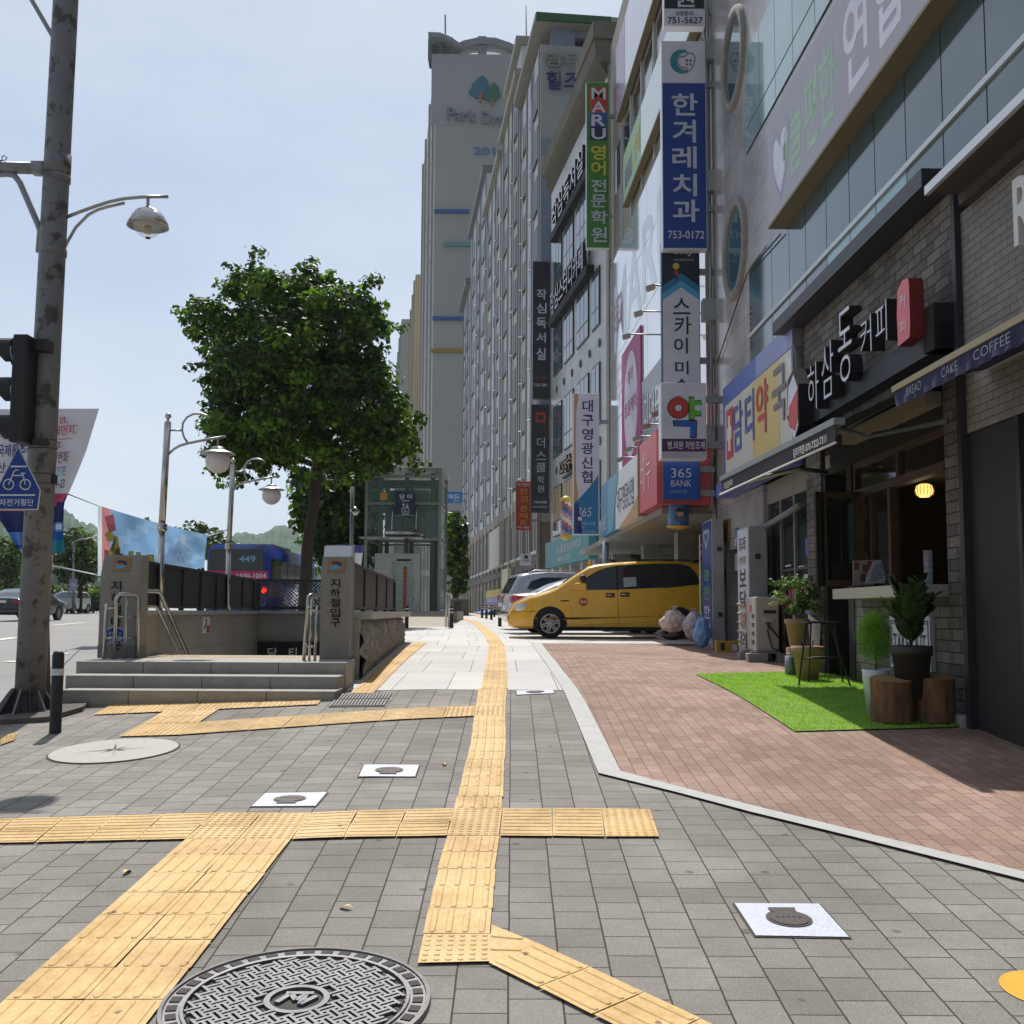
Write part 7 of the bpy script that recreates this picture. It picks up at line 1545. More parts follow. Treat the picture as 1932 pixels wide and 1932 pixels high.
def cu(t, q_):
    mb = MB(); mb.prism([q_(*p, .009) for p in ((1083,744),(1092,744),(1087,780),(1086,830),(1087,905),(1091,935),(1088,950),(1083,955))], (0,.002,0), cut); mb.build('tan_edge', t)
    mb = MB(); mb.prism([q_(*p, .010) for p in ((1083,950),(1096,938),(1112,920),(1123,905),(1129,895),(1129,1007),(1083,1007))], (0,.002,0), cub); mb.build('blue_swoosh', t)
    mb = MB(); mb.prism([q_(*p, .012) for p in ((1083,953),(1091,948),(1095,975),(1099,1007),(1083,1007))], (0,.002,0), mat('cu_navy', '#22336e', .4)); mb.build('navy_swoosh', t)
    mb = MB(); mb.lathe(q_(1094,979,.016), [(0,0),(.075,0)], sw, 6, False, (V((1,0,0)), V((0,0,1)), V((0,-1,0)))); mb.build('emblem', t)
psign('projecting_sign', 'tall white and blue credit union projecting sign with navy vertical letters', 1081, 1131, 742, 1009, 35.9, .22, [(742, 1009, sw)],
    [('대', 1099, 1119, 755, 778, snv, .02), ('구', 1098, 1120, 783, 804, snv, .02), ('영', 1098, 1119, 809, 831, snv, .02), ('광', 1097, 1120, 836, 858, snv, .02), ('신', 1097, 1118, 863, 885, snv, .02), ('협', 1097, 1118, 889, 912, snv, .02), ('365', 1088, 1114, 958, 975, sw, -.01, 0, .12), ('대구영광신협', 1090, 1122, 985, 991, mat('cu_pale', '#8fb2c4', .5)), ('본점', 1090, 1102, 993, 998, MC['cu_pale']), ('CREDIT UNION', 1090, 1124, 1001, 1005, MC['cu_pale'])], extra=cu)

# ------------------------------------------------------------------ third building: pale stone with window bands
F3 = Fac(3.36, 38.35, -.143)
M['lstone'] = brickmat('light_grey_stone', (1, 2), 1.3, .75, '#b5b6b4', '#acadac', '#7d7c79', .008, .5, .3, .35, .08, 30, big=.18, gb=.05, spec=.6)
M['blkframe'] = mat('black_window_frame', '#22242a', .4, var=.1); M['cornice'] = mat('weathered_cornice', '#6f6a60', .85, var=.25, scale=1.2)
b3_ = thing('academy_building', 'pale stone six storey building with black framed window bands and a dark cornice', 'building', F3.pt(44, -.5, 0))
def P3(name, *bx): return part(name, b3_, *bx, F=F3)
P3('core', (38.35, 49.6, 3.15, 20.1, -.1, -12, M['lstone'])); P3('stone_wall', (38.35, 49.6, 3.1, 20.1, 0, -.1, M['lstone']))
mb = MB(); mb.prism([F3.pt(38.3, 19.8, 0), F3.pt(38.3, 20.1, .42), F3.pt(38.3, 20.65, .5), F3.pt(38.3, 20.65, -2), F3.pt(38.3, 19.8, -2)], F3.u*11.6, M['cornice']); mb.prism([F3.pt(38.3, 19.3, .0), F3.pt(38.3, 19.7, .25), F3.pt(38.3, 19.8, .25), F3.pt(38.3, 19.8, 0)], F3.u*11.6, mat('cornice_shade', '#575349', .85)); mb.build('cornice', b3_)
P3('raised_cornice', (38.2, 41.4, 20.66, 21.3, .55, -3, M['cornice']))
cols = []
for xa, xb in ((1046, 1061), (1066, 1083), (1090, 1112), (1119, 1133)): cols.append((F3.hit(xb, 700)[0], F3.hit(xa, 700)[0]))
for za, zb in ((14.5, 16.6), (10.5, 12.7), (6.8, 9.1), (3.3, 5.5)):
    for ci, (a, b) in enumerate(cols):
        mb = MB(); F3.box(mb, a, b, za, zb, .05, .0, M['blkframe']); fr = mb.build('window', b3_)
        n = 3 if ci < 3 else 2; mb = MB(); wd = (b-a)/n
        for i in range(n): F3.box(mb, a+i*wd+.06, a+(i+1)*wd-.06, za+.7, zb-.07, .056, .04, mat('amber_blind', '#a8834a', .4, var=.3, scale=1) if za < 4 else glassmat('academy_glass', '#52606a', .06, .35, .6)); F3.box(mb, a+i*wd+.06, a+(i+1)*wd-.06, za+.06, za+.62, .056, .04, MC.get('academy_glass') or glassmat('academy_glass', '#52606a', .06, .35, .6))
        g_ = mb.build('pane', b3_); g_.parent = fr
for za in (13.75, 9.8, 6.2):
    for j in range(6):
        Y = 39.6+j*1.7; mb = MB(); c = F3.pt(Y, za, .02); mb.lathe(c, [(0,.05),(.09,.04),(.12,.0)], mat('vent_dark', '#625d55', .7), 12, True, (F3.u, V((0,0,1.5)), F3.n)); mb.build('wall_vent', b3_)
for za, zb, a, b, s_ in ((16.95, 17.85, 40.6, 48.3, '작심독서실'), (13.15, 13.95, 40.6, 48.6, '작심스터디카페')):
    b3('letter_sign', 'white channel letters on a black band, ' + ('upper of the two on the pale stone building' if za > 15 else 'lower of the two on the pale stone building'), F3, [(a, b, za-.45, za-.1, .30, .0, M['blackmat'])], [(s_, b-.5, a+.5, za-.1, zb+.1, .25, M['blackmat'], .02, .16), (s_, b-.5, a+.5, za-.1, zb+.1, .335, sw, .0)])
b3('letter_sign', 'dark and white maths academy letters above the amber windows', F3, [(41.2, 46.4, 5.62, 5.7, .12, .0, M['dbeam'])], [('KS영수학학원', 46.2, 41.4, 5.72, 6.4, .2, M['blkframe'], .02, .14), ('KS영수학학원', 46.2, 41.4, 5.72, 6.4, .275, mat('peach_letters', '#c9a08a', .5), 0)])
b3('shop_sign', 'teal clinic sign board low on the pale stone building', F3, [(40.2, 49.3, 1.95, 3.05, .3, .0, mat('clinic_teal', '#3f9099', .4, var=.06))], [('서울영상의학과', 46.5, 41.5, 2.45, 2.8, .31, sw), ('MRI CT', 46.3, 43.5, 2.1, 2.3, .31, sw)])
P3('ground_wall', (38.35, 49.6, -.7, 1.95, -.5, -.9, mat('shutter_brown', '#7a7064', .7, var=.15)), *[(y, y+.45, -.7, 1.95, -.02, -.5, M['lstone']) for y in (38.4, 40.6, 42.8, 45, 47.2, 49.1)], (38.35, 49.6, 1.95, 3.1, -.05, -.9, M['lstone']))
psign('projecting_sign', 'long black reading room projecting sign with silver vertical letters', 1005, 1038, 493, 752, 50, .3, [(493, 752, sdk)], [('작', 1012, 1031, 546, 566, sgr, .02), ('심', 1012, 1031, 573, 592, sgr, .02), ('독', 1012, 1031, 600, 620, sgr, .02), ('서', 1012, 1030, 628, 647, sgr, .02), ('실', 1012, 1030, 657, 680, sgr, .02), ('4-5F', 1009, 1032, 709, 718, mat('dim_red', '#6a3a34', .5)), ('T.753-7890', 1007, 1032, 724, 730, sgr)], edge=sdk)
def tsk(t, q_):
    mb = MB(); rd = mat('frame_red', '#a8382c', .5)
    for pts in ([(1010,778),(1029,778),(1029,783),(1010,783)], [(1010,792),(1029,792),(1029,797),(1010,797)], [(1010,783),(1014,783),(1014,792),(1010,792)], [(1025,783),(1029,783),(1029,792),(1025,792)]): mb.prism([q_(*p) for p in pts], (0,.002,0), rd)
    mb.build('red_frame_mark', t)
psign('projecting_sign', 'black school projecting sign with a red square mark, below the reading room sign', 1002, 1036, 763, 967, 50, .3, [(763, 967, sdk)], [('더', 1013, 1028, 826, 845, sgr, 0), ('스', 1012, 1030, 852, 868, sgr, 0), ('쿨', 1011, 1030, 874, 891, sgr, 0), ('학', 1014, 1027, 899, 912, sgr, 0), ('원', 1014, 1027, 916, 929, sgr, 0), ('742-8488', 1008, 1032, 945, 950, sgr), ('www.school.kr', 1006, 1033, 954, 958, sgr)], edge=sdk, extra=tsk)
gld = mat('gold_letters', '#c98f3a', .5)
psign('projecting_sign', 'red optician projecting sign with gold vertical letters', 973, 1001, 908, 1000, 53, .3, [(908, 1000, mat('optic_red', '#a5352a', .4, var=.04))], [('아이벨라', 976, 999, 911, 918, sw), ('안', 981, 996, 921, 933, gld, .02), ('경', 981, 996, 936, 948, gld, .02), ('콘', 981, 996, 954, 965, gld, .02), ('택', 981, 996, 968, 979, gld, .02), ('트', 981, 996, 981, 990, gld, .02), ('741-7885', 977, 998, 993, 997, sw)], edge=MC.get('optic_red'))

# ------------------------------------------------------------------ apartment row with shops below
M['apt'] = mat('apartment_white', '#c8cace', .8, var=.08, scale=.5); M['apt2'] = mat('apartment_cool_white', '#bcc2ca', .8, var=.08, scale=.5); M['aptgrey'] = mat('apartment_grey_band', '#7b8496', .8, var=.12, scale=.8); M['gable'] = mat('gable_grey', '#9a9c9c', .85, var=.1, scale=.35)
M['aptwin'] = mat('apartment_glass', '#2b3138', .35, var=.3, scale=.3, spec=.35); M['pod'] = mat('podium_taupe', '#7d756c', .8, var=.15, scale=.8); M['roofgreen'] = mat('roof_green', '#33573a', .6); M['soffit'] = mat('roof_soffit', '#8f8d84', .8)
FA = Fac(1.36, 55.0, -.114)
def aptblock(label, Y0, Y1, ztop, bays, small, floors, step=0.0, depth=12, podz=6.5, m=None):
    t = thing('apartment_block', label, 'apartment building', FA.pt((Y0+Y1)/2, -.3, step)); m = m or M['apt']
    def pt_(name, *bx): return part(name, t, *bx, F=FA)
    pt_('wall', (Y0+.005, Y1-.005, podz, ztop, step, -depth, m)); pt_('podium', (Y0+.005, Y1-.005, -.6, podz-.005, step+.02, -depth, M['pod']))
    nb = max(2, round((Y1-Y0)/3.2))
    for k in range(nb):
        y0_, y1_ = lerp(Y0, Y1, k/nb), lerp(Y0, Y1, (k+1)/nb)
        mb = MB(); FA.box(mb, y0_+.5, y1_-.5, 3.1, 5.4, step+.05, step+.0, M['aptwin']); w_ = mb.build('podium_window', t)
        mb = MB(); FA.box(mb, (y0_+y1_)/2-.06, (y0_+y1_)/2+.06, 3.1, 5.4, step+.08, step+.0, M['alu']); FA.box(mb, y0_+.4, y1_-.4, 2.95, 3.1, step+.12, step+.0, M['alu']); f_ = mb.build('frame', t); f_.parent = w_
        pt_('podium_pier', (y0_-.18, y0_+.18, -.6, 6.3, step+.14, step, mat('podium_pier', '#8d8880', .8, var=.12)))
    pt_('podium_band', (Y0+.2, Y1-.01, 2.2, 2.6, step+.18, step, M['dbeam']), (Y0+.2, Y1-.01, 5.9, 6.5, step+.1, step, mat('podium_pier', '#8d8880', .8, var=.12)))
    for f in (.0, .33, .55, .88):
        y = lerp(Y0, Y1, f)+.1; pt_('facade_strip', (y, y+.35, podz, ztop-.1, step+.07, step, M['aptgrey'] if f in (.33,) else MC['podium_pier']))
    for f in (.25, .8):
        y = lerp(Y0, Y1, f); pt_('recess_shade_band', (y, y+.9, podz, ztop-.1, step+.012, step, mat('band_shade_grey', '#8d9097', .8, var=.08)))  # shade of a recess put into a grey strip on the flat wall
    for k in range(floors):
        z = podz + .8 + k*(ztop-podz-1.2)/floors
        for f, wd, hh in bays:
            y = lerp(Y0, Y1, f); mb = MB(); FA.box(mb, y, y+wd, z, z+hh, step+.03, step-.02, M['aptwin']); w_ = mb.build('window', t)
            mb = MB(); FA.box(mb, y-.08, y+wd+.08, z-.1, z, step+.10, step-.02, M['dbeam']); s_ = mb.build('sill', t); s_.parent = w_
        for f in small:
            y = lerp(Y0, Y1, f); mb = MB(); FA.box(mb, y, y+.5, z+.3, z+1.0, step+.03, step-.02, M['aptwin']); mb.build('window', t)
    return t, pt_
t, pA = aptblock('white apartment block with a green edged roof slab and a grey gable with lettering', 55, 64, 29.4, [(.10, 1.2, 1.9), (.62, 1.9, 1.7)], (.40,), 8)
tA = t
pA('gable_face', (54.93, 55.0, 4.5, 29.35, -.02, -12, M['gable']))
for za, zb, oa, ob in ((23.4, 24.3, -.02, -5), (20.2, 22.7, -.02, -4.2), (15.6, 20.1, -.02, -3.6), (9.8, 15.5, -.02, -3.4)):
    mb = MB(); FA.box(mb, 54.9, 54.935, za, zb, oa, ob, mat('gable_bluegrey', '#7a8494', .85, var=.1) if za != 15.6 else M['aptgrey']); mb.build('gable_band', t)
pA('roof_slab', (54.45, 64.2, 30.3, 30.62, .3, -12.5, M['soffit'])); pA('roof_edge', (54.3, 54.45, 30.36, 30.76, .33, -3.6, M['roofgreen']), (54.3, 64.2, 30.36, 30.7, .37, .3, M['soffit'])); pA('roof_edge_white', (54.3, 54.45, 30.36, 30.74, -3.6, -12.5, M['soffit'])); pA('roof_column', (55.0, 55.9, 29.4, 30.3, -.6, -1.8, M['aptgrey'])); pA('roof_column', (55.0, 55.9, 29.4, 30.3, -7, -8, M['aptgrey'])); pA('roof_beam', (55.1, 55.6, 29.95, 30.3, -1.8, -12, M['aptgrey']))
mb = MB(); q_ = lambda x, y: at(x, y, 54.86)
def qtext(mb, s_, x0, x1, y0, y1, m, b=.02, e=0): BL = q_(x0, y1); mb.text(s_, BL, q_(x1, y1)-BL, q_(x0, y0)-BL, m, b, e)
qtext(mb, '담티', 1030, 1096, 100, 126, mat('faded_letters', '#7d857c', .8, var=.2), .03, .1); mb.build('faded_lettering', t)
mb = MB(); qtext(mb, '힐즈', 1031, 1095, 134, 168, mat('blue_letters', '#2f356f', .7), .0, .1); mb.build('lettering', t)
# gas pipes down the facade
def gaspipes(t, ys, z1):
    for y in ys:
        mb = MB(); mb.tube([FA.pt(y, 5, .12), FA.pt(y, z1-.4, .12)], .035, M['alu'], 6)
        for k in range(int((z1-8)/2.7)): mb.tube([FA.pt(y, 7.4+k*2.7, .0), FA.pt(y, 7.4+k*2.7, .34)], .03, M['alu'], 5)
        mb.build('gas_pipe', t)
gaspipes(tA, (57.6, 61.4), 28)
M['rgrey'] = mat('roof_grey', '#6d7072', .7); cream = mat('apartment_cream', '#c3c4be', .8, var=.08, scale=.4)
t, pB = aptblock('cream white apartment block with a stepped roof, second in the row', 64.02, 74, 32.2, [(.12, 1.1, 1.9), (.62, 1.9, 1.5)], (.42,), 9, .0, m=cream); tB = t
pB('roof_edge', (64.0, 74, 32.2, 32.7, .3, -.5, M['soffit'])); pB('roof_step', (64.1, 71, 32.7, 34.2, -.1, -10, M['apt'])); pB('roof_step_edge', (63.9, 71.2, 34.2, 34.7, .25, -10.5, M['soffit'])); pB('upper_gable', (63.97, 64.02, 28, 32.15, -.02, -12, M['gable'])); gaspipes(t, (66.0, 72.4), 31)
t, pB2 = aptblock('grey white apartment block with a plain eave, third in the row', 74.02, 86, 31.4, [(.15, 1.5, 1.6), (.6, 1.9, 1.5)], (.42, .85), 9, .0, m=M['apt']); tB2 = t
pB2('roof_edge', (74, 86, 31.4, 31.9, .35, -11, M['soffit'])); gaspipes(t, (76.5, 83), 30)
t, pC = aptblock('cool white apartment block with a grey capped roof, fourth in the row', 86.02, 102, 35.2, [(.1, 1.6, 1.6), (.4, 2.0, 1.6), (.7, 2.0, 1.6)], (.28, .6), 9, .0, m=M['apt2']); tC = t
pC('roof_edge', (85.9, 102.1, 35.2, 35.8, .35, -11, M['rgrey'])); pC('lift_house', (88, 93, 35.8, 37.2, -1.5, -8, M['gable'])); gaspipes(t, (93,), 34)
t, pD = aptblock('far pale apartment block with a sloping eave at the end of the row', 102.02, 112, 30.9, [(.2, 2.0, 1.6), (.6, 2.0, 1.6)], (.45,), 9, .0)
pD('roof_edge', (102.15, 112.3, 30.9, 31.5, .5, -11, M['rgrey']))
# shop signs at the foot of the row
def FAb(label, boxes, texts, name='shop_sign'): return board(name, label, 'sign', boxes, texts, FA)
ivy = mat('ivory_board', '#b5b5a5', .5, var=.05)
FAb('blank ivory shop board on the apartment podium', [(72.0, 79.0, 3.0, 5.6, .25, .02, ivy)], [])
FAb('yellow and blue convenience shop sign strip above a blue awning', [(70.5, 80.5, 1.0, 1.5, .3, .02, mat('strip_yellow', '#b39a3e', .5)), (70.5, 80.5, .55, 1.0, .3, .02, mat('strip_blue', '#4a5a9c', .5)), (70.5, 80.5, .3, .55, .3, .02, mat('strip_orange', '#b06a4a', .5))], [('행복한마트', 79.5, 72.5, .62, .95, .31, sw)])
FAb('cream shop board with a red and black figure-like mark', [(65.6, 69.0, .75, 2.6, .4, .02, mat('cream_board', '#bfc1a8', .5))], [])
FAb('dark shop front with pale letters under the red optician sign', [(56.2, 60.3, .9, 2.0, .2, .02, M['dbeam'])], [('생선구이', 60, 56.6, 1.15, 1.85, .23, mat('pale_blue_letters', '#9fb4c4', .5), .03)])
t = thing('shop_awning', 'small blue shop awning at the foot of the apartment row', 'awning', FA.pt(75, 0, .8)); mb = MB(); mb.prism([FA.pt(71, .25, .02), FA.pt(71, -.05, 1.3), FA.pt(71, -.1, 1.3), FA.pt(71, .18, .02)], FA.u*8.5, mat('awning_blue', '#3a6fb0', .7, var=.1)); mb.build('canvas', t)
for y0, y1, a, b, tt in ((56.0, 60, -.5, .8, tA), (60.5, 63.6, -.5, 1.9, tA), (66, 69, -.5, .6, tB), (71, 73.8, -.45, .2, tB), (76, 80, -.45, .2, tB2), (86.5, 91, -.4, 1.5, tC), (93, 99, -.4, 1.5, tC)):
    mb = MB(); FA.box(mb, y0, y1, a, b, .05, .022, M['darkglass']); g_ = mb.build('shop_window', tt); mb = MB(); n = 3
    for i in range(n+1): y = lerp(y0, y1-.1, i/n); FA.box(mb, y, y+.1, a, b, .09, .022, M['alu'])
    f_ = mb.build('frame', tt); f_.parent = g_
psign('small_sign', 'small white posture clinic sign with a dark red arch, far down the row', 862.5, 876.5, 988, 1029, 78, .3, [(988, 995, mat('arch_red', '#8a2f34', .5)), (994, 1029, sw)], [('자', 866, 873, 995.5, 1001.5, sblk), ('세', 866, 873, 1002, 1008, sblk), ('교', 866, 873, 1008.5, 1014, sblk), ('정', 866, 873, 1014.5, 1020, sblk), ('원', 866, 873, 1020.5, 1026, sblk)])
psign('small_sign', 'small square orange pizza stop sign, far down the row', 863, 884.5, 1048, 1077, 76, .3, [(1049, 1069, mat('stop_orange', '#c9853a', .5)), (1069, 1076, mat('stop_red', '#a83c38', .5))], [('PIZZA', 868, 880, 1057, 1061, snv, .02), ('STOP', 868, 880, 1062, 1066, snv, .03)], edge=mat('stop_orange', '#c9853a', .5))
psign('small_sign', 'rounded white hair shop sign with a black square mark above the parked cars', 981.5, 1002.5, 1045, 1066, 52, .2, [(1045, 1066, sw)], [('미안헤어', 985, 1000, 1056, 1060, sblk), ('■', 989, 996, 1048, 1054, sblk)])
psign('small_sign', 'blue education banner sign with white letters behind the lift tower', 838, 872, 927, 949, 88, .3, [(927, 949, mat('edu_blue', '#2f74b8', .5))], [('에듀', 843, 868, 932, 942, sw, .02), ('플러스', 855, 869, 943, 947, sw)], edge=mat('edu_blue', '#2f74b8', .5))
t = thing('parked_scooter_box', 'low grey cabinet at the foot of the shop row by the bollards', 'cabinet', at(868, 1160, 66)); mb = MB(); a, b = at(850, 1158, 66), at(884, 1130, 66); mb.bbox(a.x, b.x, 66, 67, a.z-.1, b.z, mat('cabinet_brown', '#5d554c', .7, var=.15), .03); mb.build('cabinet', t); mb = MB(); mb.box(a.x+.2, a.x+.6, 65.97, 66.0, a.z+.1, b.z-.15, M['dbeam']); mb.build('door', t)

# ------------------------------------------------------------------ towers far behind
FT = Fac(-10.1, 137, -.125)
M['tower'] = mat('tower_beige_grey', '#a2a5a3', .9, var=.05, scale=.1); M['towers'] = mat('tower_pinkish', '#b3adaa', .9, var=.06, scale=.15)
def tower(label, F, Y0, Y1, z1, wd, floors, bays, m, ms, top=True):
    t = thing('apartment_tower', label, 'apartment tower', F.pt(Y0, 0, 0)); pp_ = lambda n, *bx: part(n, t, *bx, F=F)
    mb = MB(); a = F.pt(Y0, -2, 0); mb.prism([a, a+V((wd,0,0)), a+V((wd,0,0))+F.u*(Y1-Y0), a+F.u*(Y1-Y0)], (0,0,z1+2), ms); mb.build('wall', t)
    mb = MB(); mb.prism([a+V((.02,-.06,0)), a+V((wd,-.06,0)), a+V((wd,0,0)), a+V((.02,0,0))], (0,0,z1+2), m); mb.build('gable_face', t)
    for k in range(floors):
        z = 3 + k*(z1-5)/floors
        for f, w2 in bays:
            y = lerp(Y0, Y1, f); mb = MB(); F.box(mb, y, y+w2, z, z+1.7, .06, -.02, M['aptwin']); mb.build('window', t)
    for f in (.1, .36, .66, .9):
        y = lerp(Y0, Y1, f); mb = MB(); F.box(mb, y, y+1.2, 0, z1, .25, -.02, m); mb.build('pilaster', t)
    return t, pp_
t, pT = tower('tall beige apartment tower with tree logo, number 201 and curved roof canopies', FT, 137, 176, 71.8, 15.5, 24, ((.2, 3), (.47, 3), (.75, 3)), M['tower'], M['towers'])
q_ = lambda x, y: at(x, y, 136.85)
a, b = q_(813, 232), q_(1010, 246); mb = MB(); mb.box(a.x, b.x, 136.88, 136.93, q_(880, 237).z, EYE+71.8, mat('tower_grey_upper', '#a0a3a6', .9, var=.04, scale=.1)); mb.build('upper_band', t)
for (x0, x1, y, m) in ((819, 885, 399, '#3a5f9c'), (837, 890, 462, '#5a948c'), (816, 874, 601, '#3a5aa0'), (813, 874, 662, '#9c7c3e')):
    mb = MB(); mb.box(q_(x0,y).x, q_(x1,y).x, 136.6, 136.93, q_(x0,y+3.2).z, q_(x0,y-3.2).z, mat('bar_'+m[1:], m, .6)); mb.build('colour_bar', t)
mb = MB(); lt = mat('tower_letters', '#7d8388', .6)
BL = q_(844, 227); mb.text('Park Dream', BL, q_(990, 243)-BL, q_(844, 203)-BL, lt, .02, .6); mb.build('lettering', t)
mb = MB(); BL = q_(894, 292); mb.text('201', BL, q_(934, 293)-BL, q_(894, 277)-BL, mat('number_blue', '#5f79a8', .7), .02, .1); mb.build('number', t)
def treelogo(pts, m, d): mb = MB(); mb.prism([q_(*p)-V((0,d,0)) for p in pts], (0,.2,0), m); return mb.build('tree_logo', t)
treelogo([(911,144),(918,150),(922,158),(923,168),(926,180),(917,187),(900,187),(893,182),(884,178),(885,171),(892,166),(890,160),(898,154),(902,147)], mat('logo_teal_tree', '#2f6a80', .6), .15)
treelogo([(934,158),(941,166),(939,170),(945,178),(942,186),(934,193),(918,190),(913,185),(922,178),(922,168),(928,160)], mat('logo_green_tree', '#2f6a50', .6), .3)
treelogo([(904,178),(909,178),(909,195),(904,195)], mat('logo_trunk', '#a5684a', .6), .45); treelogo([(927,190),(932,190),(932,203),(927,203)], MC['logo_trunk'], .45)
cm = mat('roof_canopy_grey', '#84898f', .7, var=.1)
def arc(pts, th, d0, d1, name):
    mb = MB(); up = [at(x, y, d0) for x, y in pts]; lo = [p-V((0,0,th)) for p in up]
    mb.prism(up + lo[::-1], (0, d1-d0, 0), cm); mb.build(name, t)
arc([(808,60),(830,61),(848,68),(865,79)], .6, 135.8, 141, 'roof_canopy'); arc([(853,86),(875,76),(905,69.5),(935,71),(962,80),(984,92)], .9, 136.9, 139, 'roof_arch')
mb = MB(); mb.box(at(902, 80, 138).x, at(918, 80, 138).x, 137.2, 138.6, EYE+71.5, at(910,74,138).z, cm)
for x in (811, 832, 852): mb.box(at(x, 80, 137).x, at(x+2, 80, 137).x, 136.9, 137.2, EYE+71.5, at(x, 70,137).z, cm)
mb.box(at(810, 80, 140).x, at(845, 80, 140).x, 138, 140.8, EYE+71.8, at(830,66,138).z-.5, mat('roof_room_dark', '#4d5156', .8)); mb.build('roof_frame', t)
mb = MB()
for k in range(6): mb.tube([(q_(825,85).x, 137.3, EYE+71.9+k*.28), (q_(990,85).x, 137.3, EYE+71.9+k*.28)], .045, M['galv'], 4, False)
mb.build('roof_railing', t)
mb = MB(); mb.tube([at(840.5, 64, 140), at(840, 28, 140)], .12, M['galv'], 5); mb.build('antenna', t)
t2 = thing('roof_antenna', 'tall thin lightning rod on the stepped apartment roof', 'antenna', at(993, 100, 74)); mb = MB(); mb.tube([at(993.5, 102, 74), at(993, 60, 74), at(992.5, 12, 74)], [.07, .05, .03], M['galv'], 5); mb.build('rod', t2)
tower('second tall apartment tower peeping out left of the beige one, yellowish upper gable', Fac(-17.0, 188, -.125), 188, 222, 58.5, 14, 16, ((.2, 3), (.55, 3)), mat('tower_yellowish', '#b3a98c', .9, var=.05, scale=.1), M['towers'])
tower('third apartment tower farthest along the road, palest of the towers', Fac(-24.5, 238, -.125), 238, 285, 64, 15, 14, ((.2, 4), (.55, 4)), M['tower'], mat('tower_pale', '#a59c97', .9, var=.06, scale=.1))
from mathutils import noise as mnoise
# ------------------------------------------------------------------ objects in front of the shops
# green artificial turf
tq = pxpoly([(1312,1275),(1500,1384),(1800,1376),(1845,1368),(1640,1268),(1480,1271)]); tq[3] = (4.16, tq[3][1]); tq[4] = (4.14, tq[4][1])
M['turf'] = mat('turf_green', '#7a9c3a', .85, var=.2, scale=9, bump=.6, bscale=300)
tc = (sum(p[0] for p in tq)/6, sum(p[1] for p in tq)/6); t = thing('turf_mat', 'bright green artificial turf mat in front of the cafe', 'turf mat', (*tc, zg(*tc)))
mb = MB(); drape(mb, tq, .022, M['turf'], .3); mb.build('backing', t)
tm = [leafmat('turf_blade', '#7fa83a', '#a2c85a', .35, 5)]; mb = MB(); vs = []; fs = []
xs = [p[0] for p in tq]; ys = [p[1] for p in tq]; n = 0
while n < 26000:
    x, y = random.uniform(min(xs), max(xs)), random.uniform(min(ys), max(ys))
    if not inpoly(x, y, tq): continue
    a = random.uniform(0, 6.28); z = zg(x, y)+.022; h = random.uniform(.012, .026); w_ = .003; dx, dy = math.cos(a), math.sin(a); lx, ly = random.uniform(-.012,.012), random.uniform(-.012,.012); o = len(vs)
    vs += [(x-dx*w_, y-dy*w_, z), (x+dx*w_, y+dy*w_, z), (x+lx, y+ly, z+h)]; fs.append((o, o+1, o+2)); n += 1
mb.add(vs, fs, tm[0]); pile = mb.build('turf_pile', t, recalc=False); pile['kind'] = 'stuff'
# log stools
def wood_end():
    k = NT('log_end_grain'); tc_ = k.n('ShaderNodeTexCoord'); w_ = k.n('ShaderNodeTexWave', wave_type='RINGS', rings_direction='Z'); w_.inputs['Scale'].default_value = 14; w_.inputs['Distortion'].default_value = 3
    k.l(tc_.outputs['Object'], w_.inputs['Vector']); k.l(k.ramp(w_.outputs['Fac'], hx('#8a6a42'), hx('#a58556'), .2, .8), k.b.inputs['Base Color']); k.b.inputs['Roughness'].default_value = .8; return k.m
M['logend'] = wood_end()
def barkmat():
    k = NT('log_bark'); mp = k.n('ShaderNodeMapping'); mp.inputs['Scale'].default_value = (1, 1, .25); k.l(k.pos(), mp.inputs[0]); f = k.noise(9, 6, .7, mp.outputs[0])
    k.l(k.ramp(f, hx('#4d3626'), hx('#8f6a4c'), .3, .7), k.b.inputs['Base Color']); k.b.inputs['Roughness'].default_value = .9; k.l(k.bump(f, .8, .02), k.b.inputs['Normal']); return k.m
M['logbark'] = barkmat()
for px, wpx, top, lab in ((1684, 76, 1280, 'sawn log stool at the corner of the turf beside the white pot'), (1764, 73, 1276, 'sawn log stool next to the brick pier, right of the other log')):
    b_ = gnd(px, 1366, .025); r_ = wpx/2*b_.y/FL; zt = at(px, top, b_.y).z
    t = thing('log_stool', lab, 'log stool', b_, 'sawn log stools'); n = 40; prof = [1+random.uniform(-.03,.03) for _ in range(n)]
    mb = MB(); vs = []; fs = []
    for j in range(7):
        for k in range(n): a = 2*math.pi*k/n; rr = r_*prof[k]*(1+.03*math.sin(j*1.3+k)); vs.append(b_+V((rr*math.cos(a), rr*math.sin(a), (zt-b_.z)*j/6 + rr*math.sin(a)*.13*j/6)))
    for j in range(6):
        for k in range(n): fs.append((j*n+k, j*n+(k+1)%n, (j+1)*n+(k+1)%n, (j+1)*n+k))
    mb.add(vs, fs, M['logbark'], True); mb.build('bark', t)
    mb = MB(); mb.add(vs[-n:] + [b_+V((0,0,zt-b_.z+.004))], [(k, (k+1)%n, n) for k in range(n)], M['logend'], False); mb.build('sawn_top', t)
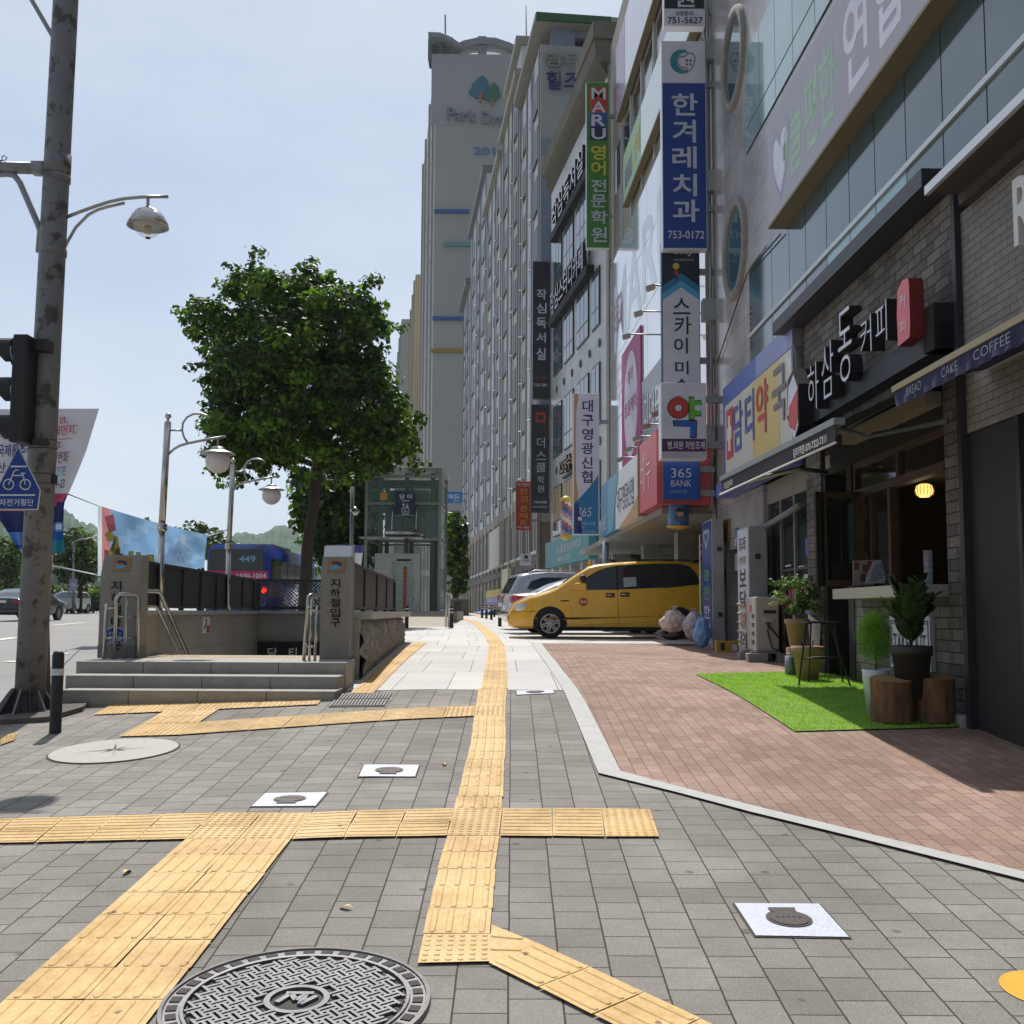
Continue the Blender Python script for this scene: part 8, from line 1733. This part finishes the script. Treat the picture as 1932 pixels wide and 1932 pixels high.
def potted(name, label, px, base_y, wtop, wbot, ytop, m, soil=True, Y=None, z=None, rim=True):
    b_ = gnd(px, base_y, .02) if Y is None else at(px, base_y, Y); Yb = b_.y; s_ = Yb/FL; zt = at(px, ytop, Yb).z; h = zt-b_.z; r0, r1 = wbot/2*s_, wtop/2*s_
    t = thing(name, label, 'potted plant', b_, 'potted plants outside the cafe'); mb = MB()
    pr = [(0,0),(r0,0),(lerp(r0,r1,.85),h*.82)] + ([(r1*1.06,h*.82),(r1*1.06,h)] if rim else [(r1,h)]) + [(r1*.9,h),(r1*.86,h*.9),(0,h*.9)]
    mb.lathe(b_, pr, m, 28); mb.build('pot', t)
    mb = MB(); mb.lathe(b_, [(0,h*.93),(r1*.87,h*.93)], mat('potting_soil', '#33281f', .95, var=.3, scale=40), 20, False); mb.build('soil', t)
    return t, b_, h, s_
wpot = mat('white_glazed_pot', '#b9c2c4', .2, var=.04, coat=.4); terra = mat('terracotta', '#a5846c', .8, var=.1, scale=6); bpot = mat('charcoal_pot', '#35322f', .6, var=.15)
fern = [leafmat('lime_needles', '#4f7f1e', '#86b43a', .4, 6), leafmat('lime_needles_b', '#6a9a2c', '#9cc84a', .45, 6)]
t, b_, h, s_ = potted('potted_topiary', 'slim white pot with a round feathery lime green topiary', 1655, 1354, 52, 36, 1263, wpot, rim=False)
mb = MB(); mb.tube([b_+V((0,0,h*.9)), at(1652, 1225, b_.y)], .008, M['bark'], 6); mb.build('stem', t)
mb = MB(); vs = []; fs = []; c = at(1650, 1202, b_.y)
for _ in range(5200):
    u = V((random.gauss(0,1), random.gauss(0,1), random.gauss(0,1))).normalized(); r_ = random.random()**.4; p = c+V((u.x*.155, u.y*.155, u.z*.24))*r_; d_ = (u*.5+V((random.uniform(-.5,.5), random.uniform(-.5,.5), random.uniform(-.1,1)))).normalized()*random.uniform(.03,.06); q_ = d_.orthogonal().normalized()*.0022; o = len(vs); vs += [p-q_, p+q_, p+d_]; fs.append((o,o+1,o+2))
mb.add(vs, fs, fern[0]); mb.build('foliage', t, recalc=False)
dl = [leafmat('glossy_dark_leaf', '#1d3018', '#35502a', .12, 8), leafmat('glossy_dark_leaf_b', '#2c4a22', '#4a6a3a', .15, 8)]
def pinnate(mb, base, n, hgt, spread, ll, mats, arch=.35):
    for i in range(n):
        a = random.uniform(0, 6.28); out = spread*random.uniform(.3, 1); hh = hgt*random.uniform(.55, 1.05); pts = [base + V((math.cos(a)*out*(f**1.6), math.sin(a)*out*(f**1.6), hh*(f - arch*f*f*.5))) for f in (0,.2,.4,.6,.8,1)]
        mb.tube(pts, .006, mats[0], 4, False)
        for f in range(4, 20):
            f = f/20; k = min(4, int(f*5)); p = lerp(pts[k], pts[k+1], f*5-k); d_ = (pts[k+1]-pts[k]).normalized(); sd = d_.cross(V((0,0,1))); sd = sd.normalized() if sd.length > .01 else V((1,0,0))
            for sg in (-1, 1):
                v = (sd*sg*.9 + d_*.7 + V((0,0,random.uniform(-.2,.3)))).normalized()*ll*random.uniform(.7,1.15); nn = v.cross(d_).normalized(); wv = v.cross(nn).normalized()*ll*.2
                mb.add([p, p+v*.35+wv, p+v*.75+wv*.7, p+v, p+v*.75-wv*.7, p+v*.35-wv], [(0,1,2,3,4,5)], mats[random.random() < .35], False)
t, b_, h, s_ = potted('potted_shrub', 'charcoal tub with a tall dark glossy leaved plant under the cafe counter', 1722, 1318, 72, 54, 1218, bpot, Y=10.25, z=None)
mb = MB(); pinnate(mb, b_+V((0,0,h*.92)), 26, .78, .27, .135, dl); mb.build('foliage', t, recalc=False)
# lower terracotta pot, stump stand, upper terracotta pot with white-edged foliage
t, b_, h, s_ = potted('terracotta_pot', 'lower large terracotta pot standing on the turf beside the cafe pier', 1524, 1281, 56, 38, 1219, terra, Y=13.6)
mb = MB()
for k in range(9): a = k*.7; mb.tube([b_+V((.05*math.cos(a), .05*math.sin(a), h*.9)), b_+V((.08*math.cos(a), .08*math.sin(a), h+.07))], .006, M['bark'], 5)
mb.build('twigs', t)
ub = at(1505, 1222, 14.6); zz = zg(ub.x, ub.y)
t = thing('log_stand', 'dark upright log carrying the upper terracotta pot', 'log', (ub.x, ub.y, zz)); mb = MB(); mb.cyl((ub.x, ub.y, zz), .15, ub.z-zz, M['logbark'], 20); mb.build('bark', t); mb = MB(); mb.lathe((ub.x, ub.y, ub.z), [(0,.002),(.15,.002)], M['logend'], 20, False); mb.build('sawn_top', t)
t, b_, h, s_ = potted('flowering_plant', 'upper terracotta pot with bushy foliage and pale silver sprays', 1505, 1220, 44, 29, 1168, terra, Y=14.6)
gl2 = [leafmat('bush_leaf', '#2f4a20', '#4f6e35', .25, 6), leafmat('bush_leaf_b', '#4d6a33', '#748c50', .3, 6)]; sv = [leafmat('silver_leaf', '#a9b5a4', '#d0d8cc', .3, 8)]*2
mb = MB(); cs = [(b_+V((random.gauss(.05,.17), random.gauss(0,.12), h+.1+random.random()*.45)), random.uniform(.6,1)) for _ in range(46)]; leaves(mb, cs, 40, .11, .045, gl2, .35); mb.build('foliage', t, recalc=False)
mb = MB(); tp0 = b_+V((0,0,h))
for i in range(9):
    a = random.uniform(1.8, 4.6); e_ = tp0 + V((math.cos(a)*.34, math.sin(a)*.2, random.uniform(.12,.5)))
    pts = [lerp(tp0, e_, f)+V((0,0,.12*math.sin(f*3.1))) for f in (0,.25,.5,.75,1)]; mb.tube(pts, .004, gl2[0], 4, False); leaves(mb, [(lerp(pts[2], pts[4], k/6), .7) for k in range(7)], 14, .035, .036, sv, .4)
mb.build('silver_sprays', t, recalc=False)
b_ = gnd(1492, 1276, .0); t = thing('watering_can', 'small dull grey metal can beside the terracotta pots', 'can', b_); mb = MB(); mb.cyl(b_, .075, .26, mat('dull_tin', '#7f8a88', .4, .4, var=.2, scale=6), 18, .07); mb.build('body', t); mb = MB(); mb.tube([b_+V((-.05,0,.26)), b_+V((-.045,0,.29)), b_+V((.045,0,.29)), b_+V((.05,0,.26))], .006, M['galv'], 6); mb.build('handle', t)
# bar stool
sY = 13.0; q_ = lambda x, y, d=0: at(x, y, sY+d)
t = thing('bar_stool', 'tall slim black metal bar stool on the turf by the cafe door', 'bar stool', gnd(1560, 1281)); mb = MB(); a, b = q_(1517, 1174), q_(1578, 1174); mb.bbox(a.x, b.x, sY-.18, sY+.18, a.z-.012, a.z+.012, M['black'], .006); mb.build('seat', t)
for (x0, d0, x1, y1, d1) in ((1521,-.16,1507,1283,-.2),(1530,.14,1526,1278,.2),(1566,-.16,1604,1283,-.2),(1574,.14,1590,1277,.2)):
    mb = MB(); e = q_(x1, y1, d1); e.z = zg(e.x, e.y)+.02; mb.tube([q_(x0, 1175, d0), e], .011, M['black'], 8); mb.build('leg', t)
mb = MB(); mb.tube([q_(1513,1242,-.18), q_(1592,1242,-.18)], .008, M['black'], 6); mb.tube([q_(1526,1240,.17), q_(1585,1240,.17)], .008, M['black'], 6); mb.build('footrest', t)
# take out sign under the counter
t = thing('takeout_sign', 'white TAKE OUT sign with navy stripes on the wall under the cafe counter', 'sign', F1.pt(11.4, -.5, 0)); mb = MB(); F1.box(mb, 10.85, 11.95, -.56, -.02, .02, -.028, mat('takeout_white', '#c6cbd6', .5, var=.03)); mb.build('panel', t)
nv2 = mat('takeout_navy', '#232a45', .5); mb = MB()
for za in (-.075, -.10, -.50, -.525): F1.box(mb, 10.88, 11.92, za, za+.012, .024, .021, nv2)
F1.box(mb, 11.90, 11.915, -.525, -.065, .025, .021, nv2); F1.box(mb, 10.885, 10.90, -.525, -.065, .025, .021, nv2); mb.build('stripe', t)
mb = MB(); F1.text(mb, 'TAKE OUT', 11.85, 10.95, -.40, -.2, .024, nv2, .01); mb.build('lettering', t)
# menu stands on the counter
cz = .29; YM = 12.3
t = thing('menu_stand', 'white menu sheet leaning on an easel on the cafe counter', 'menu', at(1660, 1102, YM)); q_ = lambda x, y, d=0: at(x, y, YM+d)
mb = MB(); mb.prism([q_(1632,1101), q_(1669,1100,.0), q_(1685,1052,.15), q_(1648,1058,.15)], (0,.012,0), mat('menu_paper', '#b4b4bb', .6, var=.04)); mb.build('sheet', t)
mb = MB()
for i in range(9):
    f = .12+.085*i; l_ = lerp(q_(1634,1101,-.004), q_(1649,1058,.146), f); r_ = lerp(q_(1668,1100,-.004), q_(1684,1052,.146), f); a, b = lerp(l_, r_, .12), lerp(l_, r_, random.uniform(.6,.85)); mb.prism([a, b, b+V((0,0,.007)), a+V((0,0,.007))], (0,-.001,0), sblk)
mb.build('print_lines', t)
t = thing('menu_board', 'photo menu board with drink pictures on the cafe counter', 'menu', at(1622, 1104, YM+.25)); q_ = lambda x, y, d=0: at(x, y, YM+.25+d)
mb = MB(); mb.prism([q_(1610,1105), q_(1650,1103), q_(1652,1056), q_(1610,1058)], (0,.02,0), mat('board_tan', '#9c8f88', .6, var=.1, scale=6)); mb.build('board', t)
mb = MB()
for x, y, m in ((1616,1068,'#7a3b3e'),(1632,1072,'#5d4438'),(1628,1090,'#4a3a34'),(1642,1066,'#8a3f48')): mb.prism([q_(x-4,y+8,-.004), q_(x+4,y+8,-.004), q_(x+5,y-7,-.004), q_(x-5,y-7,-.004)], (0,.002,0), mat('print_'+m[1:], m, .6))
mb.build('drink_pictures', t)
t = thing('cup_stack', 'stack of clear takeaway cups at the right end of the cafe counter', 'cups', at(1752, 1100, 10.9)); mb = MB(); p = at(1752, 1101, 10.9); p.z = EYE+cz; 
for k in range(5): mb.lathe(p+V((0,0,.06*k)), [(.035,0),(.045,.10)], clearmat('clear_plastic', '#b9bcc0', .35), 16)
mb.build('cups', t)
t = thing('wall_paper', 'crumpled paper poster on the brick pier left of the cafe door', 'poster', F1.pt(14.6, -.5, .01)); mb = MB(); mb.prism([F1.pt(14.98,-.45,.02), F1.pt(14.5,-.5,.04), F1.pt(14.48,-.12,.02), F1.pt(14.95,.0,.05)], F1.n*.004, mat('crumpled_paper', '#b3b3b3', .7, var=.15, scale=8)); mb.build('sheet', t)
# air conditioner
AX0, AX1, AY0, AY1 = 3.64, 3.99, 16.55, 17.15; az0, az1 = EYE-.56, EYE+.25
acm = mat('air_con_beige', '#b2ada4', .5, var=.06, scale=2)
t = thing('air_conditioner', 'beige outdoor air conditioner unit on concrete blocks by the pharmacy door', 'air conditioner', (3.8, 16.85, az0)); mb = MB(); mb.bbox(AX0, AX1, AY0, AY1, az0, az1, acm, .02); mb.build('casing', t)
mb = MB()
for k in range(5): mb.prism([(AX0-.02, AY1+.02, az0+.08+k*.14), (AX0-.02, AY1+.32, az0+.08+k*.14), (AX0-.10, AY1+.32, az0+.15+k*.14), (AX0-.10, AY1+.02, az0+.15+k*.14)], (.012,0,.012), acm); 
mb.build('air_deflector', t)
mb = MB()
for k in range(4): mb.box(AX0-.006, AX0, AY0+.1, AY0+.25, az0+.1+k*.13, az0+.16+k*.13, M['dbeam'])
mb.box(AX0-.006, AX0, AY0+.28, AY0+.36, az1-.22, az1-.12, mat('badge_red', '#a8363a', .4)); mb.build('side_vents', t)
mb = MB(); mb.box(AX0+.12, AX0+.3, AY0-.012, AY0-.0, az1-.25, az1-.2, M['dbeam']); mb.box(AX0+.12, AX0+.26, AY0-.03, AY0, az1-.38, az1-.31, M['alu']); mb.build('valve_cover', t)
mb = MB(); mb.tube([(AX0+.15, AY0-.02, az1-.38), (AX0+.2, AY0-.06, az0+.35), (AX0+.33, AY0-.08, az0+.2), (AX0+.45, AY0-.02, az0+.15)], .014, M['black'], 6); mb.tube([(AX0+.2, AY0-.02, az1-.38), (AX0+.16, AY0-.07, az0+.3), (AX0+.22, AY0-.1, az0+.05), (AX0+.36, AY0-.1, az0+.0), (AX0+.5, AY0-.05, az0+.1)], .012, M['black'], 6); mb.build('hoses', t)
t = thing('concrete_block_stand', 'grey concrete blocks and metal feet under the air conditioner', 'stand', (3.8, 16.8, zg(3.8, 16.8))); cb = mat('concrete_block', '#8f8e8a', .9, var=.12, scale=8, bump=.3)
for x0, x1, y0, y1 in ((3.5, 3.8, 16.45, 16.65), (3.95, 4.05, 16.45, 16.65), (3.5, 4.0, 17.05, 17.25)): mb = MB(); mb.bbox(x0, x1, y0, y1, zg(3.8,16.8)-.02, az0-.03, cb, .01); mb.build('block', t)
mb = MB(); mb.box(3.55, 4.0, 16.5, 16.58, az0-.03, az0, M['galv']); mb.box(3.55, 4.0, 17.08, 17.16, az0-.03, az0, M['galv']); mb.build('metal_feet', t)
# carton and rubbish bags
b_ = gnd(1372, 1231); t = thing('carton_box', 'small yellow printed carton lying by the pharmacy doorway', 'box', b_); mb = MB(); mb.bbox(b_.x-.2, b_.x+.2, b_.y-.1, b_.y+.12, b_.z, b_.z+.20, mat('carton_yellow', '#b58a2e', .6, var=.1, scale=6), .008); mb.build('box', t)
mb = MB(); mb.box(b_.x-.13, b_.x-.06, b_.y-.103, b_.y-.1, b_.z+.04, b_.z+.17, sblk); mb.box(b_.x+.06, b_.x+.15, b_.y-.103, b_.y-.1, b_.z+.03, b_.z+.14, sw); mb.build('print', t)
def bagmat(name, c, c2, sp=.5, rough=.25, sc_=6):
    k = NT(name); f = k.noise(sc_, 5, .7); k.l(k.ramp(f, hx(c), hx(c2), .4, .62), k.b.inputs['Base Color']); k.b.inputs['Roughness'].default_value = rough; k.spec(sp); rn = k.n('ShaderNodeTexNoise', noise_type='RIDGED_MULTIFRACTAL'); rn.inputs['Scale'].default_value = 9; rn.inputs['Detail'].default_value = 5; k.l(k.pos(), rn.inputs['Vector']); k.l(k.bump(rn.outputs['Fac'], 1.0, .05), k.b.inputs['Normal']); return k.m
def bag(label, px, py0, py1, wpx, Y, m, squash=1.0, tie=True):
    zc0 = at(px, py1, Y).z; h = at(px, py0, Y).z-zc0; r_ = wpx/2*Y/FL; c = at(px, py1, Y); t = thing('rubbish_bag', label, 'rubbish bag', c, 'rubbish bags by the yellow van'); mb = MB(); vs = []; fs = []; n, k2 = 44, 26; ph = random.uniform(0, 9)
    for i in range(k2+1):
        f = i/k2; th = math.pi*f
        for k in range(n):
            a = 2*math.pi*k/n; d0 = V((math.sin(th)**.8*math.cos(a), math.sin(th)**.8*math.sin(a), math.cos(th))); q0 = d0*1.6 + V((ph*3, 0, 0))
            wr = 1 + .22*mnoise.noise(q0) + .12*mnoise.noise(q0*2.7) + .07*mnoise.noise(q0*6.5); sag = 1.1-.28*max(0, d0.z) if tie else 1.05
            vs.append(c+V((d0.x*r_*wr*sag, d0.y*r_*.85*wr*sag, max(.0, h*.5*(1+d0.z*(.9+.1*wr))))))
    for i in range(k2):
        for k in range(n): fs.append((i*n+k, i*n+(k+1)%n, (i+1)*n+(k+1)%n, (i+1)*n+k))
    mb.add(vs, fs, m, True); mb.build('bag', t)
    if tie:
        mb = MB(); top = c+V((0,0,h*.97))
        for k in range(9): a = k*.7; e = top+V((math.cos(a)*.06, math.sin(a)*.05, random.uniform(.05,.1))); e2 = top+V((math.cos(a+.5)*.06, math.sin(a+.5)*.05, random.uniform(.04,.09))); mb.add([top, e, e2], [(0,1,2)], m)
        mb.build('tied_neck', t)
bag('bulging white and pink rubbish bag on top of a black one by the van', 1272, 1150, 1196, 47, 21.6, bagmat('bag_white_pink', '#c7a9a4', '#d8cfc4'))
bag('flat shiny black rubbish bag under the white one', 1266, 1184, 1208, 52, 21.7, bagmat('bag_black', '#17181a', '#2a2c2e', .7, .15), tie=False)
bag('clear rubbish bag of mixed waste behind the blue bag', 1310, 1153, 1209, 38, 21.4, bagmat('bag_clear', '#9a8f98', '#cfc9cc', .5, .25, 11))
bag('crumpled blue rubbish bag at the foot of the lit column sign', 1325, 1163, 1222, 29, 20.05, bagmat('bag_blue', '#4f84b8', '#8fb4d6', .5, .3, 9))
# ------------------------------------------------------------------ summer haze in the air
hm = bpy.data.materials.new('summer_haze'); hm.use_nodes = True; hn = hm.node_tree; hn.nodes.clear()
ho = hn.nodes.new('ShaderNodeOutputMaterial'); pv = hn.nodes.new('ShaderNodeVolumePrincipled'); pv.inputs['Color'].default_value = (.86, .9, .95, 1); pv.inputs['Density'].default_value = .00016; pv.inputs['Anisotropy'].default_value = .3
hn.links.new(pv.outputs[0], ho.inputs['Volume'])
mb = MB(); mb.box(-3200, 3200, -300, 3700, -6, 90, hm); hz = mb.build('haze', loc=(0, 0, 0)); hz['kind'] = 'stuff'
for o in sc.objects:
    if '_w' in o: del o['_w']
